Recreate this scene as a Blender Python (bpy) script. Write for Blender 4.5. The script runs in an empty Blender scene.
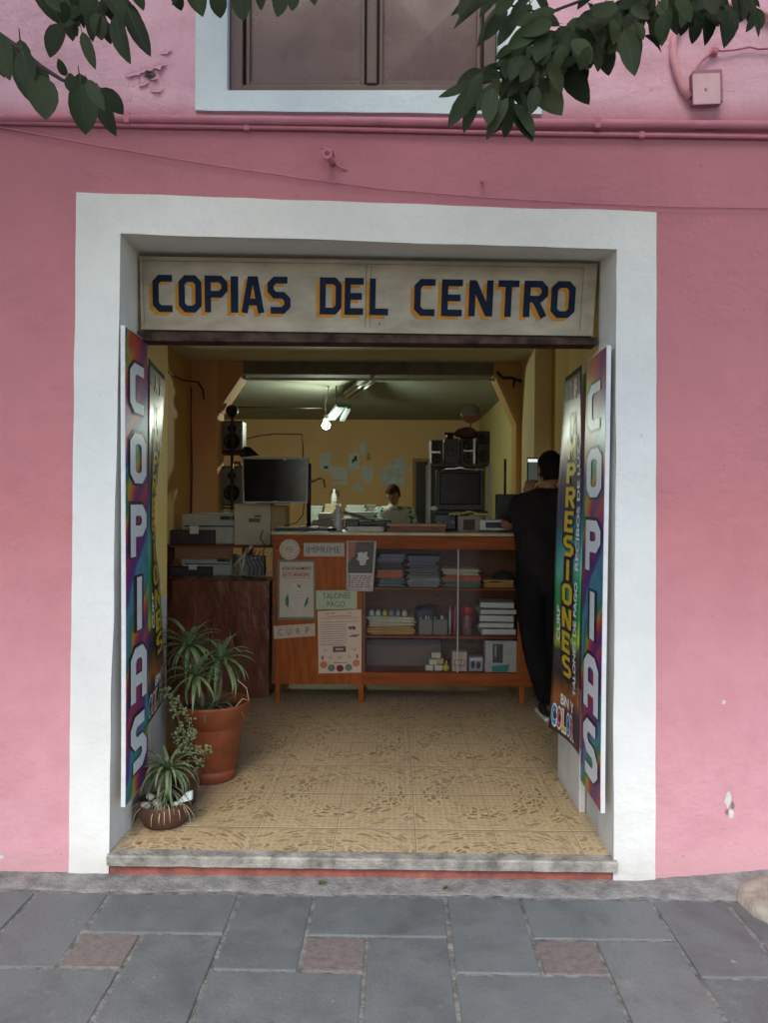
import bpy, bmesh, math, random
from mathutils import Vector, Matrix, noise
random.seed(11)
R = math.radians
PI = math.pi
S = bpy.context.scene
COL = S.collection
V = Vector

# ------------------------------------------------------------------ camera
F_PX = 800.0
CAM = V((0.0, -3.14, 1.48))
ROT = (Matrix.Rotation(R(0.86), 3, 'Z') @ Matrix.Rotation(R(90 - 0.61), 3, 'X') @ Matrix.Rotation(R(0.37), 3, 'Z'))
cd = bpy.data.cameras.new('camera')
cd.sensor_fit = 'VERTICAL'
cd.sensor_height = 36.0
cd.lens = F_PX / 1023.0 * 36.0
cd.clip_start = 0.05
cd.clip_end = 500
cam = bpy.data.objects.new('camera', cd)
cam.matrix_world = Matrix.Translation(CAM) @ ROT.to_4x4()
COL.objects.link(cam)
S.camera = cam


def ray(px, py):
    return ROT @ V(((px - 384) / F_PX, -(py - 511.5) / F_PX, -1.0))


def P(px, py, Y):
    d = ray(px, py)
    return CAM + d * ((Y - CAM.y) / d.y)


def PZ(px, py, z):
    d = ray(px, py)
    return CAM + d * ((z - CAM.z) / d.z)


FZ = 0.085          # shop floor level

# ------------------------------------------------------------------ materials


class NT:
    def __init__(s, name):
        m = bpy.data.materials.new(name)
        m.use_nodes = True
        s.m = m
        s.t = m.node_tree
        s.n = s.t.nodes
        s.b = s.n['Principled BSDF']
        s.out = s.n['Material Output']

    def new(s, typ, **kw):
        nd = s.n.new(typ)
        for k, v in kw.items():
            if k.startswith('i_'):
                key = k[2:]
                key = int(key) if key.isdigit() else key
                nd.inputs[key].default_value = v
            else:
                setattr(nd, k, v)
        return nd

    def l(s, a, b):
        s.t.links.new(a, b)

    def math(s, op, a, b=None, c=None, clamp=False):
        nd = s.n.new('ShaderNodeMath')
        nd.operation = op
        nd.use_clamp = clamp
        for i, x in enumerate((a, b, c)):
            if x is None:
                continue
            if isinstance(x, (int, float)):
                nd.inputs[i].default_value = x
            else:
                s.l(x, nd.inputs[i])
        return nd.outputs[0]

    def mix(s, fac, a, b, blend='MIX'):
        nd = s.n.new('ShaderNodeMix')
        nd.data_type = 'RGBA'
        nd.blend_type = blend
        for k, x in ((0, fac), (6, a), (7, b)):
            if isinstance(x, (int, float)):
                nd.inputs[k].default_value = x
            elif isinstance(x, (tuple, list)):
                nd.inputs[k].default_value = tuple(x)[:3] + (1,)
            else:
                s.l(x, nd.inputs[k])
        return nd.outputs[2]

    def ramp(s, fac, stops, interp='LINEAR'):
        nd = s.n.new('ShaderNodeValToRGB')
        cr = nd.color_ramp
        cr.interpolation = interp
        while len(cr.elements) < len(stops):
            cr.elements.new(0.5)
        for e, (p, c) in zip(cr.elements, stops):
            e.position = p
            e.color = (c, c, c, 1) if isinstance(c, (int, float)) else tuple(c)[:3] + (1,)
        s.l(fac, nd.inputs[0])
        return nd.outputs[0]

    def noise(s, vec, scale, detail=4, rough=0.55, dist=0.0):
        nd = s.new('ShaderNodeTexNoise', i_Scale=scale, i_Detail=detail, i_Roughness=rough, i_Distortion=dist)
        s.l(vec, nd.inputs['Vector'])
        return nd.outputs[0]

    def obj(s):
        return s.new('ShaderNodeTexCoord').outputs['Object']

    def gen(s):
        return s.new('ShaderNodeTexCoord').outputs['Generated']

    def bump(s, h, strength, dist=0.01, prev=None):
        nd = s.new('ShaderNodeBump', i_Strength=strength, i_Distance=dist)
        s.l(h, nd.inputs['Height'])
        if prev is not None:
            s.l(prev, nd.inputs['Normal'])
        return nd.outputs[0]


def scaled(c, k):
    return tuple(min(1, x * k) for x in c)


def M(name, col, rough=0.6, var=0.18, vs=6.0, bump=0.0, bs=60.0, metal=0.0, spec=0.4, stretch=None, coat=0.0, col2=None):
    t = NT(name)
    o = t.obj()
    if stretch:
        mp = t.new('ShaderNodeMapping')
        mp.inputs['Scale'].default_value = stretch
        t.l(o, mp.inputs['Vector'])
        o = mp.outputs[0]
    n = t.noise(o, vs, 6, 0.6)
    f = t.ramp(n, [(0.3, 0.0), (0.72, 1.0)])
    c = t.mix(f, scaled(col, 1 - var), col2 if col2 else scaled(col, 1 + var))
    t.l(c, t.b.inputs['Base Color'])
    t.b.inputs['Roughness'].default_value = rough
    rn = t.math('MULTIPLY_ADD', t.noise(o, vs * 3.1, 3), 0.25, rough - 0.125, clamp=True)
    t.l(rn, t.b.inputs['Roughness'])
    t.b.inputs['Metallic'].default_value = metal
    t.b.inputs['Specular IOR Level'].default_value = spec
    t.b.inputs['Coat Weight'].default_value = coat
    if bump:
        t.l(t.bump(t.noise(o, bs, 5, 0.6), bump, 0.01), t.b.inputs['Normal'])
    return t.m


def plaster(name, col, dirt=0.1, bumpk=0.5, col_b=None, chips=False, low_dirt=None, coat_and_shade=None):
    t = NT(name)
    o = t.obj()
    big = t.noise(o, 0.9, 4, 0.6, 0.4)
    mid = t.noise(o, 5.5, 6, 0.65, 0.3)
    fine = t.noise(o, 55, 5, 0.6)
    c = t.mix(t.ramp(big, [(0.35, 0), (0.65, 1)]), scaled(col, 0.93), col_b or scaled(col, 1.05))
    if coat_and_shade:
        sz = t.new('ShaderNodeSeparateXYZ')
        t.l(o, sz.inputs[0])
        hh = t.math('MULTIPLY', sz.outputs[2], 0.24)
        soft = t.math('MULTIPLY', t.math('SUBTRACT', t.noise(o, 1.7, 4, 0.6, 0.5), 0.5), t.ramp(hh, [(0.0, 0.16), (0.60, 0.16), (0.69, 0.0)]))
        cc = t.ramp(t.math('ADD', hh, soft), coat_and_shade)
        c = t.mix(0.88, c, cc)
    c = t.mix(t.ramp(mid, [(0.42, 0), (0.75, dirt)]), c, scaled(col, 0.62))
    c = t.mix(t.ramp(fine, [(0.5, 0), (0.85, 0.22)]), c, scaled(col, 0.7))
    # dark little pits and scuffs
    vo = t.new('ShaderNodeTexVoronoi', i_Scale=9.0, feature='F1')
    t.l(o, vo.inputs['Vector'])
    dn = t.math('ADD', vo.outputs[0], t.math('MULTIPLY', mid, 0.1))
    pit = t.ramp(dn, [(0.075, 1), (0.1, 0)])
    c = t.mix(t.math('MULTIPLY', pit, 0.45), c, scaled(col, 0.45))
    if low_dirt:
        sx = t.new('ShaderNodeSeparateXYZ')
        t.l(o, sx.inputs[0])
        edge = t.math('ADD', sx.outputs[2], t.math('MULTIPLY', mid, 0.22))
        g = t.ramp(edge, [(0.10, 0.7), (0.24, 0.0)])
        c = t.mix(g, c, low_dirt)
    t.l(c, t.b.inputs['Base Color'])
    t.b.inputs['Roughness'].default_value = 0.75
    t.b.inputs['Specular IOR Level'].default_value = 0.3
    # trowel marks: stretched ridges plus soft lumps plus grain
    mp = t.new('ShaderNodeMapping')
    mp.inputs['Scale'].default_value = (1.0, 1.0, 1.35)
    mp.inputs['Rotation'].default_value = (0, 0.35, 0)
    t.l(o, mp.inputs['Vector'])
    tr = t.noise(mp.outputs[0], 9.0, 6, 0.62, 0.25)
    patch = t.ramp(t.noise(o, 1.6, 3), [(0.42, 0.15), (0.62, 1.0)])
    wv = t.new('ShaderNodeMixRGB') if False else None
    cm = t.new('ShaderNodeVectorMath', operation='ADD')
    t.l(o, cm.inputs[0])
    nz = t.new('ShaderNodeTexNoise', i_Scale=3.0, i_Detail=5.0)
    t.l(o, nz.inputs['Vector'])
    sc3 = t.new('ShaderNodeVectorMath', operation='SCALE')
    t.l(nz.outputs[1], sc3.inputs[0])
    sc3.inputs['Scale'].default_value = 0.5
    t.l(sc3.outputs[0], cm.inputs[1])
    vk = t.new('ShaderNodeTexVoronoi', feature='DISTANCE_TO_EDGE', i_Scale=0.9)
    t.l(cm.outputs[0], vk.inputs['Vector'])
    crack = t.math('MULTIPLY', t.ramp(vk.outputs[0], [(0.0, 1.0), (0.0032, 0.0)]), t.ramp(t.noise(o, 0.8, 3), [(0.54, 0), (0.64, 1)]))
    plate = t.math('MULTIPLY', t.ramp(t.noise(o, 2.6, 9, 0.66, 0.3), [(0.545, 0), (0.56, 1)]), t.ramp(t.noise(o, 0.6, 2), [(0.45, 0.1), (0.6, 1)]))
    cfin = t.mix(t.math('MULTIPLY', crack, 0.06), c, scaled(col, 0.5))
    cfin = t.mix(t.math('MULTIPLY', plate, 0.05), cfin, scaled(col, 0.6))
    t.l(cfin, t.b.inputs['Base Color'])
    h = t.math('MULTIPLY', tr, patch)
    h = t.math('MULTIPLY_ADD', plate, 0.035, h)
    gr = t.math('MULTIPLY', t.noise(o, 26, 5, 0.6), t.ramp(t.noise(o, 1.1, 3, 0.6, 0.4), [(0.46, 0.05), (0.62, 1.0)]))
    if coat_and_shade:
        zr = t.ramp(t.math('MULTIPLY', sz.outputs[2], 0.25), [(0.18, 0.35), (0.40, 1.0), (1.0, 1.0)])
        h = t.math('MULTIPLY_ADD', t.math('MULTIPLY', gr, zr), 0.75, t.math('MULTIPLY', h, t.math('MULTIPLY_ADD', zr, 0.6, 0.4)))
    else:
        h = t.math('MULTIPLY_ADD', gr, 0.55, h)
    h = t.math('MULTIPLY_ADD', crack, -0.05, h)
    h = t.math('MULTIPLY_ADD', t.noise(o, 2.2, 3), 1.4, h)
    h = t.math('MULTIPLY_ADD', fine, 0.10, h)
    h = t.math('MULTIPLY_ADD', pit, -0.12, h)
    t.l(t.bump(h, bumpk, 0.03), t.b.inputs['Normal'])
    return t.m


# pink wall: painted-in light low, painted-in shade below the pipes, paler mauve coat above
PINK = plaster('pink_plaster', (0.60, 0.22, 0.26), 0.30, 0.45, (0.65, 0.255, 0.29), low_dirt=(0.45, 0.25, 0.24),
               coat_and_shade=[(0.0, (0.63, 0.345, 0.375)), (0.14, (0.59, 0.28, 0.30)), (0.34, (0.53, 0.19, 0.185)), (0.60, (0.49, 0.18, 0.195)), (0.71, (0.42, 0.16, 0.19)), (0.735, (0.78, 0.49, 0.59)), (1.0, (0.80, 0.52, 0.62))])
WHITE = plaster('white_limewash', (0.71, 0.695, 0.64), 0.16, 0.28, (0.75, 0.735, 0.68), low_dirt=(0.46, 0.44, 0.40))
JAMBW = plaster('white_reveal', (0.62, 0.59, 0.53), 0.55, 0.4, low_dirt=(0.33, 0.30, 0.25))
WINW = plaster('blue_white_trim', (0.68, 0.78, 0.81), 0.10, 0.22)
YELLOW = plaster('yellow_wall', (0.66, 0.47, 0.13), 0.2, 0.2)
OCHRE = plaster('ochre_wall', (0.60, 0.35, 0.13), 0.3, 0.2)
ORANGE = plaster('orange_pillar', (0.80, 0.45, 0.22), 0.2, 0.15)
OCHREP = plaster('ochre_pillar', (0.62, 0.36, 0.12), 0.2, 0.15)
BACKW = plaster('orange_back_wall', (0.76, 0.52, 0.27), 0.12, 0.15)
PALEY = plaster('pale_yellow_wall', (0.58, 0.50, 0.22), 0.2, 0.15)
CEIL = plaster('ceiling_light_tint', (0.66, 0.62, 0.48), 0.2, 0.15)
PINKPIPE = M('pink_pipe', (0.50, 0.18, 0.23), 0.5, 0.15, 9, 0.25, 40)
CONC = M('concrete', (0.20, 0.195, 0.185), 0.85, 0.4, 14, 0.9, 70)
STEPC = M('step_concrete', (0.27, 0.25, 0.215), 0.8, 0.55, 14, 0.7, 60)
REDP = M('red_riser_paint', (0.25, 0.072, 0.052), 0.7, 0.35, 14, 0.5, 50)
ROCK = M('rough_stone', (0.30, 0.27, 0.22), 0.9, 0.35, 9, 1.0, 25)
RUST = M('rusty_steel', (0.045, 0.020, 0.016), 0.75, 0.5, 16, 0.4, 50, spec=0.15, col2=(0.10, 0.06, 0.045))
FRAMEB = M('brown_window_frame', (0.135, 0.088, 0.075), 0.45, 0.15, 6)
BLACKP = M('black_plastic', (0.012, 0.012, 0.013), 0.4, 0.3, 10)
DGREY = M('dark_grey_plastic', (0.035, 0.035, 0.037), 0.5, 0.25, 10)
SILVER = M('silver_plastic', (0.50, 0.50, 0.49), 0.35, 0.1, 10, metal=0.6)
GREYM = M('grey_metal', (0.30, 0.30, 0.29), 0.4, 0.15, 10, metal=0.5)
WHITEP = M('off_white_plastic', (0.55, 0.55, 0.49), 0.45, 0.12, 6)
BEIGEP = M('beige_card', (0.50, 0.44, 0.30), 0.7, 0.12, 6)
PAPER = M('white_paper', (0.60, 0.55, 0.44), 0.8, 0.06, 12)
PAPERG = M('grey_paper', (0.50, 0.56, 0.55), 0.8, 0.10, 12)
PAPERB = M('blue_grey_paper', (0.27, 0.27, 0.235), 0.8, 0.18, 12)
CREAMPAPER = M('cream_paper', (0.58, 0.50, 0.32), 0.8, 0.10, 12)
GREENPAPER = M('pale_green_paper', (0.42, 0.45, 0.26), 0.8, 0.08, 12)
PINKPAPER = M('peach_paper', (0.66, 0.46, 0.33), 0.8, 0.06, 12)
REDO = M('red_orange_paper', (0.52, 0.13, 0.06), 0.7, 0.15, 12)
ORANGEP = M('orange_paper', (0.55, 0.26, 0.07), 0.7, 0.15, 12)
BLUEB = M('blue_grey_folder', (0.135, 0.115, 0.105), 0.6, 0.2, 12)
TEALB = M('teal_folder', (0.12, 0.17, 0.15), 0.6, 0.2, 12)
REDP2 = M('red_plastic', (0.42, 0.035, 0.03), 0.35, 0.15, 12)
YELP = M('yellow_plastic', (0.60, 0.42, 0.03), 0.4, 0.15, 12)
INK = M('black_ink', (0.03, 0.03, 0.035), 0.6, 0.2, 12)
INKG = M('grey_ink', (0.10, 0.10, 0.10), 0.7, 0.2, 12)
INKR = M('red_ink', (0.42, 0.08, 0.06), 0.7, 0.2, 12)
GREENI = M('green_ink', (0.03, 0.16, 0.06), 0.7, 0.2, 12)
WOOD = M('varnished_wood', (0.32, 0.073, 0.010), 0.5, 0.35, 5.0, 0.12, 30, stretch=(5, 5, 0.9), spec=0.18)
WOODH = M('varnished_wood_rail', (0.245, 0.056, 0.009), 0.55, 0.35, 5.0, 0.12, 30, stretch=(0.6, 5, 6), spec=0.18)
WOODD = M('dark_wood', (0.16, 0.045, 0.013), 0.55, 0.35, 5.0, 0.15, 30, stretch=(1, 4, 5))
TRAYW = M('light_wood', (0.36, 0.19, 0.075), 0.5, 0.25, 5.0, 0.1, 30, stretch=(1, 5, 5))
TOPW = M('worn_countertop', (0.44, 0.37, 0.21), 0.45, 0.25, 7, 0.1, 40)
WRAP = M('plastic_wrapped_brown', (0.150, 0.046, 0.025), 0.3, 0.45, 5.0, 1.0, 7.0, spec=0.35, stretch=(1.6, 1.6, 0.8), coat=0.12)
TERRA = M('terracotta_plastic', (0.23, 0.058, 0.021), 0.55, 0.3, 9, 0.08, 60)
CLAY = M('old_clay', (0.085, 0.036, 0.024), 0.6, 0.4, 12, 0.4, 40)
SOIL = M('soil', (0.035, 0.025, 0.018), 0.95, 0.5, 30, 1.0, 50)
PEBBLE = M('white_pebble', (0.55, 0.50, 0.42), 0.7, 0.2, 15, 0.3, 40)
BARK = M('bark', (0.07, 0.05, 0.04), 0.9, 0.4, 14, 1.0, 30, stretch=(1, 1, 0.3))
TWIG = M('twig', (0.045, 0.032, 0.03), 0.8, 0.3, 20)
GREENLEAF = M('striped_green_leaf', (0.10, 0.165, 0.062), 0.5, 0.5, 25, col2=(0.24, 0.29, 0.15))
ALOE = M('aloe_leaf', (0.115, 0.18, 0.062), 0.45, 0.4, 14, col2=(0.24, 0.30, 0.13))
SUCC = M('succulent_leaf', (0.16, 0.20, 0.08), 0.5, 0.4, 20, col2=(0.26, 0.29, 0.13))
DRYLEAF = M('dry_leaf', (0.40, 0.32, 0.20), 0.8, 0.2, 20)
SKIN = M('skin', (0.36, 0.19, 0.115), 0.5, 0.1, 20, 0.1, 120)
HAIR = M('black_hair', (0.008, 0.007, 0.006), 0.75, 0.4, 40, 0.8, 90, spec=0.15)
HAIRB = M('brown_hair', (0.055, 0.028, 0.015), 0.8, 0.4, 40, 0.8, 90, spec=0.1)
CLOTHB = M('black_cloth', (0.0165, 0.0125, 0.0125), 0.9, 0.35, 7, 0.8, 14, spec=0.15)
CLOTHT = M('black_trousers', (0.010, 0.0085, 0.0095), 0.9, 0.3, 6, 0.5, 10, spec=0.1)
CLOTHW = M('white_cloth', (0.52, 0.49, 0.44), 0.85, 0.1, 8, 0.4, 20)
SOLE = M('white_sole', (0.6, 0.6, 0.58), 0.6, 0.1, 8)
WIREB = M('dark_cable', (0.02, 0.018, 0.016), 0.6, 0.2, 10)
SIGNB = M('cream_sign_board', (0.36, 0.305, 0.22), 0.65, 0.28, 5.0, 0.15, 30, spec=0.2, col2=(0.44, 0.375, 0.28), stretch=(1, 1, 2.2))
NAVY = M('navy_paint', (0.007, 0.014, 0.034), 0.7, 0.3, 14, spec=0.12)
GOLD = M('ochre_paint', (0.44, 0.19, 0.024), 0.7, 0.2, 14, spec=0.15)
VWHITE = M('white_vinyl', (0.72, 0.75, 0.75), 0.35, 0.06, 10)
PANELEDGE = M('scuffed_white_panel', (0.62, 0.61, 0.59), 0.5, 0.10, 14, 0.1, 40)
VPURP = M('dark_purple_vinyl', (0.022, 0.010, 0.032), 0.35, 0.1, 10)
VYEL = M('yellow_vinyl', (0.58, 0.40, 0.02), 0.35, 0.1, 10)
VBLUE = M('blue_vinyl', (0.03, 0.22, 0.42), 0.35, 0.1, 10)
VRED = M('red_vinyl', (0.45, 0.03, 0.05), 0.35, 0.1, 10)
SCREEN = M('dark_screen', (0.008, 0.008, 0.010), 0.16, 0.2, 3, spec=0.35)
SCREENB = M('crt_screen', (0.022, 0.015, 0.016), 0.3, 0.2, 3, spec=0.12)
DOORD = M('dark_green_door', (0.022, 0.028, 0.027), 0.5, 0.2, 4)
BULLOT = M('clear_plastic', (0.42, 0.44, 0.40), 0.25, 0.1, 12)
CLOTHY = M('yellow_cloth', (0.50, 0.45, 0.17), 0.8, 0.25, 20, 0.5, 30)
GLOWOFF = M('unlit_tube', (0.62, 0.64, 0.60), 0.3, 0.05, 10)


def mirror_metal():
    t = NT('scuffed_mirror')
    t.b.inputs['Base Color'].default_value = (0.5, 0.5, 0.5, 1)
    t.b.inputs['Metallic'].default_value = 1
    t.b.inputs['Roughness'].default_value = 0.12
    return t.m


MIRROR = mirror_metal()


def emit(name, col, k):
    t = NT(name)
    t.b.inputs['Base Color'].default_value = tuple(col) + (1,)
    t.b.inputs['Emission Color'].default_value = tuple(col) + (1,)
    t.b.inputs['Emission Strength'].default_value = k
    return t.m


BULB = emit('lit_bulb', (0.88, 1.0, 0.80), 235.0)
PHONE = emit('lit_phone_screen', (0.12, 0.15, 0.14), 0.10)


def glass():
    t = NT('display_glass')
    fr = t.new('ShaderNodeFresnel', i_IOR=1.5)
    tr = t.new('ShaderNodeBsdfTransparent')
    tr.inputs[0].default_value = (0.90, 0.91, 0.92, 1)
    gl = t.new('ShaderNodeBsdfGlossy', i_Roughness=0.03)
    df = t.new('ShaderNodeBsdfDiffuse')
    df.inputs[0].default_value = (0.26, 0.21, 0.19, 1)
    m0 = t.new('ShaderNodeMixShader')
    dust = t.ramp(t.noise(t.obj(), 6, 5, 0.6), [(0.4, 0.002), (0.75, 0.022)])
    t.l(dust, m0.inputs[0])
    t.l(tr.outputs[0], m0.inputs[1])
    t.l(df.outputs[0], m0.inputs[2])
    mx = t.new('ShaderNodeMixShader')
    t.l(t.math('MULTIPLY', fr.outputs[0], 0.5), mx.inputs[0])
    t.l(m0.outputs[0], mx.inputs[1])
    t.l(gl.outputs[0], mx.inputs[2])
    t.l(mx.outputs[0], t.out.inputs[0])
    return t.m


GLASS = glass()


def dusty_pane():
    t = NT('dusty_window_glass')
    o = t.obj()
    n = t.noise(o, 3, 5, 0.6)
    c = t.mix(n, (0.125, 0.076, 0.072), (0.155, 0.100, 0.094))
    t.l(c, t.b.inputs['Base Color'])
    t.b.inputs['Roughness'].default_value = 0.35
    t.l(t.math('MULTIPLY_ADD', t.noise(o, 9, 4), 0.3, 0.12), t.b.inputs['Roughness'])
    return t.m


PANE = dusty_pane()


def leaf_mat(name='tree_leaf', k=1.0):
    t = NT(name)
    ge = t.new('ShaderNodeNewGeometry')
    oi = ge.outputs['Random Per Island']
    c = t.ramp(oi, [(0.0, scaled((0.018, 0.027, 0.010), k)), (0.5, scaled((0.030, 0.043, 0.015), k)), (1.0, scaled((0.042, 0.050, 0.021), k))])
    c = t.mix(t.math('MULTIPLY', t.noise(t.obj(), 60, 3), 0.5), c, (0.014, 0.020, 0.011))
    t.l(c, t.b.inputs['Base Color'])
    t.b.inputs['Roughness'].default_value = 0.65
    t.b.inputs['Specular IOR Level'].default_value = 0.2
    return t.m


LEAF = leaf_mat()


def paving_mat():
    t = NT('grey_paving_stone')
    o = t.obj()
    ge = t.new('ShaderNodeNewGeometry')
    rnd = ge.outputs['Random Per Island']
    base = t.ramp(rnd, [(0.0, (0.088, 0.104, 0.108)), (0.5, (0.106, 0.123, 0.127)), (1.0, (0.126, 0.141, 0.142))])
    mott = t.noise(o, 7, 6, 0.65)
    c = t.mix(t.ramp(mott, [(0.35, 0.0), (0.7, 0.55)]), base, (0.150, 0.165, 0.162))
    sp = t.noise(o, 160, 3, 0.7)
    c = t.mix(t.ramp(sp, [(0.45, 0.0), (0.75, 0.55)]), c, (0.055, 0.06, 0.066))
    c = t.mix(t.ramp(t.noise(o, 210, 2, 0.7), [(0.62, 0.0), (0.72, 0.45)]), c, (0.30, 0.31, 0.31))
    st = t.noise(o, 2.3, 5, 0.7, 0.6)
    c = t.mix(t.ramp(st, [(0.50, 0.0), (0.68, 0.55)]), c, (0.060, 0.064, 0.064))
    dr = t.noise(o, 5.5, 8, 0.75, 0.4)
    c = t.mix(t.ramp(dr, [(0.60, 0.0), (0.70, 0.35)]), c, (0.24, 0.245, 0.24))
    for sc_k, col_k, th_k in ((2.7, (0.045, 0.046, 0.047), 0.050), (3.9, (0.30, 0.30, 0.28), 0.034), (11.0, (0.26, 0.27, 0.26), 0.045)):
        vs_ = t.new('ShaderNodeTexVoronoi', i_Scale=sc_k)
        t.l(o, vs_.inputs['Vector'])
        dd = t.math('MULTIPLY_ADD', sp, 0.035, vs_.outputs[0])
        c = t.mix(t.ramp(dd, [(th_k, 0.65), (th_k + .022, 0.0)]), c, col_k)
    t.l(c, t.b.inputs['Base Color'])
    t.l(t.ramp(mott, [(0.3, 0.45), (0.7, 0.75)]), t.b.inputs['Roughness'])
    h = t.math('MULTIPLY_ADD', sp, 0.35, mott)
    t.l(t.bump(h, 0.35, 0.012), t.b.inputs['Normal'])
    return t.m


PAVE = paving_mat()
PAVER = M('reddish_paving_stone', (0.138, 0.120, 0.114), 0.7, 0.25, 40, 0.4, 120)
MORTAR = M('joint_mortar', (0.12, 0.125, 0.118), 0.9, 0.5, 22, 1.0, 60, col2=(0.24, 0.245, 0.23))


def tile_mat():
    t = NT('patterned_floor_tile')
    o = t.obj()
    sx = t.new('ShaderNodeSeparateXYZ')
    t.l(o, sx.inputs[0])
    u = t.math('DIVIDE', t.math('SUBTRACT', sx.outputs[0], 0.09), 0.335)
    v = t.math('DIVIDE', t.math('SUBTRACT', sx.outputs[1], 0.265), 0.41)

    def edge(w):
        f = t.math('FRACT', t.math('ADD', w, 100.0))
        return t.math('MINIMUM', f, t.math('SUBTRACT', 1.0, f))
    g = t.math('MINIMUM', edge(u), t.math('MULTIPLY', edge(v), 0.5))
    grout = t.ramp(g, [(0.006, 1), (0.014, 0)])

    def cell(w):
        f = t.math('FRACT', t.math('ADD', t.math('MULTIPLY', w, 0.5), 50.0))
        return t.math('SUBTRACT', f, 0.5)
    cu = t.math('MULTIPLY', cell(u), 0.67)
    cv = t.math('MULTIPLY', cell(v), 0.80)
    r = t.math('SQRT', t.math('ADD', t.math('MULTIPLY', cu, cu), t.math('MULTIPLY', cv, cv)))
    a = t.math('ARCTAN2', cv, cu)
    cb = t.new('ShaderNodeCombineXYZ')
    wob = t.noise(o, 14, 3)
    t.l(t.math('MULTIPLY_ADD', r, 44.0, t.math('MULTIPLY', wob, 2.0)), cb.inputs[0])
    t.l(t.math('MULTIPLY_ADD', a, 4.4, t.math('MULTIPLY', wob, 1.0)), cb.inputs[1])
    vo = t.new('ShaderNodeTexVoronoi', feature='DISTANCE_TO_EDGE', voronoi_dimensions='2D', i_Scale=1.0)
    t.l(cb.outputs[0], vo.inputs['Vector'])
    vc = t.new('ShaderNodeTexVoronoi', feature='F1', voronoi_dimensions='2D', i_Scale=1.0)
    t.l(cb.outputs[0], vc.inputs['Vector'])
    sc = t.new('ShaderNodeSeparateColor')
    t.l(vc.outputs['Color'], sc.inputs[0])
    fleck = t.ramp(vo.outputs[0], [(0.10, 0), (0.22, 1)])
    fleck = t.math('MULTIPLY', fleck, t.ramp(sc.outputs[0], [(0.22, 0.12), (0.5, 0.65), (0.9, 1.0)]))
    ring = t.ramp(r, [(0.09, 0.0), (0.115, 0.5), (0.14, 0.15), (0.165, 0.8), (0.20, 1.0), (0.29, 1.0), (0.305, 0.1), (0.33, 0.1), (0.355, 0.8), (0.44, 0.8), (0.47, 0.2)])
    m = t.math('MULTIPLY', fleck, ring)
    net = t.math('MULTIPLY', t.ramp(vo.outputs[0], [(0.05, 1), (0.13, 0)]), ring)

    def weave(w, k):
        f = t.math('FRACT', t.math('ADD', t.math('MULTIPLY', w, k), 90.0))
        return t.ramp(f, [(0.30, 0.0), (0.42, 1.0), (0.80, 1.0), (0.95, 0.0)])
    wv = t.math('MULTIPLY', weave(u, 13.0), weave(v, 11.0))
    big = t.noise(o, 2.0, 4, 0.6)
    base = t.mix(big, (0.46, 0.345, 0.19), (0.57, 0.44, 0.26))
    base = t.mix(t.math('MULTIPLY', wv, 0.36), base, (0.25, 0.165, 0.075))
    c = t.mix(t.math('MULTIPLY', m, 0.82), base, (0.155, 0.100, 0.046))
    c = t.mix(t.math('MULTIPLY', net, 0.6), c, (0.60, 0.49, 0.30))
    c = t.mix(t.ramp(g, [(0.010, 0.9), (0.018, 0)]), c, (0.60, 0.50, 0.33))
    c = t.mix(t.ramp(g, [(0.004, 0.85), (0.008, 0)]), c, (0.16, 0.11, 0.06))
    c = t.mix(t.ramp(t.noise(o, 4.5, 5, 0.7, 0.5), [(0.5, 0), (0.8, 0.35)]), c, (0.20, 0.145, 0.08))
    t.l(c, t.b.inputs['Base Color'])
    t.l(t.math('MULTIPLY_ADD', t.noise(o, 12, 4), 0.3, 0.22), t.b.inputs['Roughness'])
    t.l(t.bump(t.math('SUBTRACT', 1.0, grout), 0.25, 0.004), t.b.inputs['Normal'])
    return t.m


TILE = tile_mat()


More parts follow.
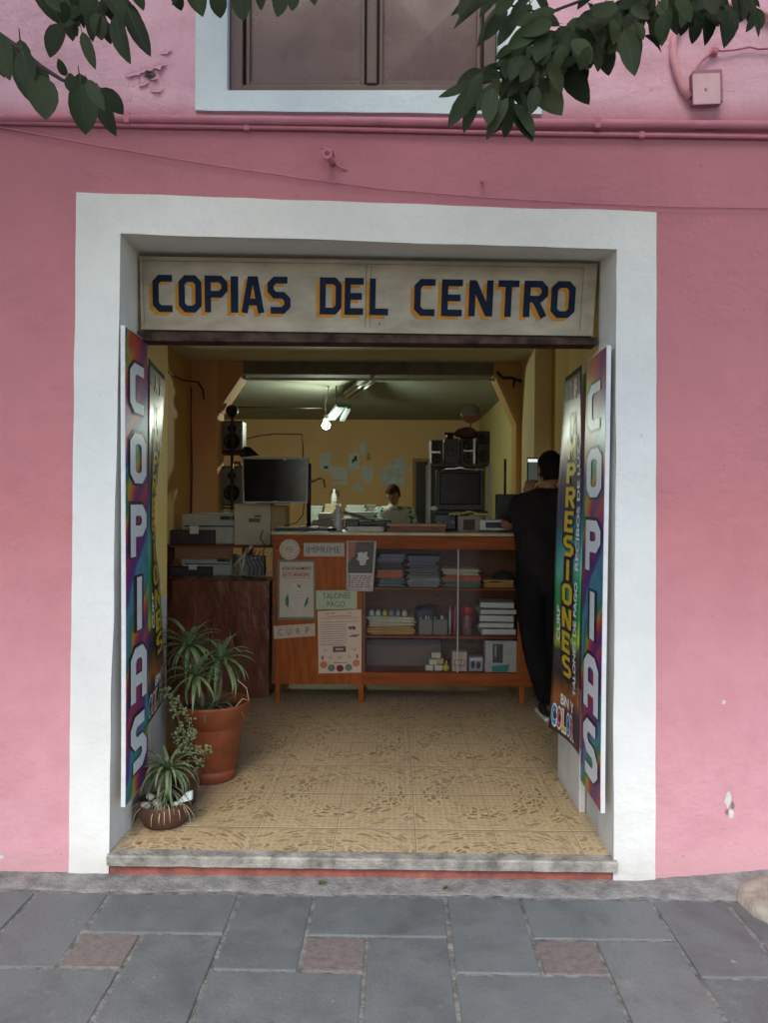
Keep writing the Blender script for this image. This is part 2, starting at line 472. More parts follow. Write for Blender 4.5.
def swirl_mat(name, seed, flip=False):
    """printed abstract multicolour artwork of the tall COPIAS panels"""
    t = NT(name)
    sx = t.new('ShaderNodeSeparateXYZ')
    t.l(t.gen(), sx.inputs[0])
    y = sx.outputs[1]
    if flip:
        y = t.math('SUBTRACT', 1.0, y)
    z = sx.outputs[2]
    cb = t.new('ShaderNodeCombineXYZ')
    t.l(t.math('MULTIPLY', y, 1.0), cb.inputs[0])
    t.l(t.math('MULTIPLY', z, 5.5), cb.inputs[1])
    cb.inputs[2].default_value = seed
    n1 = t.noise(cb.outputs[0], 1.0, 2, 0.5)
    w = t.math('ADD', t.math('MULTIPLY', z, 3.1), t.math('MULTIPLY', y, -0.62))
    w = t.math('ADD', w, t.math('MULTIPLY', n1, 0.9))
    f = t.math('FRACT', w)
    stops = [(0.0, (0.09, 0.022, 0.17)), (0.10, (0.22, 0.016, 0.13)), (0.17, (0.44, 0.024, 0.045)), (0.25, (0.48, 0.14, 0.025)),
             (0.31, (0.46, 0.32, 0.04)), (0.37, (0.025, 0.20, 0.075)), (0.45, (0.012, 0.20, 0.21)), (0.54, (0.06, 0.25, 0.37)),
             (0.60, (0.06, 0.035, 0.24)), (0.70, (0.15, 0.022, 0.18)), (0.80, (0.31, 0.022, 0.13)), (0.88, (0.42, 0.05, 0.05)),
             (0.95, (0.14, 0.03, 0.17))]
    c = t.ramp(f, stops)
    # fine streaks running with the bands
    cs = t.new('ShaderNodeCombineXYZ')
    zg = t.math('PINGPONG', t.math('MULTIPLY', y, 9.0), 1.0)
    t.l(t.math('MULTIPLY_ADD', w, 42.0, zg), cs.inputs[0])
    t.l(t.math('MULTIPLY', y, 1.5), cs.inputs[1])
    st = t.noise(cs.outputs[0], 1.0, 2)
    c = t.mix(t.ramp(st, [(0.45, 0.0), (0.75, 0.32)]), c, (0.02, 0.01, 0.03))
    dk = t.noise(cb.outputs[0], 2.3, 2)
    c = t.mix(t.ramp(dk, [(0.58, 0.0), (0.78, 0.4)]), c, (0.07, 0.015, 0.10))
    t.l(c, t.b.inputs['Base Color'])
    t.b.inputs['Roughness'].default_value = 0.33
    return t.m


SWIRL = swirl_mat('printed_swirl_art', 3.1)
SWIRL2 = swirl_mat('printed_swirl_art_b', 3.1, True)


def vinyl_mat(name, stops):
    t = NT(name)
    sx = t.new('ShaderNodeSeparateXYZ')
    g = t.gen()
    t.l(g, sx.inputs[0])
    n = t.noise(g, 5, 4)
    w = t.math('ADD', sx.outputs[2], t.math('MULTIPLY', t.math('SUBTRACT', n, 0.5), 0.10))
    w = t.math('ADD', w, t.math('MULTIPLY', sx.outputs[1], 0.04))
    c = t.ramp(w, stops)
    t.l(c, t.b.inputs['Base Color'])
    t.b.inputs['Roughness'].default_value = 0.3
    t.b.inputs['Specular IOR Level'].default_value = 0.35
    return t.m


VSTOPS = [(0.0, (0.05, 0.012, 0.02)), (0.09, (0.05, 0.03, 0.05)), (0.13, (0.33, 0.11, 0.025)), (0.20, (0.03, 0.025, 0.03)),
          (0.27, (0.06, 0.05, 0.045)), (0.29, (0.32, 0.46, 0.03)), (0.35, (0.02, 0.24, 0.06)), (0.45, (0.03, 0.30, 0.11)),
          (0.49, (0.14, 0.42, 0.34)), (0.57, (0.02, 0.22, 0.22)), (0.64, (0.03, 0.05, 0.13)), (0.76, (0.045, 0.015, 0.06)),
          (0.84, (0.16, 0.012, 0.05)), (0.93, (0.15, 0.012, 0.05)), (0.95, (0.06, 0.06, 0.055)), (1.0, (0.03, 0.03, 0.03))]
VINYL = vinyl_mat('printed_vinyl', VSTOPS)

# ------------------------------------------------------------------ mesh builder


def root_loc(o):
    while o.parent:
        o = o.parent
    return o.location.copy()


def setp(o, label=None, cat=None, group=None, kind=None):
    if label:
        o['label'] = label
    if cat:
        o['category'] = cat
    if group:
        o['group'] = group
    if kind:
        o['kind'] = kind
    return o


def thing(name, label, cat, loc=(0, 0, 0), group=None):
    o = bpy.data.objects.new(name, None)
    COL.objects.link(o)
    o.empty_display_size = 0.1
    o.location = loc
    return setp(o, label, cat, group)


class MB:
    def __init__(s):
        s.bm = bmesh.new()
        s.T = Matrix.Identity(4)
        s.mi = 0

    def _tag(s, faces, smooth=False):
        for f in faces:
            f.material_index = s.mi
            f.smooth = smooth

    def v(s, p):
        return s.bm.verts.new(s.T @ V(p))

    def face(s, pts, smooth=False):
        f = s.bm.faces.new([s.v(p) for p in pts])
        s._tag([f], smooth)
        return f

    def box(s, c, d, bevel=0.0, rz=0.0, rx=0.0, ry=0.0, seg=2):
        m = s.T @ Matrix.Translation(V(c)) @ Matrix.Rotation(rz, 4, 'Z') @ Matrix.Rotation(ry, 4, 'Y') @ Matrix.Rotation(rx, 4, 'X') @ Matrix.Diagonal((d[0], d[1], d[2], 1))
        r = bmesh.ops.create_cube(s.bm, size=1.0, matrix=m)
        vs = r['verts']
        fs = set(f for v in vs for f in v.link_faces)
        s._tag(fs)
        if bevel > 0:
            es = list(set(e for v in vs for e in v.link_edges))
            b = bmesh.ops.bevel(s.bm, geom=es, offset=bevel, segments=seg, affect='EDGES', profile=0.5)
            s._tag(b['faces'])
        return s

    def b2(s, lo, hi, bevel=0.0):
        lo, hi = V(lo), V(hi)
        return s.box((lo + hi) / 2, hi - lo, bevel)

    def rings(s, rings, caps=True, smooth=True, closed=False):
        vr = [[s.v(p) for p in r] for r in rings]
        n = len(vr[0])
        fs = []
        m = len(vr)
        for i in range(m if closed else m - 1):
            a, b = vr[i], vr[(i + 1) % m]
            for k in range(n):
                fs.append(s.bm.faces.new((a[k], a[(k + 1) % n], b[(k + 1) % n], b[k])))
        s._tag(fs, smooth)
        if caps and not closed:
            s._tag([s.bm.faces.new(list(reversed(vr[0]))), s.bm.faces.new(vr[-1])], False)
        return s

    def tube(s, pts, r, n=8, caps=True):
        pts = [V(p) for p in pts]
        rs = r if isinstance(r, (list, tuple)) else [r] * len(pts)
        up = None
        rings = []
        for i, p in enumerate(pts):
            if i == 0:
                d = pts[1] - p
            elif i == len(pts) - 1:
                d = p - pts[i - 1]
            else:
                d = pts[i + 1] - pts[i - 1]
            d.normalize()
            if up is None:
                up = d.orthogonal().normalized()
            else:
                up = (up - d * up.dot(d))
                up = up.normalized() if up.length > 1e-6 else d.orthogonal().normalized()
            w = d.cross(up)
            rings.append([p + (up * math.cos(2 * PI * k / n) + w * math.sin(2 * PI * k / n)) * rs[i] for k in range(n)])
        return s.rings(rings, caps)

    def lathe(s, c, prof, n=32, axis='Z', caps=True):
        c = V(c)
        rings = []
        for r, h in prof:
            rg = []
            for k in range(n):
                a = 2 * PI * k / n
                if axis == 'Z':
                    rg.append(c + V((r * math.cos(a), r * math.sin(a), h)))
                elif axis == 'Y':
                    rg.append(c + V((r * math.cos(a), h, -r * math.sin(a))))
                else:
                    rg.append(c + V((h, r * math.cos(a), r * math.sin(a))))
            rings.append(rg)
        return s.rings(rings, caps)

    def ball(s, c, rad, nu=16, nv=10, rot=None):
        rad = (rad,) * 3 if isinstance(rad, (int, float)) else rad
        m = s.T @ Matrix.Translation(V(c)) @ (rot.to_4x4() if rot else Matrix.Identity(4)) @ Matrix.Diagonal((rad[0], rad[1], rad[2], 1))
        r = bmesh.ops.create_uvsphere(s.bm, u_segments=nu, v_segments=nv, radius=1.0, matrix=m)
        s._tag(set(f for v in r['verts'] for f in v.link_faces), True)
        return r['verts']

    def prism(s, poly, ext):
        """poly: planar loop of points, ext: vector of thickness"""
        ext = V(ext)
        a = [s.v(p) for p in poly]
        b = [s.v(V(p) + ext) for p in poly]
        n = len(poly)
        fs = [s.bm.faces.new(a), s.bm.faces.new(list(reversed(b)))]
        for i in range(n):
            fs.append(s.bm.faces.new((a[i], b[i], b[(i + 1) % n], a[(i + 1) % n])))
        s._tag(fs)
        return s

    def fill(s, loops, ext=None):
        """triangulated planar region with holes, optionally extruded by ext (open back)"""
        es, allv = [], []
        for lp in loops:
            vs = [s.v(p) for p in lp]
            allv.append(vs)
            for i in range(len(vs)):
                es.append(s.bm.edges.new((vs[i], vs[(i + 1) % len(vs)])))
        r = bmesh.ops.triangle_fill(s.bm, use_beauty=True, use_dissolve=False, edges=es)
        s._tag([g for g in r['geom'] if isinstance(g, bmesh.types.BMFace)])
        if ext is not None:
            ext = V(ext)
            for vs in allv:
                bs = [s.bm.verts.new(v.co + ext) for v in vs]
                fs = []
                for i in range(len(vs)):
                    j = (i + 1) % len(vs)
                    fs.append(s.bm.faces.new((vs[i], vs[j], bs[j], bs[i])))
                s._tag(fs)
        return s

    def build(s, name, mats, parent=None, label=None, cat=None, group=None, kind=None, loc=None, normals=True):
        if normals:
            bmesh.ops.recalc_face_normals(s.bm, faces=s.bm.faces)
        L = root_loc(parent) if parent else (V(loc) if loc is not None else V((0, 0, 0)))
        for v in s.bm.verts:
            v.co -= L
        me = bpy.data.meshes.new(name)
        s.bm.to_mesh(me)
        s.bm.free()
        for m in (mats if isinstance(mats, (list, tuple)) else [mats]):
            me.materials.append(m)
        o = bpy.data.objects.new(name, me)
        COL.objects.link(o)
        if parent:
            o.parent = parent
        else:
            o.location = L
        return setp(o, label, cat, group, kind)


def patch(p00, p10, p11, p01, wave=None):
    """surface map (u right, v up) -> point; off lifts along the normal"""
    p00, p10, p11, p01 = map(V, (p00, p10, p11, p01))

    def base(u, v):
        p = (p00 * (1 - u) + p10 * u) * (1 - v) + (p01 * (1 - u) + p11 * u) * v
        if wave:
            n0 = ((p10 - p00).cross(p01 - p00)).normalized()
            p = p + n0 * wave(u, v)
        return p

    def f(u, v, off=0.0):
        p = base(u, v)
        if off:
            e = 0.01
            n = (base(u + e, v) - base(u - e, v)).cross(base(u, v + e) - base(u, v - e)).normalized()
            p = p + n * off
        return p
    return f


# ------------------------------------------------------------------ lettering
GW, GH, GC = 3.0, 5.0, 0.75


def glyph(ch):
    W, H, c = GW, GH, GC
    h = H / 2
    return {
        'O': [([(c, 0), (W - c, 0), (W, c), (W, H - c), (W - c, H), (c, H), (0, H - c), (0, c)], True)],
        'C': [([(W, 0), (c, 0), (0, c), (0, H - c), (c, H), (W, H)], False)],
        'P': [([(0, -.5), (0, H), (W - c, H), (W, H - c), (W, h + c), (W - c, h), (.5, h)], False)],
        'I': [([(0, -.5), (0, H + .5)], False)],
        'A': [([(0, -.5), (0, H - c), (c, H), (W - c, H), (W, H - c), (W, -.5)], False), ([(.5, H * .38), (W - .5, H * .38)], False)],
        'a': [([(0, -.5), (W * .36, H), (W * .64, H), (W, -.5)], False), ([(.6, H * .26), (W - .6, H * .26)], False)],
        'S': [([(W, H), (c, H), (0, H - c), (0, h + c), (c, h), (W - c, h), (W, h - c), (W, c), (W - c, 0), (0, 0)], False)],
        'D': [([(0, 0), (0, H), (W - c, H), (W, H - c), (W, c), (W - c, 0)], True)],
        'E': [([(W, H), (0, H), (0, 0), (W, 0)], False), ([(.5, h), (W * .9, h)], False)],
        'L': [([(0, H + .5), (0, 0), (W, 0)], False)],
        'N': [([(0, -.5), (0, H + .5)], False), ([(W, -.5), (W, H + .5)], False), ([(.2, H + .2), (W - .2, -.2)], False)],
        'T': [([(-.3, H), (W + .3, H)], False), ([(W / 2, H - .5), (W / 2, -.5)], False)],
        'R': [([(0, -.5), (0, H), (W - c, H), (W, H - c), (W, h + c), (W - c, h), (.5, h)], False), ([(W * .5, h - .3), (W, -.5)], False)],
        'M': [([(0, -.5), (0, H + .5)], False), ([(W, -.5), (W, H + .5)], False), ([(.1, H), (W / 2, H * .42), (W - .1, H)], False)],
        'B': [([(0, 0), (0, H), (W - c, H), (W, H - c), (W, h + .4), (W - .4, h), (W, h - .4), (W, c), (W - c, 0)], True), ([(.5, h), (W - .6, h)], False)],
    }[ch]


def strokes(ch, th):
    """list of quads (4 2D points) per stroke"""
    out = []
    for pl, closed in glyph(ch):
        pl = [V((x, y)) for x, y in pl]
        n = len(pl)
        offs = []
        for i in range(n):
            dirs = []
            if closed or i > 0:
                dirs.append((pl[i] - pl[i - 1]).normalized())
            if closed or i < n - 1:
                dirs.append((pl[(i + 1) % n] - pl[i]).normalized())
            nrm = V((0, 0))
            for d in dirs:
                nrm += V((-d.y, d.x))
            nrm.normalize()
            k = nrm.dot(V((-dirs[0].y, dirs[0].x)))
            offs.append(nrm * (th / 2 / max(k, 0.5)))
        qs = []
        for i in range(n if closed else n - 1):
            j = (i + 1) % n
            qs.append((pl[i] + offs[i], pl[j] + offs[j], pl[j] - offs[j], pl[i] - offs[i]))
        out.append(qs)
    return out


def put_letter(mb, f, ch, u0, v0, u1, v1, off, th=1.05, slant=0.0, jag=0.0):
    W, H = GW, GH
    if ch == 'I':
        W = 0
    for si, qs in enumerate(strokes(ch, th)):
        for q in qs:
            pts = []
            for p in q:
                x = (p.x + 0.5) / (W + 1.0)
                y = (p.y + 0.5) / (H + 1.0)
                uu = u0 + (u1 - u0) * x
                vv = v0 + (v1 - v0) * (y + slant * (x - 0.5))
                if jag:
                    uu += random.uniform(-jag, jag)
                    vv += random.uniform(-jag, jag) * 0.5
                pts.append(f(uu, vv, off + si * 0.0004))
            mb.face(pts)


_txt = {}


def text_shape(body, bold):
    key = (body, bold)
    if key in _txt:
        return _txt[key]
    cu = bpy.data.curves.new('t', 'FONT')
    cu.body = body
    cu.resolution_u = 3
    cu.offset = bold
    ob = bpy.data.objects.new('t', cu)
    COL.objects.link(ob)
    dg = bpy.context.evaluated_depsgraph_get()
    dg.update()
    me = bpy.data.meshes.new_from_object(ob.evaluated_get(dg))
    vs = [V((v.co.x, v.co.y)) for v in me.vertices]
    fs = [tuple(p.vertices) for p in me.polygons]
    bpy.data.objects.remove(ob)
    bpy.data.curves.remove(cu)
    bpy.data.meshes.remove(me)
    x0 = min(v.x for v in vs)
    x1 = max(v.x for v in vs)
    y0 = min(v.y for v in vs)
    y1 = max(v.y for v in vs)
    vs = [((v.x - x0) / (x1 - x0), (v.y - y0) / (y1 - y0)) for v in vs]
    _txt[key] = (vs, fs)
    return _txt[key]


def put_text(mb, f, body, u0, v0, u1, v1, off, bold=0.0, up=False):
    vs, fs = text_shape(body, bold)
    bv = []
    for x, y in vs:
        if up:      # reads from bottom to top
            x, y = 1 - y, x
        bv.append(mb.v(f(u0 + (u1 - u0) * x, v0 + (v1 - v0) * y, off)))
    for fc in fs:
        try:
            mb._tag([mb.bm.faces.new([bv[i] for i in fc])])
        except ValueError:
            pass


def put_rect(mb, f, u0, v0, u1, v1, off):
    mb.face([f(u0, v0, off), f(u1, v0, off), f(u1, v1, off), f(u0, v1, off)])


def put_disc(mb, f, u, v, ru, rv, off, n=20):
    mb.face([f(u + ru * math.cos(2 * PI * k / n), v + rv * math.sin(2 * PI * k / n), off) for k in range(n)])


def put_poly(mb, f, pts, off):
    mb.face([f(u, v, off) for u, v in pts])


def sheet(mb, f, nu=1, nv=1, th=0.0):
    """grid over the surface map, smooth"""
    g = [[mb.v(f(i / nu, j / nv)) for i in range(nu + 1)] for j in range(nv + 1)]
    fs = []
    for j in range(nv):
        for i in range(nu):
            fs.append(mb.bm.faces.new((g[j][i], g[j][i + 1], g[j + 1][i + 1], g[j + 1][i])))
    mb._tag(fs, nu > 1 or nv > 1)
    if th:
        g2 = [[mb.v(f(i / nu, j / nv, -th)) for i in range(nu + 1)] for j in range(nv + 1)]
        fs = []
        for j in range(nv):
            for i in range(nu):
                fs.append(mb.bm.faces.new((g2[j][i], g2[j + 1][i], g2[j + 1][i + 1], g2[j][i + 1])))
        loop = [(0, i) for i in range(nu)] + [(j, nu) for j in range(nv)] + [(nv, i) for i in range(nu, 0, -1)] + [(j, 0) for j in range(nv, 0, -1)]
        for k in range(len(loop)):
            a, b = loop[k], loop[(k + 1) % len(loop)]
            fs.append(mb.bm.faces.new((g[a[0]][a[1]], g2[a[0]][a[1]], g2[b[0]][b[1]], g[b[0]][b[1]])))
        mb._tag(fs, False)


def wobble(a, b, n, amp):
    """points from a (included) to b (excluded), hand-made edge"""
    a, b = V(a), V(b)
    out = []
    d = (b - a).normalized()
    nrm = V((-d.z, 0, d.x))
    for i in range(n):
        t = i / n
        k = 0 if i == 0 else amp * (noise.noise(V((a.x * 7 + t * n * 0.35, a.z * 5, b.x * 3))) * 1.6)
        out.append(a * (1 - t) + b * t + nrm * k)
    return out


# ================================================================== SETTING: ground and paving
mb = MB()
mb.face([(-60, -80, -0.06), (60, -80, -0.06), (60, 60, -0.06), (-60, 60, -0.06)])
mb.build('ground', CONC, kind='structure')

A_, B_ = 0.49, 0.28
PB = A_ + B_
Y0 = -0.145
mb = MB()
mbj = MB()


def slab(x0, y0, x1, y1, red):
    g = 0.0068
    mb.mi = 1 if red else 0
    cx, cy = (x0 + x1) / 2, (y0 + y1) / 2
    dx, dy = x1 - x0 - 2 * g, y1 - y0 - 2 * g
    h = random.uniform(-0.002, 0.002)
    tx, ty = random.uniform(-0.004, 0.004), random.uniform(-0.004, 0.004)
    mb.box((cx + random.uniform(-.003, .003), cy, -0.03 + h), (dx, dy, 0.06), 0.006, rz=random.uniform(-.006, .006), rx=tx, ry=ty)


for i in range(-7, 8):
    for j in range(0, 7):
        ox = -1.068 + i * PB
        oy = Y0 - j * PB
        for (x0, yy0, w, d, red) in ((0, 0, A_, B_, 0), (A_, 0, B_, A_, 0), (0, B_, A_ - B_, A_ - B_, 1), (A_ - B_, B_, B_, A_, 0), (A_, A_, A_, B_, 0)):
            slab(ox + x0, oy - yy0 - d, ox + x0 + w, oy - yy0, red)
mb.build('pavement', [PAVE, PAVER], kind='structure')
# mortar bed just under the slab faces, lumpy
n_u, n_v = 200, 110
x0, x1, y0, y1 = -6.4, 6.2, -5.5, 0.06
mb = MB()
g = []
for j in range(n_v + 1):
    row = []
    for i in range(n_u + 1):
        x = x0 + (x1 - x0) * i / n_u
        y = y0 + (y1 - y0) * j / n_v
        z = -0.0055 + 0.006 * noise.noise(V((x * 9, y * 9, 0)))
        row.append(mb.v((x, y, z)))
    g.append(row)
for j in range(n_v):
    for i in range(n_u):
        mb._tag([mb.bm.faces.new((g[j][i], g[j][i + 1], g[j + 1][i + 1], g[j + 1][i]))], True)
mb.build('mortar_bed', MORTAR, kind='structure')

# rough concrete fillet between the paving and the wall
mb = MB()
g = []
NX, NY = 260, 9
for j in range(NY + 1):
    row = []
    for i in range(NX + 1):
        x = -5.5 + 11 * i / NX
        t = j / NY
        wob = 0.025 * noise.noise(V((x * 2.3, 3, 0))) + 0.012 * noise.noise(V((x * 9, 3, 0)))
        yf = -0.135 + wob
        y = yf + (0.012 - yf) * t
        rise = 0.012 + 0.05 * max(0, min(1, (x - 0.9) / 0.55)) ** 1.3
        z = -0.004 + rise * t ** 0.8 + 0.005 * noise.noise(V((x * 14, y * 20, 1))) * (t + 0.2)
        if j == 0:
            z = -0.012
        row.append(mb.v((x, y, z)))
    g.append(row)
for j in range(NY):
    for i in range(NX):
        mb._tag([mb.bm.faces.new((g[j][i], g[j][i + 1], g[j + 1][i + 1], g[j + 1][i]))], True)
mb.build('kerb_strip', CONC, kind='structure')

# rough stone at the wall foot on the right
mb = MB()
rock = mb.ball((1.53, -0.19, -0.01), (0.25, 0.19, 0.09), 28, 18)
for v in rock:
    c = v.co
    d = 0.035 * noise.noise(c * 7) + 0.012 * noise.noise(c * 23)
    v.co += (c - V((1.53, -0.19, -0.05))).normalized() * d
    if v.co.z > 0.052:
        v.co.z = 0.052 + (v.co.z - 0.052) * 0.25
mb.build('stone', ROCK, label='rough grey brown stone bedded in the pavement at the foot of the wall, right edge', cat='stone', loc=(1.53, -0.19, 0))

# ================================================================== BUILDING
bld = thing('shop_building', 'old pink plastered building with a white framed shop doorway and brown window above', 'building')
dTL, dTR, dBR, dBL = P(121, 234, 0), P(616.5, 250, 0), P(612.5, 868, 0), P(109, 868, 0)
oTL, oTR, oBR, oBL = P(77, 193, 0), P(656, 213, 0), P(655, 880, 0), P(69, 880, 0)
for p in (oBR, oBL):
    p.z = 0.0
dBR.z = dBL.z = 0.0
wTL, wBL, wBR = P(228, -60, 0), P(228, 93, 0), P(497, 98, 0)     # window opening
wBR = V((P(497, 96, 0).x, 0, wBL.z))
WTOP = 4.35
wTL = V((wBL.x, 0, WTOP))
wTR = V((wBR.x, 0, WTOP))
XL, XR, ZT = -5.5, 5.5, 6.6
mb = MB()
outer = [V((XL, 0, 0)), dBL, dTL, dTR, dBR, V((XR, 0, 0)), V((XR, 0, ZT)), V((XL, 0, ZT))]
mb.fill([outer, [wTL, wBL, wBR, wTR]])
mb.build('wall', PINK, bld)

# white painted surround of the doorway (a render coat 8 mm proud, hand-made edges)
PR = V((0, -0.008, 0))
loop = wobble(oBL, oTL, 40, 0.0025) + wobble(oTL, oTR, 34, 0.003) + wobble(oTR, oBR, 40, 0.0022) + [oBR] + wobble(dBR, dTR, 30, 0.003) + wobble(dTR, dTL, 26, 0.003) + wobble(dTL, dBL, 30, 0.003) + [dBL]
mb = MB()
mb.fill([[p + PR for p in loop]], ext=(0, 0.0075, 0))
mb.build('door_surround', WHITE, bld)

# reveals of the deep doorway
sL, sR = P(139, 253, 0.25), P(599, 262, 0.25)
JL = V((-1.175, 0.95, FZ))
JR = V((0.875, 0.95, FZ))
mb = MB()
f0 = -0.008
eps = V((0, f0, 0))


def zat(p, z):
    return V((p.x, p.y, z))


midL = V((-1.125, 0.25, 0.0))
midR = V((0.868, 0.25, 0.0))


def gridquad(mb, a, b, c, d, nu, nv, amp=0.0, nrm=V((1, 0, 0))):
    ff = patch(a, b, c, d)
    g = [[None] * (nu + 1) for _ in range(nv + 1)]
    for j in range(nv + 1):
        for i in range(nu + 1):
            p = ff(i / nu, j / nv)
            if 0 < i < nu and 0 < j < nv:
                p = p + nrm * amp * noise.noise(p * 4)
            g[j][i] = mb.v(p)
    for j in range(nv):
        for i in range(nu):
            mb._tag([mb.bm.faces.new((g[j][i], g[j][i + 1], g[j + 1][i + 1], g[j + 1][i]))], True)


gridquad(mb, dBL + eps, midL, V((sL.x, 0.25, sL.z)), dTL + eps, 6, 30, 0.008)
gridquad(mb, dBR + eps, midR, V((sR.x, 0.25, sR.z)), dTR + eps, 6, 30, 0.008)
mb.mi = 0
mb.face([dTL + eps, sL, sR, dTR + eps])                          # soffit
mb.face([V((sL.x - .02, 0.36, sL.z)), sL, sR, V((sR.x + .02, 0.36, sR.z))])
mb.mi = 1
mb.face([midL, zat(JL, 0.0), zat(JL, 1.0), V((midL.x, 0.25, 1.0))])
mb.face([midR, zat(JR, 0.0), zat(JR, 1.0), V((midR.x, 0.25, 1.0))])
mb.mi = 2
mb.face([V((midL.x, 0.25, 1.0)), zat(JL, 1.0), zat(JL, 2.6), V((sL.x, 0.25, 2.6))])
mb.face([V((midR.x, 0.25, 1.0)), zat(JR, 1.0), zat(JR, 2.6), V((sR.x, 0.25, 2.6))])
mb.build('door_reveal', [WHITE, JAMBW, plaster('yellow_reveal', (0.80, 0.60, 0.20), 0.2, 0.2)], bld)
# dirty white plinth return on the right side, low down
mb = MB()
mb.b2((0.835, 0.47, FZ), (0.866, 0.95, 0.62), 0.006)
mb.build('plinth', JAMBW, bld)

# lintel over the doorway: steel under the sign, masonry behind
mb = MB()
a, b = P(142, 331, 0.235), P(590, 337.5, 0.235)
mb.prism([a + V((-.03, 0, 0)), b + V((.03, 0, 0)), P(590, 344.5, 0.235) + V((.03, 0, 0)), P(142, 340.5, 0.235) + V((-.03, 0, 0))], (0, 0.1, 0))
mb.build('steel_lintel', RUST, bld)
mb = MB()
mb.b2((-1.35, 0.362, 2.36), (1.1, 0.95, 2.95))
mb.build('masonry_lintel', CEIL, bld)

# doorstep
mb = MB()
xa, xb = P(107, 864, -0.02).x, P(617.5, 862, -0.02).x
NS = 60
rings = []
for i in range(NS + 1):
    x = xa + (xb - xa) * i / NS
    w = 0.004 * noise.noise(V((x * 9, 0, 5))) + 0.003 * noise.noise(V((x * 31, 0, 5)))
    zt = FZ + 0.003
    rings.append([V((x, -0.028 + w, zt - 0.041)), V((x, -0.031 + w, zt - 0.006)), V((x, -0.024 + w, zt + w * .3)), V((x, 0.035 + w, zt)), V((x, 0.035, zt - 0.041))])
mb.rings(rings, True, False)
mb.mi = 1
mb.b2((dBL.x + .004, -0.006, 0.0), (dBR.x - .004, 0.04, 0.0465))
mb.build('doorstep', [STEPC, REDP], bld)

# upper window: white-blue trim, frame, two dusty panes
mb = MB()
q = [P(197, -80, 0), P(197, 112.5, 0), P(541, 116.5, 0), P(541, -80, 0)]
TX0, TX1, TZ0 = q[0].x, q[2].x, q[1].z
q = [V((TX0, 0, WTOP + .13)), V((TX0, 0, TZ0)), V((TX1, 0, q[2].z)), V((TX1, 0, WTOP + .13))]
lo = []
for i in range(4):
    lo += wobble(q[i], q[(i + 1) % 4], 16, 0.003)
hole = [V((wTL.x, 0, WTOP)), V((wBL.x, 0, wBL.z)), V((wBR.x, 0, wBR.z)), V((wTR.x, 0, WTOP))]
mb.fill([[p + V((0, -.02, 0)) for p in lo], [p + V((0, -.02, 0)) for p in hole]], ext=(0, .0195, 0))
RD = 0.10
for i in range(4):
    a, b = hole[i], hole[(i + 1) % 4]
    mb.face([a + V((0, -.001, 0)), b + V((0, -.001, 0)), b + V((0, RD, 0)), a + V((0, RD, 0))])
mb.build('window_surround', WINW, bld)
mb = MB()
x0, x1, z0, z1 = wBL.x, wBR.x, wBL.z, WTOP
fw = 0.05
yf = 0.022
mb.b2((x0 + .002, yf, z0 + .002), (x0 + fw * 1.05, yf + .05, z1), .004)
mb.b2((x1 - fw, yf, z0 + .002), (x1 - .002, yf + .05, z1), .004)
mb.b2((x0 + fw, yf + .002, z0 + .003), (x1 - fw, yf + .048, z0 + .045), .004)
mb.b2((x0 + fw, yf + .002, z1 - .05), (x1 - fw, yf + .048, z1 - .002), .004)
xm = P(372, 40, yf).x
mb.b2((xm - .020, yf - .006, z0 + .046), (xm + .020, yf + .046, z1 - .05), .004)
for xx in (x0 + fw + .022, xm - .036, xm + .036, x1 - fw - .02):
    mb.b2((xx - .007, yf + .008, z0 + .046), (xx + .007, yf + .045, z1 - .051), .002)
for (a, b) in ((x0 + fw + .03, xm - .044), (xm + .044, x1 - fw - .028)):
    mb.b2((a, yf + .01, z0 + .046), (b, yf + .044, z0 + .064), .002)
win = mb.build('window', FRAMEB, bld)
for a, b in ((x0 + fw + .028, xm - .042), (xm + .042, x1 - fw - .026)):
    mb = MB()
    # dusty glass pane: shallow pyramid folds stand in for its triangular reflections
    z_lo, z_hi = z0 + .06, z0 + .06 + (b - a) * 1.05
    c = V(((a + b) / 2, yf + .0265, (z_lo + z_hi) / 2))
    cs = [V((a, yf + .03, z_lo)), V((b, yf + .03, z_lo)), V((b, yf + .03, z_hi)), V((a, yf + .03, z_hi))]
    for i in range(4):
        mb.face([cs[i], cs[(i + 1) % 4], c])
    mb.face([cs[3], cs[2], V((b, yf + .03, z1 - .05)), V((a, yf + .03, z1 - .05))])
    mb.build('pane', PANE, win)
mb = MB()
mb.face([V((x0, RD, z0)), V((x1, RD, z0)), V((x1, RD, z1)), V((x0, RD, z1))])
mb.build('window_backing', FRAMEB, bld)

# peeling paint on the upper left, chips low on the right
for (px, py, r, lift) in ((134, 74, 5, .012), (146, 71, 6, .022), (158, 67, 6, .022), (152, 79, 4, .014), (143, 84, 4, .010), (155, 91, 5, .010), (166, 52, 4, .008), (149, 75, 4, .018), (128, 76, 3, .01)):
    mb = MB()
    c = P(px, py, 0)
    s = r * 3.14 / 800
    n = 9
    ring = []
    for k in range(n):
        a = 2 * PI * k / n + random.random() * .4
        rr = s * random.uniform(.55, 1.4)
        dz = -0.002 - (lift * max(0, math.sin(a + 2.6)) * random.uniform(.6, 1.1))
        ring.append(c + V((rr * math.cos(a) * 1.4, dz, rr * math.sin(a) * .7)))
    cen = c + V((0, -0.003, 0))
    for k in range(n):
        mb.face([cen, ring[k], ring[(k + 1) % n]])
    mb.build('paint_flake', M('mauve_flake', (0.62, 0.33, 0.41), 0.7, 0.1, 12), bld)


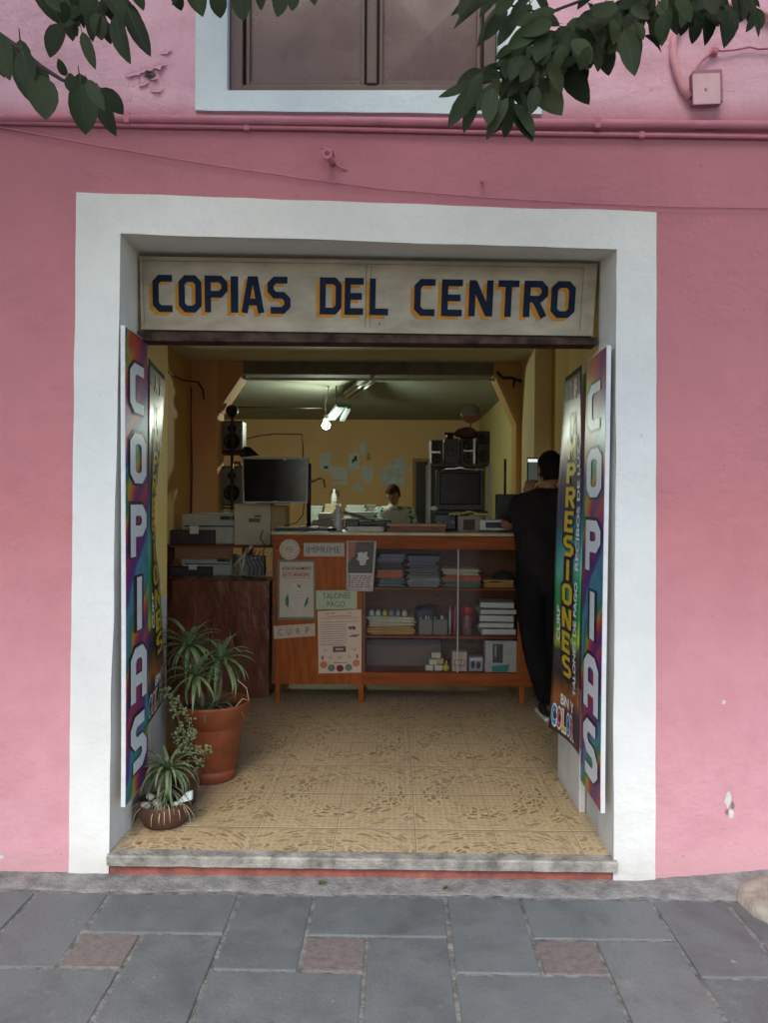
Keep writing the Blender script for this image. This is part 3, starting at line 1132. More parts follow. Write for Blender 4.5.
def chip(px, py, w, h, mat, lift=0.0022):
    mb = MB()
    pts = []
    n = 11
    for k in range(n):
        a = 2 * PI * k / n
        rr = random.uniform(.6, 1.15)
        pts.append(P(px + w * rr * math.cos(a), py + h * rr * math.sin(a), -lift))
    mb.face(pts)
    mb.build('paint_chip', mat, bld)


LIME = M('bare_lime', (0.62, 0.58, 0.52), 0.9, 0.15, 40, 0.6, 60)
for c in ((728, 800, 4, 9), (731, 813, 3, 7), (724, 702, 3, 2.5), (1, 857, 4, 2.5)):
    chip(*c, LIME)
for c in ((733, 806, 2, 5), (150, 76, 6, 4), (727, 812, 1.5, 3)):
    chip(*c, CONC, .0034)

# ---------------------------------------------------------------- interior shell
CZ = 2.73
XWL, XWR, YB = -1.83, 1.24, 8.9
YP = 3.96
mb = MB()
mb.face([(-1.19, 0.03, FZ), (0.885, 0.03, FZ), (0.885, 0.96, FZ), (-1.19, 0.96, FZ)])
mb.face([(-3.0, 0.96, FZ), (XWR + .02, 0.96, FZ), (XWR + .02, YB + .05, FZ), (-3.0, YB + .05, FZ)])
mb.build('floor', TILE, kind='structure')
mb = MB()
mb.face([(-3.0, 0.9, CZ), (XWR + .02, 0.9, CZ), (XWR + .02, YP + .14, CZ), (-3.0, YP + .14, CZ)])
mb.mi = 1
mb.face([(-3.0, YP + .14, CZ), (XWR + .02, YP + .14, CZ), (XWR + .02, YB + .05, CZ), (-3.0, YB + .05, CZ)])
mb.build('ceiling', [CEIL, plaster('rear_ceiling_light_tint', (0.26, 0.27, 0.215), 0.2, 0.15)], kind='structure')  # front lightened, rear darkened and greened: light balance put into the colours
mb = MB()
mb.face([(XWL, .95, 0), (XWL, YP + .1, 0), (XWL, YP + .1, CZ), (XWL, .95, CZ)])
mb.face([(XWL, .95, 0), (JL.x, .95, 0), (JL.x, .95, CZ), (XWL, .95, CZ)])
mb.build('side_wall', OCHRE, bld)
mb = MB()
mb.face([(XWR, .95, 0), (XWR, YP + .1, 0), (XWR, YP + .1, CZ), (XWR, .95, CZ)])
mb.face([(XWR, .95, 0), (JR.x, .95, 0), (JR.x, .95, CZ), (XWR, .95, CZ)])
mb.build('side_wall', YELLOW, bld)
mb = MB()
mb.face([(XWR, YP + .1, 0), (XWR, YB, 0), (XWR, YB, CZ), (XWR, YP + .1, CZ)])
mb.build('side_wall', PALEY, bld)
mb = MB()
mb.face([(-3, YB, 0), (XWR, YB, 0), (XWR, YB, CZ), (-3, YB, CZ)])
mb.face([(-2.95, YP + .2, 0), (-2.95, YB, 0), (-2.95, YB, CZ), (-2.95, YP + .2, CZ)])
mb.face([(-2.95, YP + .2, 0), (XWL, YP + .2, 0), (XWL, YP + .2, CZ), (-2.95, YP + .2, CZ)])
mb.build('back_wall', BACKW, bld)
# pillars with haunches and the beam between them
bz = P(300, 374, YP).z
hz = P(217, 412, YP).z
xl = P(217, 440, YP).x
xh = P(243, 374, YP).x
mb = MB()
mb.b2((XWL, YP, 0), (xl, YP + .28, CZ))
mb.mi = 1
mb.prism([V((xl, YP, hz)), V((xl, YP, CZ - .002)), V((xh, YP, CZ - .002)), V((xh, YP, bz))], (0, .277, 0))
mb.build('pillar', [ORANGE, plaster('brown_haunch', (0.66, 0.36, 0.17), 0.2, 0.15)], bld)
xr = P(516, 440, YP).x
xh2 = P(494, 376, YP).x
hz2 = P(516, 424, YP).z
mb = MB()
mb.b2((xr, YP, 0), (XWR, YP + .28, CZ))
mb.prism([V((xr, YP, hz2)), V((xr, YP, CZ - .002)), V((xh2, YP, CZ - .002)), V((xh2, YP, bz))], (0, .277, 0))
mb.mi = 1
mb.prism([V((xr, YP - .004, hz2)), V((xr, YP - .004, hz2 + .07)), V((xh2, YP - .004, bz + .05)), V((xh2, YP - .004, bz - .0))], (0, .003, 0))
mb.build('pillar', [OCHREP, PALEY], bld)
mb = MB()
mb.b2((1.105, 3.3, 0), (XWR - .001, YP - .002, CZ))
mb.build('pilaster', plaster('pale_yellow_pilaster', (0.86, 0.70, 0.36), 0.15, 0.15), bld)
mb = MB()
mb.b2((xh, YP + .003, bz), (xh2, YP + .274, CZ - .003))
mb.build('beam', DGREY if False else M('beam_paint', (0.20, 0.18, 0.14), 0.8, 0.25, 7), bld)

# ================================================================== things on the facade
# pink painted pipes running across
def hpipe(name, y_l, y_r, yoff, r, label, clips):
    a, b = P(-60, y_l, yoff), P(830, y_r, yoff)
    d = b - a
    pts = []
    for i in range(41):
        t = -1.15 + 3.3 * i / 40
        p = a + d * t
        p.z += 0.004 * noise.noise(V((p.x * 1.3, y_l, 0)))
        pts.append(p)
    o = thing(name, label, 'pipe', pts[0])
    m = MB()
    m.tube(pts, r, 12)
    m.build('tube', PINKPIPE, o)
    for px in clips:
        t = (px + 60) / 890
        p = a + d * t
        m = MB()
        m.box(p + V((0, 0.006, 0)), (.022, r * 2 + .012, r * 2 + .008), .003)
        m.build('clip', PINKPIPE, o)
    return o


hpipe('wall_pipe', 116.8, 126.5, -0.024, 0.0165, 'thick pink painted pipe along the wall directly under the window, upper of two', (130, 600))
hpipe('wall_pipe', 121.5, 138.8, -0.016, 0.0085, 'thin pink painted conduit along the wall, lower of the two pipes', (644, 250))

# thin sagging line across the facade
def wire(name, pts, r, mat, label, cat='wire', group=None):
    m = MB()
    m.tube(pts, r, 6)
    return m.build(name, mat, None, label, cat, group, loc=pts[0])


pts = [P(x, y, -0.014) for x, y in ((-80, 113), (0, 127), (100, 146), (200, 163), (300, 178), (384, 189), (480, 197), (580, 203), (680, 207), (768, 208), (860, 209))]
wire('wall_cable', pts, 0.0028, PINKPIPE, 'thin pink painted cable sagging across the wall above the white door frame')

# old lamp bracket stub at top centre
o = thing('lamp_bracket', 'small rusty lamp bracket stub sticking out of the pink wall above the doorway', 'bracket', P(328, 160, 0))
c = P(328, 157, 0)
m = MB()
m.tube([P(333, 165, 0.01), P(331, 160, -.03), P(327, 155, -.06)], [.013, .012, .014], 10)
m.build('pipe_stub', PINKPIPE, o)
m = MB()
m.lathe(P(327, 154, -.075), [(.008, .02), (.019, .018), (.021, .0), (.017, -.004), (.010, .0), (.009, .012)], 16, 'Y')
m.build('socket', PINKPIPE, o)
m = MB()
m.tube([P(321, 148, -.06), P(327, 149, -.07), P(333, 151, -.06), P(334, 157, -.03)], .0035, 6)
m.build('hook', PINKPIPE, o)
m = MB()
m.tube([P(332, 160, -.02), P(338, 166, -.012), P(344, 169, -.008), P(348, 171, .004)], .004, 6)
m.build('cable', PINKPIPE, o)
wire('anchor_bolt', [P(482, 181, 0.01), P(483, 181, -.035)], 0.006, PINKPIPE, 'short bolt sticking out of the pink wall to the right above the doorway', 'bolt')

# electric box with looping conduit, upper right
o = thing('junction_box', 'square pink junction box with a curved conduit on the upper right of the wall', 'junction box', P(706, 90, 0))
m = MB()
bc = P(706, 89, -0.02)
m.box(bc, (.112, .05, .125), .004, ry=R(-2))
m.mi = 1
m.box(P(706.5, 89, -.0475), (.104, .006, .117), .002, ry=R(-2))
m.build('box', [M('pink_box_side', (0.36, 0.17, 0.20), 0.7, 0.2, 9), M('pink_cover', (0.66, 0.42, 0.46), 0.6, 0.1, 9)], o)
m = MB()
cc = P(706, 89, -.0515)
m.lathe(cc, [(.005, .002), (.006, 0), (.004, -.002)], 10, 'Y')
m.build('screw', GREYM, o)
m = MB()
m.tube([P(x, y, -.02) for x, y in ((690, 98), (683, 88), (677, 72), (673, 55), (674, 38), (681, 22), (694, 10), (712, 4), (735, 5), (760, 12), (790, 25))], .0135, 12)
m.build('conduit', M('pale_pink_conduit', (0.70, 0.33, 0.37), 0.5, 0.12, 9), o)
m = MB()
m.tube([P(696, 75, -.045), P(698, 66, -.03), P(703, 60, -.02), P(709, 55, -.018), P(713, 50, -.022)], .006, 6)
m.tube([P(713, 50, -.022), P(722, 51, -.018), P(735, 50, -.015), P(750, 47, -.015), P(758, 49, -.015), P(790, 48, -.012)], .004, 6)
m.build('cable', PINKPIPE, o)
m = MB()
m.box(P(714, 52, -.012), (.03, .03, .026), .006, ry=.3)
m.build('clamp', PINKPIPE, o)

# ---------------------------------------------------------------- shop sign
SY = 0.235
sg = thing('shop_sign', 'cream shop sign above the doorway reading COPIAS DEL CENTRO in navy letters', 'sign', P(368, 295, SY))
c00, c10, c11, c01 = P(142, 330, SY), P(592, 336.5, SY), P(597, 264.5, SY), P(140, 257, SY)
fs = patch(c00, c10, c11, c01)
m = MB()
sheet(m, fs, 1, 1, 0.02)
m.build('board', SIGNB, sg)
m = MB()
for (u0, v0, u1, v1) in ((0, 0, 1, .075), (0, .95, 1, 1), (0, .076, .006, .949), (.972, .076, 1, .949)):
    ff = patch(fs(u0, v0, .012), fs(u1, v0, .012), fs(u1, v1, .012), fs(u0, v1, .012))
    sheet(m, ff, 1, 1, 0.0115)
m.build('moulding', SIGNB, sg)
m = MB()
put_rect(m, fs, .497, .08, .4985, .94, .0012)
put_rect(m, fs, .508, .08, .509, .94, .0012)
for (u, v) in ((.483, .30), (.529, .13)):
    put_disc(m, fs, u, v, .0025, .014, .0012, 8)
m.build('seam', INKG, sg)


def upx(px):
    return (px - 141) / (594.5 - 141)


words = [('COPIaS', 153, 291), ('DEL', 321, 392), ('CENTRO', 415.5, 575)]
for w, xa, xb in words:
    adv = [0.30 if ch == 'I' else 1.0 for ch in w]
    gap = 0.17 if w != 'DEL' else 0.18
    tot = sum(adv) + gap * (len(w) - 1)
    k = (xb - xa) / tot
    x = xa
    for ch, a in zip(w, adv):
        u0, u1 = upx(x), upx(x + a * k)
        m = MB()
        put_letter(m, fs, ch, u0, .255, u1, .755, 0.0022, 1.12)
        lt = m.build('letter', NAVY, sg)
        m = MB()
        put_letter(m, fs, ch, u0 - .0078, .212, u1 - .0078, .712, 0.0009, 1.12)
        m.build('letter_shadow', GOLD, lt)
        x += (a + gap) * k

# ---------------------------------------------------------------- tall COPIAS panels
def copias_panel(fx, bx, ytop, ybot, yd, label, flip):
    """fx/bx: pixel columns of the printed face's street edge and inner edge"""
    zt = P(fx, ytop, 0.0).z
    zb = P(fx, ybot, 0.0).z
    a = P(fx, 560, -0.012)
    b = P(bx, 560, yd)
    if not flip:        # left jamb: faces +X, u runs from the street inwards
        p00, p10 = V((a.x, a.y, zb)), V((b.x, b.y, zb))
    else:
        p00, p10 = V((b.x, b.y, zb)), V((a.x, a.y, zb))
    up = V((0, 0, zt - zb))
    f = patch(p00, p10, p10 + up, p00 + up, lambda u, v: 0.004 * math.sin(3.3 * v + 1))
    o = thing('banner', label, 'banner', V((a.x, a.y, zb)), 'tall COPIAS panels on the door jambs')
    m = MB()
    sheet(m, f, 3, 24, 0.017)
    m.build('panel', PANELEDGE, o)
    m = MB()
    g = patch(f(0.006, 0.002, .0), f(0.994, 0.002, .0), f(0.994, .998, .0), f(0.006, .998, .0), lambda u, v: 0.0012 + 0.004 * (math.sin(3.3 * v + 1) - ((1 - v) * math.sin(1) + v * math.sin(4.3))))
    sheet(m, g, 3, 24)
    m.build('print', SWIRL2 if flip else SWIRL, o)
    return o, f, zt, zb


def copias_letters(o, f, spans, zt, zb, flip):
    for ch, (ya, yb) in zip('COPIAS', spans):
        v1 = (zt_from(ya) - zb) / (zt - zb)
        v0 = (zt_from(yb) - zb) / (zt - zb)
        u0, u1 = .20, .86
        if ch == 'I':
            u0, u1 = .44, .66
        m = MB()
        put_letter(m, f, ch, u0, v0, u1, v1, 0.0042, 1.35 if ch != 'I' else 1.0)
        lt = m.build('letter', VWHITE, o)
        m = MB()
        put_letter(m, f, ch, u0 - .04, v0 - .003, u1 + .015, v1 + .005, 0.0025, 1.55)
        m.build('letter_outline', VPURP, lt)


def zt_from(y):
    return P(128, y, 0.15).z


ba, f1, zt, zb = copias_panel(125, 147.5, 326, 806, 0.31, 'tall narrow multicoloured COPIAS panel on the left door jamb', False)
copias_letters(ba, f1, [(366, 412), (435, 482), (506, 556), (577, 630), (648, 700), (716, 768)], zt, zb, False)


def zt_from(y):
    return P(596, y, 0.15).z


bb, f2, zt, zb = copias_panel(604, 583.5, 346, 812, 0.36, 'tall narrow multicoloured COPIAS panel on the right door jamb', True)
copias_letters(bb, f2, [(384, 428), (450, 496), (522, 572), (592, 640), (658, 712), (724, 778)], zt, zb, True)

# ---------------------------------------------------------------- hanging vinyl banners behind them
def vinyl(p00, p10, p11, p01, label, wave, flip):
    f = patch(p00, p10, p11, p01, wave)
    o = thing('vinyl_banner', label, 'banner', p00, 'hanging vinyl banners behind the COPIAS panels')
    m = MB()
    sheet(m, f, 12, 40, 0.0015)
    m.build('sheet', VINYL, o)
    uc0, uc1 = (.34, .70) if flip else (.32, .68)
    n = len('IMPRESIONES')
    top, bot = .885, .165
    st = (top - bot) / n
    for i, ch in enumerate('IMPRESIONES'):
        v1 = top - i * st
        v0 = v1 - st * .84
        a, b = uc0, uc1
        if ch == 'I':
            a, b = (uc0 + uc1) / 2 - .055, (uc0 + uc1) / 2 + .055
        m = MB()
        put_letter(m, f, ch, a, v0, b, v1, 0.0042, 1.25 if ch != 'I' else 1.0)
        lt = m.build('letter', VYEL, o)
        m = MB()
        put_letter(m, f, ch, a - .035, v0 - .006, b + .035, v1 + .006, 0.0022, 1.9)
        m.build('letter_outline', VPURP, lt)
    ua, ub = (.78, .91)
    side = [('RECIBOS DE LUZ', ua, .47, ub, .80), ('TALONES DE PAGO', ua, .14, ub, .44) if flip else ('ACTAS', ua, .22, ub, .40), ('CURP', .14, .26, .26, .36)]
    for body, u0, v0, u1, v1 in side:
        m = MB()
        put_text(m, f, body, u0, v0, u1, v1, .0042, .03, True)
        m.build('small_lettering', VWHITE, o)
    m = MB()
    mats = [VWHITE, VBLUE, VRED, VYEL]
    put_text(m, f, 'BN Y', .30, .088, .80, .118, .0032, .03)
    x = .07
    for k, ch in enumerate('COLOR'):
        m.mi = 0
        put_text(m, f, ch, x - .015, .012, x + .135, .08, .0028, .085)
        m.mi = (1, 2, 3, 1, 2)[k]
        put_text(m, f, ch, x, .018, x + .12, .074, .0042, .04)
        x += .142
    m.build('colour_lettering', mats, o)
    # heading at the top
    m = MB()
    m.mi = 0
    put_rect(m, f, .06, .93, .94, .985, .0015)
    m.mi = 1
    for k, ch in enumerate('AF'):
        m.mi = 1 + k
        put_text(m, f, ch, .32 + .30 * k, .925, .52 + .30 * k, .975, .0035, .06)
    m.build('heading', [DGREY, YELP, VRED], o)
    return o, f


p00, p10 = P(146, 728, 0.33), P(162, 700, 0.84)
zlo = p00.z
p10 = V((p10.x, p10.y, zlo + .01))
t01, t11 = P(149.5, 358, 0.33), P(163, 368, 0.84)
t11 = V((t11.x, t11.y, t01.z))
vinyl(p00, p10, t11, t01, 'hanging vinyl banner reading IMPRESIONES at the left, behind the potted plants',
      lambda u, v: 0.012 * math.sin(5 * v + 2 * u) * (0.3 + u) + 0.01 * math.sin(PI * u) * math.sin(9 * v), False)
q10 = P(579, 755, 0.38)
q00 = P(548.5, 728, 0.78)
q00 = V((q00.x, q00.y, q10.z + .01))
q11 = P(583, 365, 0.38)
q01 = P(564, 371, 0.74)
q01 = V((q01.x, q01.y, q11.z))
vinyl(q00, q10, q11, q01, 'hanging vinyl banner reading IMPRESIONES at the right, its lower edge curling out beside the man',
      lambda u, v: -0.014 * math.sin(PI * u) * (1 - v) - 0.006 * math.sin(8 * v + 3 * u), True)

# ================================================================== TREE
tr = thing('tree', 'dark green broadleaf street tree whose branches hang across the top of the facade', 'tree', (-2.35, -1.75, 0))


def leaf(m, base, tip, width, nrm, droop=0.15, fold=0.25, bend=0.0, vein=False):
    """pointed oval leaf, folded on its midrib"""
    base, tip = V(base), V(tip)
    ax = tip - base
    L = ax.length
    d = ax / L
    side = d.cross(nrm)
    if side.length < 1e-4:
        side = d.orthogonal()
    side.normalize()
    n = side.cross(d).normalized()
    prof = [(0.0, 0.05), (.10, .58), (.25, .94), (.44, 1.04), (.64, .95), (.81, .66), (.93, .30), (1.0, 0.0)]
    mid, le, ri = [], [], []
    for t, w in prof:
        c = base + ax * t - n * (droop * L * (t * t - t * .3)) * .5 + side * (bend * L * t * (1 - t))
        mid.append(m.v(c))
        hw = width * .5 * w
        if t < 1:
            le.append(m.v(c + side * hw + n * hw * fold))
            ri.append(m.v(c - side * hw + n * hw * fold))
    fs = []
    for i in range(len(prof) - 1):
        if i < len(prof) - 2:
            fs.append(m.bm.faces.new((mid[i], mid[i + 1], le[i + 1], le[i])))
            fs.append(m.bm.faces.new((mid[i], ri[i], ri[i + 1], mid[i + 1])))
        else:
            fs.append(m.bm.faces.new((mid[i], mid[i + 1], le[i])))
            fs.append(m.bm.faces.new((mid[i], ri[i], mid[i + 1])))
    m._tag(fs, True)
    if vein:
        keep = m.mi
        m.mi = 3
        pr = None
        vf = []
        for (t, w) in prof:
            c = base + ax * t - n * (droop * L * (t * t - t * .3)) * .5 + side * (bend * L * t * (1 - t))
            vw = width * .030 * (1 - t * .8)
            lift = n * (.0006 + vw * fold)
            row = (m.v(c + side * vw + lift), m.v(c - side * vw + lift))
            if pr:
                vf.append(m.bm.faces.new((pr[0], pr[1], row[1], row[0])))
            pr = row
        m._tag(vf, True)
        m.mi = keep
        d0 = d * -1 + V((0, 0, .15))
        m.mi = 3
        m.tube([base, base + d0 * L * .10, base + d0 * L * .17], [width * .03, width * .025, width * .02], 5)
        m.mi = keep


LV = [  # base px -> tip px, width px
    # left upper clump
    (34, -14, 62, 24, 20), (64, 25, 47, 56, 23), (70, 12, 72, 39, 15), (82, 32, 93, 66, 11), (97, 8, 88, 37, 17), (104, 20, 110, 44, 10),
    (116, 14, 124, 58, 17), (128, 8, 150, 54, 15), (108, -6, 122, 28, 19), (52, -12, 70, 30, 18), (84, -10, 100, 30, 18), (64, -12, 44, 12, 14),
    (72, -6, 58, 20, 14), (100, -10, 134, 28, 18), (90, -8, 80, 24, 15), (120, -4, 142, 36, 16), (40, -16, 50, 6, 14),
    # left lower spray
    (20, 40, 27, 100, 23), (36, 74, 46, 119, 28), (66, 76, 57, 59, 9), (68, 74, 77, 93, 13), (81, 84, 86, 134, 27), (100, 88, 123, 114, 17),
    (97, 93, 112, 134, 16), (-4, 32, 8, 79, 19), (-10, 44, 4, 76, 14), (22, 50, 30, 90, 18),
    # top edge, middle
    (176, -10, 181, 11, 11), (195, -9, 202, 14, 16), (217, -11, 220, 18, 17), (242, -13, 243, 21, 18), (262, -12, 261, 7, 12), (280, -12, 278, 14, 14),
    (295, -10, 292, 11, 12), (311, -10, 315, 5, 10), (185, -12, 170, 4, 10), (330, -13, 338, 0, 10),
    # right clump
    (494, -4, 452, 26, 15), (488, -8, 450, 8, 13), (502, 4, 476, 44, 12), (507, 8, 484, 40, 12), (518, 10, 497, 42, 14), (546, 17, 508, 20, 14),
    (552, 22, 520, 34, 15), (560, 26, 524, 12, 13), (540, 26, 508, 48, 14), (534, 30, 546, 56, 18), (548, 34, 536, 62, 20), (560, 38, 544, 70, 20),
    (522, 54, 496, 63, 14), (503, 76, 470, 82, 12), (478, 78, 438, 97, 13), (482, 84, 448, 127, 15), (478, 92, 463, 131, 13), (493, 88, 488, 124, 17),
    (508, 98, 486, 137, 13), (510, 106, 505, 138, 14), (512, 104, 533, 141, 17), (534, 84, 562, 115, 22), (524, 90, 529, 115, 7), (548, 62, 562, 93, 13),
    (560, 48, 590, 103, 25), (552, 52, 560, 80, 18), (572, 40, 592, 62, 16), (602, 34, 609, 76, 19), (590, 30, 570, 58, 17), (596, 40, 598, 72, 15),
    (624, 30, 635, 76, 19), (640, -6, 642, 32, 15), (658, 4, 658, 47, 17), (676, -10, 690, 22, 15), (690, 0, 682, 36, 15), (706, -4, 710, 42, 17),
    (722, 4, 729, 44, 21), (736, 0, 753, 26, 17), (746, -8, 757, 16, 14), (612, 20, 622, 52, 17), (618, 10, 606, 44, 16), (630, 8, 616, 38, 16),
    (648, -4, 630, 26, 16), (664, -6, 672, 26, 15), (700, -8, 694, 26, 15), (716, -6, 720, 24, 16), (500, 92, 516, 112, 16), (498, 84, 478, 108, 15),
    (520, 76, 500, 96, 16), (526, 70, 546, 92, 17), (512, 84, 524, 104, 15), (576, 28, 590, 52, 18), (586, 20, 604, 46, 18), (566, 34, 578, 70, 20),
    (540, 46, 522, 66, 18), (530, 4, 514, 22, 14), (470, -10, 458, 14, 12), (514, -8, 500, 16, 13), (536, -6, 548, 12, 12), (604, 4, 590, 24, 14),
]
m = MB()
LV2 = []
for (bx, by, tx, ty, w) in LV:
    if by < -40 or (170 < tx < 340):
        continue
    if random.random() < (1.0 if tx > 400 else .5):
        jx, jy = random.uniform(-12, 12), random.uniform(-14, 4)
        sh = random.uniform(.5, .9)
        LV2.append((bx + jx, by + jy, bx + jx + (tx - bx) * sh + random.uniform(-9, 9), min(by + jy + (ty - by) * sh, ty), w * random.uniform(.65, .9)))
BR = [(690, -14), (640, 2), (600, 22), (574, 38), (545, 55), (520, 72)]
for q_ in range(95):
    i_ = random.randrange(len(BR) - 1)
    tt = random.random()
    x_ = BR[i_][0] * (1 - tt) + BR[i_ + 1][0] * tt + random.gauss(0, 14)
    y_ = BR[i_][1] * (1 - tt) + BR[i_ + 1][1] * tt + random.gauss(4, 10)
    a_ = random.gauss(PI / 2 + .25, .75)
    l_ = random.uniform(17, 30)
    LV2.append((x_, y_, x_ + l_ * math.cos(a_), y_ + l_ * math.sin(a_), l_ * random.uniform(.40, .55)))
for q_ in range(40):
    x_, y_ = random.uniform(655, 765), random.uniform(-16, 14)
    a_ = random.gauss(PI / 2, .6)
    l_ = random.uniform(17, 28)
    LV2.append((x_, y_, x_ + l_ * math.cos(a_), y_ + l_ * math.sin(a_), l_ * random.uniform(.42, .55)))
for q_ in range(26):
    x_, y_ = random.uniform(40, 130), random.uniform(-16, 14)
    a_ = random.gauss(PI / 2, .6)
    l_ = random.uniform(17, 28)
    LV2.append((x_, y_, x_ + l_ * math.cos(a_), y_ + l_ * math.sin(a_), l_ * random.uniform(.42, .55)))
for k, (bx, by, tx, ty, w) in enumerate(LV + LV2):
    yb = -1.08 + random.uniform(-.13, .13) + (random.uniform(-.08, .16) if k >= len(LV) else 0)
    b = P(bx, by, yb)
    t = P(tx, ty, yb + random.uniform(-.03, .03))
    nrm = V((random.uniform(-.6, .6), -1, random.uniform(-.3, .7))).normalized()
    m.mi = random.choice((0, 0, 0, 1, 1, 2))
    leaf(m, b, t, w * (yb + 3.14) / 800 * random.uniform(.95, 1.2), nrm, random.uniform(.0, .6), random.uniform(-.1, .6), random.uniform(-.18, .18), True)
m.mi = 0
# unseen rest of the crown: leaf clumps spread and thickened to shade the upper wall
for k in range(330):
    cc = V((random.uniform(-4.6, 3.2), random.uniform(-2.75, -0.85), random.uniform(3.3, 5.0)))
    rr = random.uniform(.25, .5)
    for j in range(16):
        p = cc + V((random.gauss(0, rr), random.gauss(0, rr), random.gauss(0, rr * .6)))
        if p.y > -.25 or p.z < 1.48 + .68 * (p.y + 3.14) + .16 or p.z < 2.95:
            continue
        d = V((random.uniform(-1, 1), random.uniform(-1, 1), random.uniform(-1.2, .2))).normalized()
        L = random.uniform(.07, .12)
        leaf(m, p, p + d * L * 1.6, L * 1.0, V((random.uniform(-.6, .6), random.uniform(-.6, .6), 1)).normalized())
m.build('crown', [LEAF, leaf_mat('young_tree_leaf', 1.5), leaf_mat('old_tree_leaf', .7), M('leaf_vein', (0.048, 0.060, 0.028), .6, .2, 20, spec=.1)], tr, normals=False)
# trunk and limbs
m = MB()
m.tube([(-2.35, -1.75, -.02), (-2.33, -1.76, .5), (-2.27, -1.78, 1.3), (-2.22, -1.82, 2.2), (-2.1, -1.9, 3.0), (-1.9, -2.0, 3.9), (-1.8, -2.0, 5.0)],
       [.15, .125, .11, .10, .085, .06, .02], 14)
m.build('trunk', BARK, tr)


def limb(pts, r0, r1, n=8):
    m = MB()
    k = len(pts)
    m.tube(pts, [r0 + (r1 - r0) * i / (k - 1) for i in range(k)], n)
    m.build('branch', TWIG if r0 < .02 else BARK, tr)


yb = -1.08
limb([(-2.1, -1.9, 3.0), (-1.5, -1.6, 3.35), (-.6, -1.3, 3.55), (.4, -1.15, 3.5), (1.1, -1.1, 3.25)], .05, .012)
limb([(1.1, -1.1, 3.25)] + [P(x, y, yb) for x, y in ((690, -14), (640, 0), (600, 22), (574, 38), (545, 55), (520, 72), (505, 88), (498, 104))], .010, .0022, 6)
limb([P(640, 0, yb), P(600, -6, yb), P(545, 14, yb), P(505, 4, yb), P(490, -4, yb)], .005, .002, 6)
limb([P(690, -14, yb), P(720, -6, yb), P(745, -6, yb)], .005, .002, 6)
limb([P(520, 72, yb), P(500, 78, yb), P(478, 82, yb)], .003, .0015, 6)
limb([(-1.5, -1.6, 3.35), (-1.2, -1.2, 3.05), P(-40, 10, yb), P(0, 36, yb), P(18, 48, yb), P(40, 66, yb), P(62, 80, yb), P(84, 86, yb), P(102, 90, yb)], .014, .0018, 6)
limb([(-1.5, -1.6, 3.35), (-1.0, -1.2, 3.1), P(40, -40, yb), P(66, 6, yb), P(68, 26, yb)], .010, .002, 6)
limb([P(40, -40, yb), P(90, -14, yb), P(118, 6, yb), P(128, 16, yb)], .006, .002, 6)
limb([(-.6, -1.3, 3.55), (-.6, -1.15, 3.1), P(190, -14, yb), P(250, -18, yb), P(310, -16, yb)], .008, .002, 6)

# ================================================================== PLANTS BY THE DOOR
def blade(m, base, azim, length, width, elev, curl, n=9, roll=0.0):
    """arching strap leaf"""
    d = V((math.cos(azim), math.sin(azim), 0))
    side = V((-math.sin(azim), math.cos(azim), 0))
    p = V(base)
    e = elev
    pr = None
    st = length / n
    for i in range(n + 1):
        t = i / n
        w = width * (0.75 + .5 * t) * (1 - t) ** .55 if t > .5 else width * (.75 + .5 * t)
        w = width * min(1, .7 + t) * (1 - t ** 2.2) + .0006
        dirv = d * math.cos(e) + V((0, 0, 1)) * math.sin(e)
        up = side.cross(dirv)
        row = (m.v(p + side * w * .5 + up * -w * .22), m.v(p), m.v(p - side * w * .5 + up * -w * .22))
        if pr:
            m._tag([m.bm.faces.new((pr[0], pr[1], row[1], row[0])), m.bm.faces.new((pr[1], pr[2], row[2], row[1]))], True)
        pr = row
        p = p + dirv * st
        e -= curl / n * (0.6 + .8 * t)


def rosette(m, c, n, L, w, emin=.1, emax=1.25, curl=1.5):
    for i in range(n):
        t = i / (n - 1)
        az = i * 2.39996 + random.uniform(-.2, .2)
        blade(m, V(c) + V((0, 0, .012 * (1 - t))), az, L * random.uniform(.75, 1.12), w * random.uniform(.85, 1.15), emin + (emax - emin) * t, curl * random.uniform(.7, 1.25))


pc = V((-.935, .89, FZ))
o = thing('potted_plant', 'large terracotta coloured pot with spiky aloe like rosettes standing by the left jamb', 'plant', pc)
m = MB()
m.lathe(pc, [(.118, 0), (.126, .002), (.131, .035), (.133, .05), (.126, .055), (.128, .062), (.136, .066), (.160, .27), (.164, .278), (.172, .282), (.196, .375), (.201, .385), (.197, .392), (.186, .388), (.176, .34)], 44, caps=False)
m.lathe(pc, [(0.0005, .004), (.118, .004)], 44, caps=False)
m.build('pot', TERRA, o)
m = MB()
m.lathe(pc, [(.0005, .35), (.08, .345), (.179, .338)], 30, caps=False)
m.build('soil', SOIL, o)
for (px, py, yy, n, L) in ((189, 648, .85, 24, .19), (221, 662, .93, 24, .20), (196, 678, .74, 16, .18)):
    c = P(px, py, yy)
    foot = V((pc.x + (c.x - pc.x) * .5, pc.y + (c.y - pc.y) * .5, FZ + .34))
    m = MB()
    m.tube([foot, foot * .5 + c * .5 + V((.01, 0, 0)), c], [.013, .012, .010], 8)
    m.build('stem', M('plant_stem', (0.19, 0.15, 0.08), 0.7, 0.3, 30), o)
    m = MB()
    rosette(m, c, int(n * 1.7), L * 1.12, .024, -.6, 1.35, 1.6)
    m.build('rosette', ALOE, o, normals=False)
m = MB()
for i in range(44):
    a = random.uniform(-2.6, 2.4)
    rr = random.uniform(.03, .12)
    blade(m, (pc.x + rr * math.cos(a), pc.y - .03 + rr * math.sin(a) * .7, FZ + .36), random.uniform(0, 6.28), random.uniform(.10, .2), .007, random.uniform(.2, 1.1), random.uniform(1.2, 2.4))
m.build('small_leaves', ALOE, o, normals=False)
m = MB()
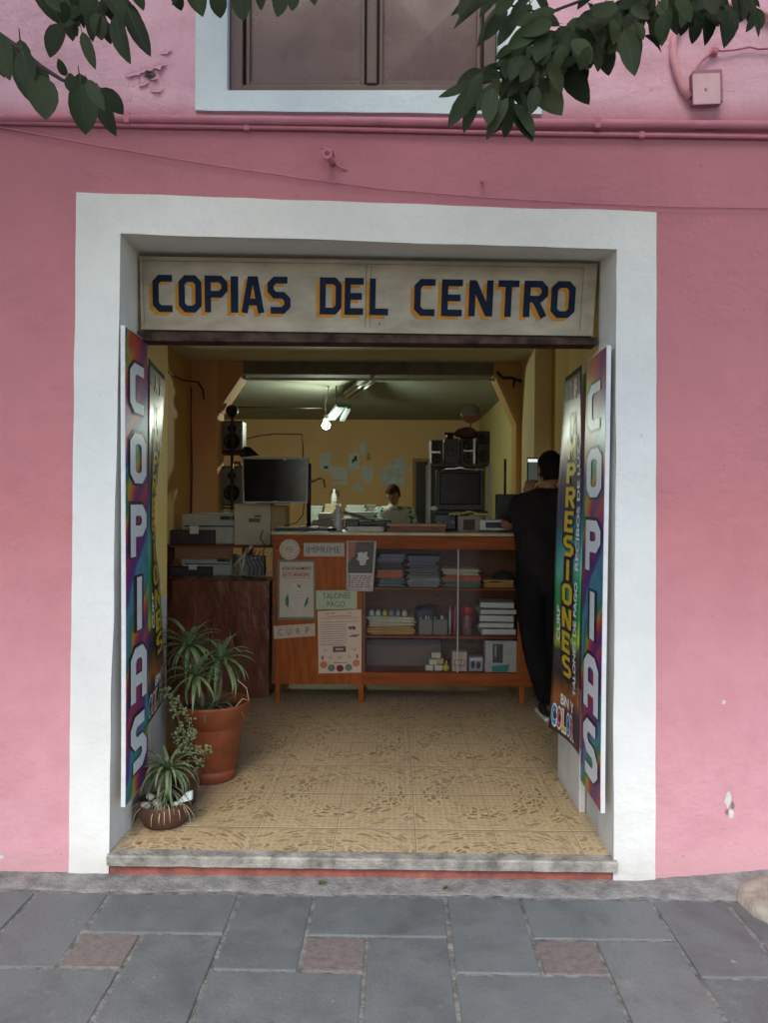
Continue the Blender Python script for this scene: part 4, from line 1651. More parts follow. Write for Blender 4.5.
m.tube([V((pc.x + .12, pc.y - .08, FZ + .35)), V((pc.x + .18, pc.y - .08, FZ + .42)), V((pc.x + .205, pc.y - .05, FZ + .40)), V((pc.x + .19, pc.y - .03, FZ + .46)), V((pc.x + .14, pc.y - .02, FZ + .50))], .0025, 6)
m.build('dry_stalk', DRYLEAF, o)

# trailing succulent in its own small clay pot
tc = PZ(183, 803, FZ)
o = thing('potted_succulent', 'small clay pot with a trailing round leaved succulent between the large pot and banner', 'plant', tc)
m = MB()
m.lathe(tc, [(.055, 0), (.058, .003), (.078, .135), (.083, .14), (.085, .165), (.078, .167), (.072, .145)], 28, caps=False)
m.build('pot', CLAY, o)
m = MB()
m.lathe(tc, [(.0005, .15), (.073, .146)], 20, caps=False)
m.build('soil', SOIL, o)
m = MB()
st = []
for (pts) in (((186, 752), (183, 735), (178, 718), (172, 700), (166, 690), (160, 694)), ((184, 750), (190, 738), (189, 722), (182, 706), (176, 698)),
              ((180, 752), (176, 738), (180, 728)), ((190, 752), (196, 748), (204, 751), (212, 750)), ((190, 756), (198, 760), (200, 768)), ((184, 742), (192, 734), (194, 730))):
    pp = [P(x, y, tc.y + .02 * math.sin(i + x)) for i, (x, y) in enumerate(pts)]
    m.tube(pp, .0028, 5)
    st.append(pp)
m.build('stem', M('green_stem', (0.16, 0.15, 0.07), 0.7, 0.3, 30), o)
m = MB()
for pp in st:
    for i in range(len(pp) - 1):
        for j in range(15):
            p = pp[i].lerp(pp[i + 1], random.random()) + V((random.gauss(0, .010), random.gauss(0, .014), random.gauss(0, .010)))
            s = random.uniform(.006, .011)
            m.ball(p, (s, s * .8, s * .55), 7, 5, Matrix.Rotation(random.uniform(-1, 1), 3, 'X') @ Matrix.Rotation(random.uniform(-1, 1), 3, 'Y'))
m.build('leaves', SUCC, o)
m = MB()
for (px, py, s) in ((191, 776, .011), (195, 771, .009), (189, 770, .008)):
    m.ball(P(px, py, tc.y - .09), (s, s * .6, s * .9), 10, 7)
m.build('red_flower', REDP2, o)

# brown bowl with the striped spider plant at the front
sc_ = PZ(165, 833, FZ)
sc_.y += .1
sc_.x = P(164, 820, sc_.y).x
o = thing('potted_plant', 'low brown bowl of pebbles with a striped spider like plant at the doorstep', 'plant', sc_)
m = MB()
m.lathe(sc_, [(.075, 0), (.085, .004), (.108, .05), (.118, .10), (.116, .105), (.106, .10), (.098, .07)], 30, caps=False)
m.build('bowl', CLAY, o)
m = MB()
m.lathe(sc_, [(.0005, .088), (.10, .08)], 24, caps=False)
m.build('soil', SOIL, o)
for i, (px, py, s) in enumerate(((146, 806, .026), (157, 803, .022), (150, 797, .02), (160, 811, .022), (142, 812, .017), (170, 810, .02), (176, 804, .016))):
    m = MB()
    p = P(px, py, sc_.y - .05 + .02 * (i % 3))
    vs = m.ball(p, (s, s * .9, s * .7), 12, 8)
    for v in vs:
        v.co += (v.co - p).normalized() * .006 * noise.noise(v.co * 40)
    m.build('pebble', PEBBLE, o)
m = MB()
p = P(186, 800, sc_.y - .05)
m.prism([p + V((-.05, 0, -.02)), p + V((.022, 0, .0)), p + V((.02, .01, .035)), p + V((.0, .01, .03))], (.004, .012, 0))
m.build('plastic_scrap', PAPERG, o)
c = P(168, 772, sc_.y + .0)
m = MB()
m.tube([sc_ + V((0, 0, .085)), sc_.lerp(c, .5) + V((.004, 0, .03)), c], [.012, .011, .009], 8)
m.build('stem', M('spider_stem', (0.12, 0.13, 0.06), 0.7, 0.3, 30), o)
m = MB()
rosette(m, c, 50, .205, .0165, -.35, 1.2, 2.3)
for i in range(16):
    a = random.uniform(-2.6, -.4)
    blade(m, c + V((0, 0, -.05 - .002 * i)), a, random.uniform(.11, .17), .009, random.uniform(-.3, .2), random.uniform(.6, 1.2))
m.build('rosette', GREENLEAF, o, normals=False)
m = MB()
for i in range(12):
    a = random.uniform(-2.8, -.3)
    blade(m, sc_ + V((.05 * math.cos(a), .05 * math.sin(a), .10)), a, random.uniform(.09, .17), .005, random.uniform(.1, .5), random.uniform(1.6, 2.6))
m.build('dry_leaves', DRYLEAF, o, normals=False)

for (px, py, lb) in ((447, 889, 'tiny green weed growing at the kerb in front of the right half of the doorstep'), (322, 884, 'tiny green weed growing at the kerb in front of the left half of the doorstep')):
    c = PZ(px, py, .004)
    m = MB()
    for i in range(14):
        blade(m, c + V((random.uniform(-.012, .012), random.uniform(-.005, .005), 0)), random.uniform(0, 6.28), random.uniform(.015, .035), .006, random.uniform(.4, 1.3), random.uniform(.3, 1.5), 4)
    m.build('weed', ALOE, None, lb, 'weed', loc=c, normals=False)

# ================================================================== DISPLAY COUNTER
YC = 2.44
DC = .52


def C(px, py, dy=0.0):
    return P(px, py, YC + dy)


cz_top = C(395, 535.5).z
cx0 = C(272.5, 600).x
cx1 = XWR - .004
xg0, xg1 = C(364, 600).x, C(518, 600).x
ct = thing('display_counter', 'varnished wooden shop counter with a glass display front and short legs', 'counter', V(((cx0 + cx1) / 2, YC, FZ)))
z_r0, z_r1 = C(395, 549).z, cz_top
z_b1, z_b0 = C(395, 672).z, C(395, 685).z
zs1, zs2 = C(440, 588.5).z, C(440, 637).z
m = MB()
m.b2((cx0 - .012, YC - .025, cz_top), (cx1, YC + DC + .02, cz_top + .022), .004)
m.build('countertop', TOPW, ct)
m = MB()
m.b2((cx0, YC - .006, z_r0), (cx1, YC + .02, z_r1 - .001), .003)
m.build('top_rail', WOODH, ct)
m = MB()
m.b2((cx0, YC, z_b0), (xg0 - .012, YC + .02, z_r0 - .001))
m.mi = 1
m.b2((xg0 - .0115, YC - .008, z_b1 + .001), (xg0 + .012, YC + .02, z_r0 - .001), .002)
m.b2((cx0 - .001, YC - .008, z_b0), (cx0 + .022, YC - .0005, z_r0 - .001), .002)
m.build('front_panel', [WOOD, WOODD], ct)
m = MB()
m.b2((xg1, YC - .004, z_b1), (cx1, YC + .02, z_r0 - .001), .002)
m.build('end_panel', WOOD, ct)
m = MB()
m.b2((xg0 - .0115, YC - .010, z_b0), (cx1, YC + .02, z_b1), .003)
m.build('bottom_rail', WOODH, ct)
m = MB()
m.b2((cx0, YC + .021, z_b0), (cx0 + .018, YC + DC, cz_top - .001))
m.build('side_panel', WOOD, ct)
m = MB()
m.b2((cx0 + .019, YC + DC - .015, z_b0), (cx1, YC + DC, cz_top - .001))
m.mi = 1
m.b2((xg0 - .03, YC + .022, z_b1), (xg0 - .012, YC + DC - .016, z_r0))
m.build('back_panel', [WOODD, WOOD], ct)
for z in (zs1, zs2, z_b1 - .008):
    m = MB()
    m.b2((xg0 - .0115, YC + .024, z - .014), (cx1, YC + DC - .016, z), .002)
    m.build('shelf', WOODH, ct)
m = MB()
m.face([(xg0 + .01, YC + .014, z_b1), (xg1, YC + .014, z_b1), (xg1, YC + .014, z_r0), (xg0 + .01, YC + .014, z_r0)])
m.build('glass_front', GLASS, ct)
m = MB()
xs = C(458, 600).x
m.b2((xs - .004, YC + .002, z_b1), (xs + .004, YC + .012, z_r0 - .001))
m.build('glass_divider', BULLOT, ct)
for px in (277.5, 361, 522):
    x = C(px, 690).x
    for dy in (.02, DC - .05):
        m = MB()
        m.box((x, YC + dy, (FZ + z_b0) / 2), (.036, .036, z_b0 - FZ - .001), .003)
        m.build('leg', WOOD, ct)

# ---- notices stuck on the counter front
NY_ = YC - .0095


def notice(name, label, quad, mat, cat='notice', y=NY_, th=.0012, curl=0.0):
    """quad px: bl, br, tr, tl"""
    pts = [P(x, yy, y) for x, yy in quad]
    f = patch(*pts, (lambda u, v: curl * (1 - v) ** 3 * (u - .2)) if curl else None)
    o = thing(name, label, cat, pts[0])
    m = MB()
    sheet(m, f, 4 if curl else 1, 6 if curl else 1, th)
    m.build('sheet', mat, o)
    return o, f


def lines(m, f, rows, off=.0006):
    for (u0, u1, v, h) in rows:
        put_rect(m, f, u0, v - h / 2, u1, v + h / 2, off)


# round sticker
cen = P(289.5, 549.5, NY_)
o = thing('round_sticker', 'round cream sticker with worn print at the top left of the counter front', 'sticker', cen)
fst = patch(*[P(x, y, NY_) for x, y in ((279, 560), (300, 560), (300, 539), (279, 539))])
m = MB()
m.face([fst(.5 + .49 * math.cos(2 * PI * k / 28), .5 + .49 * math.sin(2 * PI * k / 28), .0008) for k in range(28)])
m.build('disc', M('sticker_cream', (0.50, 0.40, 0.29), .7, .1, 30), o)
m = MB()
lines(m, fst, [(.30, .70, .50, .05), (.36, .64, .60, .03), (.36, .64, .40, .03)], .0016)
for k in range(26):
    a0, a1 = 2 * PI * k / 26, 2 * PI * (k + .6) / 26
    m.face([fst(.5 + r * math.cos(a), .5 + r * math.sin(a), .0016) for r, a in ((.38, a0), (.42, a0), (.42, a1), (.38, a1))])
m.build('print', M('faded_ink', (0.30, 0.22, 0.16), .8, .2, 20), o)

o, f = notice('paper_label', 'pale paper strip reading IMPRIME along the top of the counter front', ((304, 556.5), (344.5, 556.5), (344.5, 543), (303.5, 543)), M('grey_label', (0.44, 0.38, 0.29), .8, .08, 20), 'label')
m = MB()
put_text(m, f, 'IMPRIME', .06, .26, .90, .72, .0006, .0)
m.build('lettering', INKG, o)

o, f = notice('framed_notice', 'framed notice headed ACTAS DE NACIMIENTO with a red panel and leaf drawing', ((277.5, 620), (315.5, 619.5), (315, 560), (278, 560)), M('metal_frame_green', (0.15, 0.15, 0.10), .5, .2, 20), y=NY_ - .004, th=.005)
m = MB()
put_rect(m, f, .05, .045, .955, .965, .0008)
m.build('paper', M('notice_paper', (0.50, 0.41, 0.30), .8, .06, 12), o)
m = MB()
put_text(m, f, 'ACTAS DE NACIMIENTO', .10, .835, .90, .885, .0020, .03)
m.build('lettering', INK, o)
m = MB()
lines(m, f, [(.09, .91, .805, .006), (.09, .91, .70, .006)], .002)
put_text(m, f, 'EN TU MUNICIPIO', .13, .725, .87, .785, .0020, .04)
m.build('red_lettering', INKR, o)
m = MB()
m.mi = 0
put_poly(m, f, [(.20, .36), (.27, .44), (.30, .30), (.28, .20), (.21, .26)], .0014)
put_poly(m, f, [(.72, .20), (.80, .28), (.82, .38), (.77, .36), (.70, .24)], .0014)
put_poly(m, f, [(.50, .60), (.62, .56), (.60, .53), (.55, .55)], .0026)
m.mi = 1
put_poly(m, f, [(.38, .62), (.52, .60), (.76, .52), (.74, .30), (.64, .14), (.54, .08), (.36, .16), (.30, .28), (.34, .46)], .0020)
m.mi = 2
lines(m, f, [(.40, .66, .48, .006), (.38, .68, .42, .006), (.40, .64, .36, .006), (.42, .60, .28, .006)], .0028)
m.build('drawing', [GREENI, M('drawing_pale', (0.54, 0.45, 0.36), .8, .05, 10), M('faint_line', (0.40, 0.31, 0.24), .8, .05, 10)], o)

o, f = notice('paper_label', 'strip of paper reading C U R P at the lower left of the counter front', ((274, 639), (315, 636), (315, 623.5), (273.5, 626)), M('curp_label', (0.52, 0.39, 0.26), .8, .06, 20), 'label')
for k, ch in enumerate('CURP'):
    m = MB()
    put_text(m, f, ch, .10 + .225 * k, .24, .19 + .225 * k, .74, .0006, .0)
    m.build('letter', INKG, o)

o, f = notice('paper_label', 'greenish paper label reading TALONES PAGO in the middle of the counter front', ((316, 609.5), (357, 609), (357, 590), (316, 590.5)), GREENPAPER, 'label')
m = MB()
put_text(m, f, 'TALONES', .16, .56, .84, .86, .0006, .0)
put_text(m, f, 'PAGO', .27, .12, .70, .42, .0006, .0)
m.build('lettering', INKG, o)

o, f = notice('flyer', 'white flyer with small print, a dark logo box and coloured circles', ((318.5, 673.5), (361.5, 672.5), (361.5, 609.5), (317.5, 611)), PINKPAPER, 'flyer', y=NY_ - .0015)
m = MB()
rows = [(.18, .26, .955, .012), (.30, .40, .955, .012), (.70, .76, .955, .012), (.24, .76, .905, .008), (.05, .95, .875, .004), (.05, .90, .815, .005)]
for k in range(9):
    rows.append((.05, .66, .775 - .037 * k, .006))
rows += [(.03, .6, .45, .007), (.70, .86, .72, .03), (.72, .92, .58, .018), (.78, .96, .60, .012), (.35, .66, .165, .01)]
rows += [(.72, .76, .695, .02), (.80, .86, .70, .035)]
lines(m, f, rows, .0008)
put_rect(m, f, .34, .335, .64, .425, .0008)
for (u, v) in ((.10, .25), (.90, .26)):
    put_rect(m, f, u - .02, v - .03, u + .02, v + .03, .0008)
m.build('print', M('flyer_ink', (0.11, 0.07, 0.06), .8, .2, 20), o)
FAINT = M('flyer_faint', (0.50, 0.36, 0.27), .8, .1, 20)
for (u, v, r) in ((.28, .25, .05), (.5, .25, .055), (.72, .25, .05), (.16, .37, .05), (.84, .37, .05)):
    m = MB()
    put_disc(m, f, u, v, r, r * .5, .0008)
    m.build('faint_mark', FAINT, o)
m = MB()
lines(m, f, [(.40, .58, .38, .03)], .0018)
m.build('logo_mark', FAINT, o)
for (u, v, k, nm) in ((.12, .14, 0, 0), (.30, .085, 1, 0), (.50, .075, 2, 0), (.70, .085, 1, 0), (.88, .15, 0, 0)):
    m = MB()
    put_disc(m, f, u, v, .085, .056, .0014)
    m.build('circle', [M('circle_orange', (0.52, 0.16, 0.07), .7), M('circle_green', (0.14, 0.20, 0.11), .7), M('circle_maroon', (0.17, 0.02, 0.03), .7)][k], o)

o, f = notice('photo_print', 'printed photo of a white figure on a dark ground with handwriting below', ((346, 591), (373, 591.5), (376.5, 541), (346.5, 541)), M('photo_paper', (0.58, 0.48, 0.40), .7, .05, 12), 'poster', y=NY_ - .004, curl=.006)
m = MB()
m.mi = 0
put_rect(m, f, .06, .36, .93, .985, .001)
m.mi = 1
put_poly(m, f, [(.06, .56), (.28, .70), (.34, .985), (.06, .985)], .0016)
m.mi = 2
star = []
for k in range(14):
    a = 2 * PI * k / 14 + .3
    r = (.25 if k % 2 else .17)
    star.append((.56 + r * .9 * math.cos(a), .68 + r * .62 * math.sin(a)))
put_poly(m, f, star, .0022)
put_poly(m, f, [(.47, .52), (.66, .52), (.64, .66), (.49, .66)], .0030)
m.mi = 3
put_disc(m, f, .58, .82, .09, .05, .0036, 12)
put_poly(m, f, [(.45, .90), (.60, .96), (.74, .91), (.70, .83), (.50, .82)], .0028)
m.build('picture', [M('photo_dark', (0.055, 0.045, 0.035), .5, .5, 60), M('photo_red', (0.30, 0.09, 0.05), .5, .3, 40), M('photo_white', (0.50, 0.46, 0.40), .6, .3, 60), M('photo_brown', (0.10, 0.07, 0.05), .6, .3, 60)], o)
m = MB()
rr = random.Random(4)
for k in range(7):
    u = .08
    v = .31 - k * .037
    while u < .86:
        w = rr.uniform(.04, .13)
        put_rect(m, f, u, v - .009, min(.9, u + w), v + .009, .001)
        u += w + rr.uniform(.02, .05)
m.build('handwriting', M('marker_ink', (0.10, 0.03, 0.05), .7, .2, 20), o)

# ---- goods inside the display
def put_stack(name, label, cat, px0, px1, ybase, ytop, dy, depth, mats, group=None, jitter=.006, each=None, shelf_z=None, thick=None):
    """a stack of sheets/booklets: each layer its own thing"""
    z = shelf_z
    n = len(mats)
    zt = P((px0 + px1) / 2, ytop, YC + dy).z
    h = (zt - z) / n
    a, b = P(px0, ybase, YC + dy).x, P(px1, ybase, YC + dy).x
    for k, mt in enumerate(mats):
        m = MB()
        w = (b - a) * random.uniform(.94, 1.0)
        cx = (a + b) / 2 + random.uniform(-jitter, jitter)
        ns = 1 if name == 'booklet' else max(2, min(6, int(h / .0045)))
        hs = h / ns
        for q_ in range(ns):
            big_j = random.random() < .3
            m.box((cx + random.uniform(-.004, .004) * (2.5 if big_j else 1), YC + dy + depth / 2 + random.uniform(-.008, .006), z + h * k + hs * (q_ + .5)),
                  (w * random.uniform(.86, 1.0), depth, hs * random.uniform(.6, .97)), min(.0015, hs * .2), rz=random.uniform(-.09, .09), ry=random.uniform(-.010, .010))
        lb = label[k] if isinstance(label, (list, tuple)) else label
        m.build(name, mt, None, lb, cat, group, loc=(cx, YC + dy + depth / 2, z + h * k))


zb_ = z_b1 - .008
# top shelf
put_stack('folder_stack', ['grey green folders at the bottom left of the top display shelf', 'bright orange red folders second from the bottom of the left pile in the display',
                           'dark olive folders in the left pile of the top display shelf', 'grey notebooks topping the left pile behind the photo print'],
          'folders', 376, 405, 588, 554, .10, .22, [TEALB, REDO, M('olive_folder', (0.07, 0.07, 0.04), .7), M('grey_notebook', (0.17, 0.16, 0.17), .6)], 'stationery piles in the display case', shelf_z=zs1)
put_stack('paper_pile', ['pale blue grey paper pile low on the top display shelf', 'blue grey plastic sleeves in the middle of the top display shelf', 'dull blue sleeves on top of the blue grey pile in the display'],
          'paper', 406, 440, 588, 556, .11, .24, [PAPERB, BLUEB, M('dull_blue', (0.085, 0.09, 0.105), .5)], 'stationery piles in the display case', shelf_z=zs1)
put_stack('paper_pile', ['green paper pile under the orange ones on the top display shelf', 'orange paper pile right of centre on the top display shelf', 'cream paper on top of the orange pile in the display case'],
          'paper', 441, 482, 588, 569, .10, .22, [M('green_paper', (0.12, 0.15, 0.09), .7), REDO, CREAMPAPER], 'stationery piles in the display case', shelf_z=zs1)
put_stack('paper_pile', ['tan envelopes lying at the right end of the top display shelf'], 'paper', 484, 516, 588, 580, .10, .22, [ORANGEP], 'stationery piles in the display case', shelf_z=zs1)
# dark cap on the envelopes
c = P(503, 578, YC + .2)
c.z = P(503, 581, YC + .2).z + .002
m = MB()
m.lathe((c.x, c.y, c.z), [(.09, 0), (.085, .02), (.065, .055), (.03, .072), (.0005, .075)], 20)
m.box((c.x - .06, c.y - .07, c.z + .004), (.10, .08, .006), .002, rz=.4)
m.build('cap', M('dark_felt', (0.03, 0.022, 0.018), .9, .3, 20), None, 'dark cap lying on envelopes at the right of the top display shelf', 'cap', loc=c)
# middle shelf
put_stack('paper_ream', ['orange paper ream at the bottom left of the middle display shelf', 'cream paper ream on the orange ream in the display case'], 'paper', 367, 416, 636, 617, .08, .26, [ORANGEP, CREAMPAPER], 'paper reams in the display case', shelf_z=zs2)
cols = [PAPERG, PAPERG, YELP, PAPERB, PAPERB, CREAMPAPER]
zc = P(390, 617, YC + .1).z + .001
for k in range(6):
    x = P(371.5 + k * 6.6, 612, YC + .16).x
    m = MB()
    m.lathe((x, YC + .16, zc), [(.017, 0), (.019, .002), (.019, .03), (.015, .034), (.010, .035), (.010, .042), (.0005, .043)], 14)
    m.build('small_bottle', cols[k], None, ['first small grey capped bottle from the left on the cream ream', 'second small grey capped bottle on the cream ream', 'small yellow capped bottle on the cream ream', 'fourth small bottle, blue grey, on the cream ream', 'fifth small bottle, blue grey, on the cream ream', 'last small cream bottle at the right on the cream ream'][k], 'bottle', 'small bottles in the display case', loc=(x, YC + .16, zc))
m = MB()
c = P(425, 612, YC + .30)
for k in range(4):
    m.box((c.x + .006 * k, c.y, zs2 + .155 + .007 * k), (.13, .10, .006), .002, rz=.25 + .08 * k, rx=.05)
m.box((c.x, c.y, zs2 + .076), (.12, .10, .150), .004)
m.build('paper_tray', M('dark_tray', (0.05, 0.045, 0.05), .5), None, 'dark box topped with loose white sheets behind the pen baskets in the display', 'box', loc=(c.x, c.y, zs2))
for bi, (pa, pb, lb) in enumerate(((419, 432, 'left grey basket of pens on the middle display shelf'), (433, 447, 'right grey basket of pens on the middle display shelf'))):
    a, b = P(pa, 630, YC + .12), P(pb, 630, YC + .12)
    zt = P(pa, 619, YC + .12).z
    o = thing('pen_basket', lb, 'basket', V(((a.x + b.x) / 2, YC + .14, zs2)), 'pen baskets in the display case')
    m = MB()
    w = .004
    x0, x1, y0, y1 = a.x, b.x, YC + .1, YC + .18
    m.b2((x0, y0, zs2), (x1, y0 + w, zt))
    m.b2((x0, y1, zs2), (x1, y1 + w, zt))
    m.b2((x0, y0 + w, zs2), (x0 + w, y1, zt))
    m.b2((x1 - w, y0 + w, zs2), (x1, y1, zt))
    m.b2((x0 + w, y0 + w, zs2), (x1 - w, y1, zs2 + w))
    m.build('tub', M('grey_tub', (0.17, 0.13, 0.10), .5), o)
    for k in range(6):
        m = MB()
        x = x0 + .012 + (x1 - x0 - .024) * k / 5
        yy = y0 + .02 + .04 * random.random()
        m.tube([(x, yy, zs2 + .01), (x + random.uniform(-.004, .004), yy - .004, zt + random.uniform(.012, .03))], .0045, 8)
        m.build('pen', [PAPERG, BLUEB, INK, VWHITE][k % 4], o)
for k, (px, yt, mt, lb) in enumerate(((450, 606, GREYM, 'thin grey marker tube left of the red lidded jar'), (455, 604, REDP2, 'thin red marker tube beside the red lidded jar'), (458.5, 610, INK, 'thin black marker tube beside the red lidded jar'))):
    p = P(px, 636, YC + .12)
    zt = P(px, yt, YC + .12).z
    m = MB()
    m.lathe((p.x, YC + .12, zs2), [(.011, 0), (.012, .003), (.012, (zt - zs2) * .8), (.007, (zt - zs2) * .84), (.007, zt - zs2), (.0005, zt - zs2 + .002)], 12)
    m.build('marker', mt, None, lb, 'marker', 'markers in the display case', loc=(p.x, YC + .12, zs2))
p = P(467, 636, YC + .13)
zt = P(467, 606, YC + .13).z
o = thing('jar', 'tall clear jar with a red lid on the middle display shelf', 'jar', (p.x, YC + .13, zs2))
H = zt - zs2
m = MB()
m.lathe((p.x, YC + .13, zs2), [(.032, 0), (.036, .006), (.036, H * .62), (.032, H * .72)], 20)
m.build('body', M('jar_contents', (0.22, 0.10, 0.08), .3, .5, 30), o)
m = MB()
m.lathe((p.x, YC + .13, zs2), [(.036, H * .72), (.042, H * .74), (.042, H * .93), (.038, H), (.0005, H)], 20)
m.build('lid', REDP2, o)
put_stack('booklet', ['lowest white booklet of the pile at the right of the middle shelf', 'second white booklet from the bottom of the right pile', 'middle white booklet of the right pile in the display', 'fourth white booklet from the bottom of the right pile', 'top white booklet of the right pile in the display'],
          'booklet', 478, 517, 636, 602, .09, .24, [PAPER] * 5, 'white booklets piled in the display case', .008, shelf_z=zs2)
# bottom shelf
a, b = P(366, 668, YC + .25), P(441, 640, YC + .25)
m = MB()
m.b2((a.x, YC + .25, zb_), (b.x, YC + .45, b.z), .004)
m.mi = 1
m.b2((a.x - .002, YC + .247, b.z - .04), (b.x + .002, YC + .453, b.z + .004), .003)
m.build('storage_box', [M('grey_box', (0.145, 0.088, 0.062), .6), M('grey_lid', (0.075, 0.055, 0.055), .5)], None, 'long low grey box at the left of the bottom display shelf', 'box', loc=(a.x, YC + .25, zb_))
k = 0
for (px, py, wd, hh) in ((429, 672, 8, 6), (438, 672, 8, 7), (433, 666, 8, 6), (440, 665, 7, 6), (436, 659, 9, 6)):
    p = P(px, py, YC + .12)
    w, h = wd * 5.7 / 800, hh * 5.7 / 800
    p.z = zb_ + (672 - py) / 6.3 * .043
    m = MB()
    m.box((p.x, p.y, p.z + .020), (w, .05, .040), .004, rz=random.uniform(-.2, .2))
    m.build('eraser_box', CREAMPAPER if k != 3 else M('tan_card', (0.42, 0.30, 0.15), .7), None, ['bottom left small cream carton of the little pile in the display', 'bottom right small cream carton of the little pile in the display', 'middle left small cream carton of the little pile', 'tan small carton of the little pile in the display', 'topmost small cream carton of the little pile'][k], 'carton', 'small cartons in the display case', loc=p)
    k += 1
p = P(446, 671, YC + .09)
m = MB()
m.ball((p.x, p.y, zb_ + .024), (.026, .026, .024), 14, 10)
m.tube([(p.x, p.y, zb_ + .045), (p.x + .006, p.y, zb_ + .075)], [.008, .005], 8)
m.build('glue_bottle', YELP, None, 'small bright yellow glue bottle on the bottom display shelf', 'bottle', loc=(p.x, p.y, zb_))


def carton(px0, px1, ytop, dy, depth, mat, label, decor=None):
    a, b = P(px0, 672, YC + dy), P(px1, ytop, YC + dy)
    o = thing('carton', label, 'carton', ((a.x + b.x) / 2, YC + dy, zb_))
    m = MB()
    m.b2((a.x, YC + dy, zb_), (b.x, YC + dy + depth, b.z), .002)
    m.build('box', mat, o)
    f = patch((a.x, YC + dy, zb_), (b.x, YC + dy, zb_), (b.x, YC + dy, b.z), (a.x, YC + dy, b.z))
    for i, (pts, mt) in enumerate(decor or ()):
        m = MB()
        put_poly(m, f, pts, .0008 + .0006 * i)
        m.build('print', mt, o)
    return o


def rect(a, b, c, d):
    return [(a, b), (c, b), (c, d), (a, d)]


carton(452, 467, 652, .08, .10, M('white_card', (0.50, 0.39, 0.29), .7), 'white carton with an orange panel on the bottom display shelf', [(rect(.12, .25, .88, .62), M('orange_print', (0.42, 0.16, 0.08), .7)), (rect(.22, .35, .36, .55), CREAMPAPER), (rect(.44, .35, .58, .55), CREAMPAPER), (rect(.66, .35, .8, .55), CREAMPAPER)])
carton(469, 483, 657, .09, .10, M('grey_card', (0.30, 0.28, 0.27), .7), 'small grey carton with dark round prints on the bottom display shelf', [([(.28 + .16 * math.cos(t), .45 + .28 * math.sin(t)) for t in [k * .52 for k in range(12)]], INK), ([(.68 + .16 * math.cos(t), .42 + .26 * math.sin(t)) for t in [k * .52 for k in range(12)]], DGREY), (rect(.05, .75, .95, .92), PAPER)])
carton(485, 517, 641, .06, .14, M('white_card_b', (0.46, 0.41, 0.33), .7), 'large white carton with a dark picture and teal band on the bottom shelf', [(rect(.24, .30, .56, .90), M('print_dark', (0.07, 0.06, 0.06), .6, .4, 40)), ([(.22, .02), (.72, .02), (.78, .26), (.22, .20)], M('print_teal', (0.05, 0.22, 0.19), .6)), (rect(.30, .5, .36, .86), GREYM), (rect(.66, .55, .85, .78), M('print_grey', (0.38, 0.37, 0.33), .7))])

# ================================================================== THINGS ON THE COUNTER
CT = cz_top + .0222


def K(px, dy):
    """point on the countertop at pixel column px"""
    return V((P(px, 530, YC + dy).x, YC + dy, CT))


# wooden tray on the counter
p0, p1 = K(387, .06), K(446, .06)
o = thing('wooden_tray', 'shallow light wooden tray lying on the countertop in front of the television rack', 'tray', (p0 + p1) / 2)
m = MB()
zt = CT + .056
m.b2((p0.x, p0.y, zt - .014), (p1.x, p0.y + .24, zt), .003)
m.build('board', TRAYW, o)
m = MB()
m.b2((p0.x + .004, p0.y + .006, CT), (p1.x - .004, p0.y + .234, zt - .0145))
m.build('base', WOODD, o)
m = MB()
m.tube([K(389, .05) + V((0, 0, .03)), K(386, .03) + V((0, 0, .045)), K(386, .10) + V((0, 0, .08))], .004, 6)
m.build('clip', INK, o)
# keyboard
p = K(302, .10)
o = thing('keyboard', 'flat dark computer keyboard at the left end of the countertop', 'keyboard', p)
m = MB()
m.box((p.x, p.y + .06, CT + .010), (.40, .14, .018), .004, rz=-.03)
m.build('case', DGREY, o)
m = MB()
for r_ in range(5):
    for c_ in range(15):
        m.box((p.x - .178 + c_ * .0255, p.y + .012 + r_ * .024, CT + .0225), (.021, .020, .006), .0015)
m.build('keys', M('key_grey', (0.16, 0.16, 0.16), .5), o)
p = K(331, .06)
m = MB()
m.ball((p.x, p.y + .03, CT + .012), (.035, .055, .018), 18, 10)
m.build('mouse', BLACKP, None, 'black computer mouse beside the keyboard on the countertop', 'mouse', loc=p)
p = K(325, .015)
m = MB()
m.box((p.x, p.y + .05, CT + .002), (.16, .09, .003), .001, rz=.1)
m.build('paper_slip', PAPER, None, 'white paper slip lying in front of the mouse on the countertop', 'paper', loc=p)
# clear bottle
p = K(337.5, .22)
o = thing('bottle', 'clear plastic pump bottle standing on the countertop beside the keyboard', 'bottle', p)
zt = P(337, 505, YC + .22).z
H = zt - CT
m = MB()
m.lathe(p, [(.030, 0), (.034, .006), (.034, H * .30), (.030, H * .42), (.034, H * .54), (.034, H * .68), (.016, H * .86), (.014, H * .90)], 22)
m.build('body', BULLOT, o)
m = MB()
m.lathe(p, [(.017, H * .90), (.017, H * 1.0), (.006, H * 1.02), (.006, H * 1.1)], 14)
m.box(p + V((-.012, 0, H * 1.11)), (.04, .012, .010), .003)
m.build('pump', PAPERG, o)
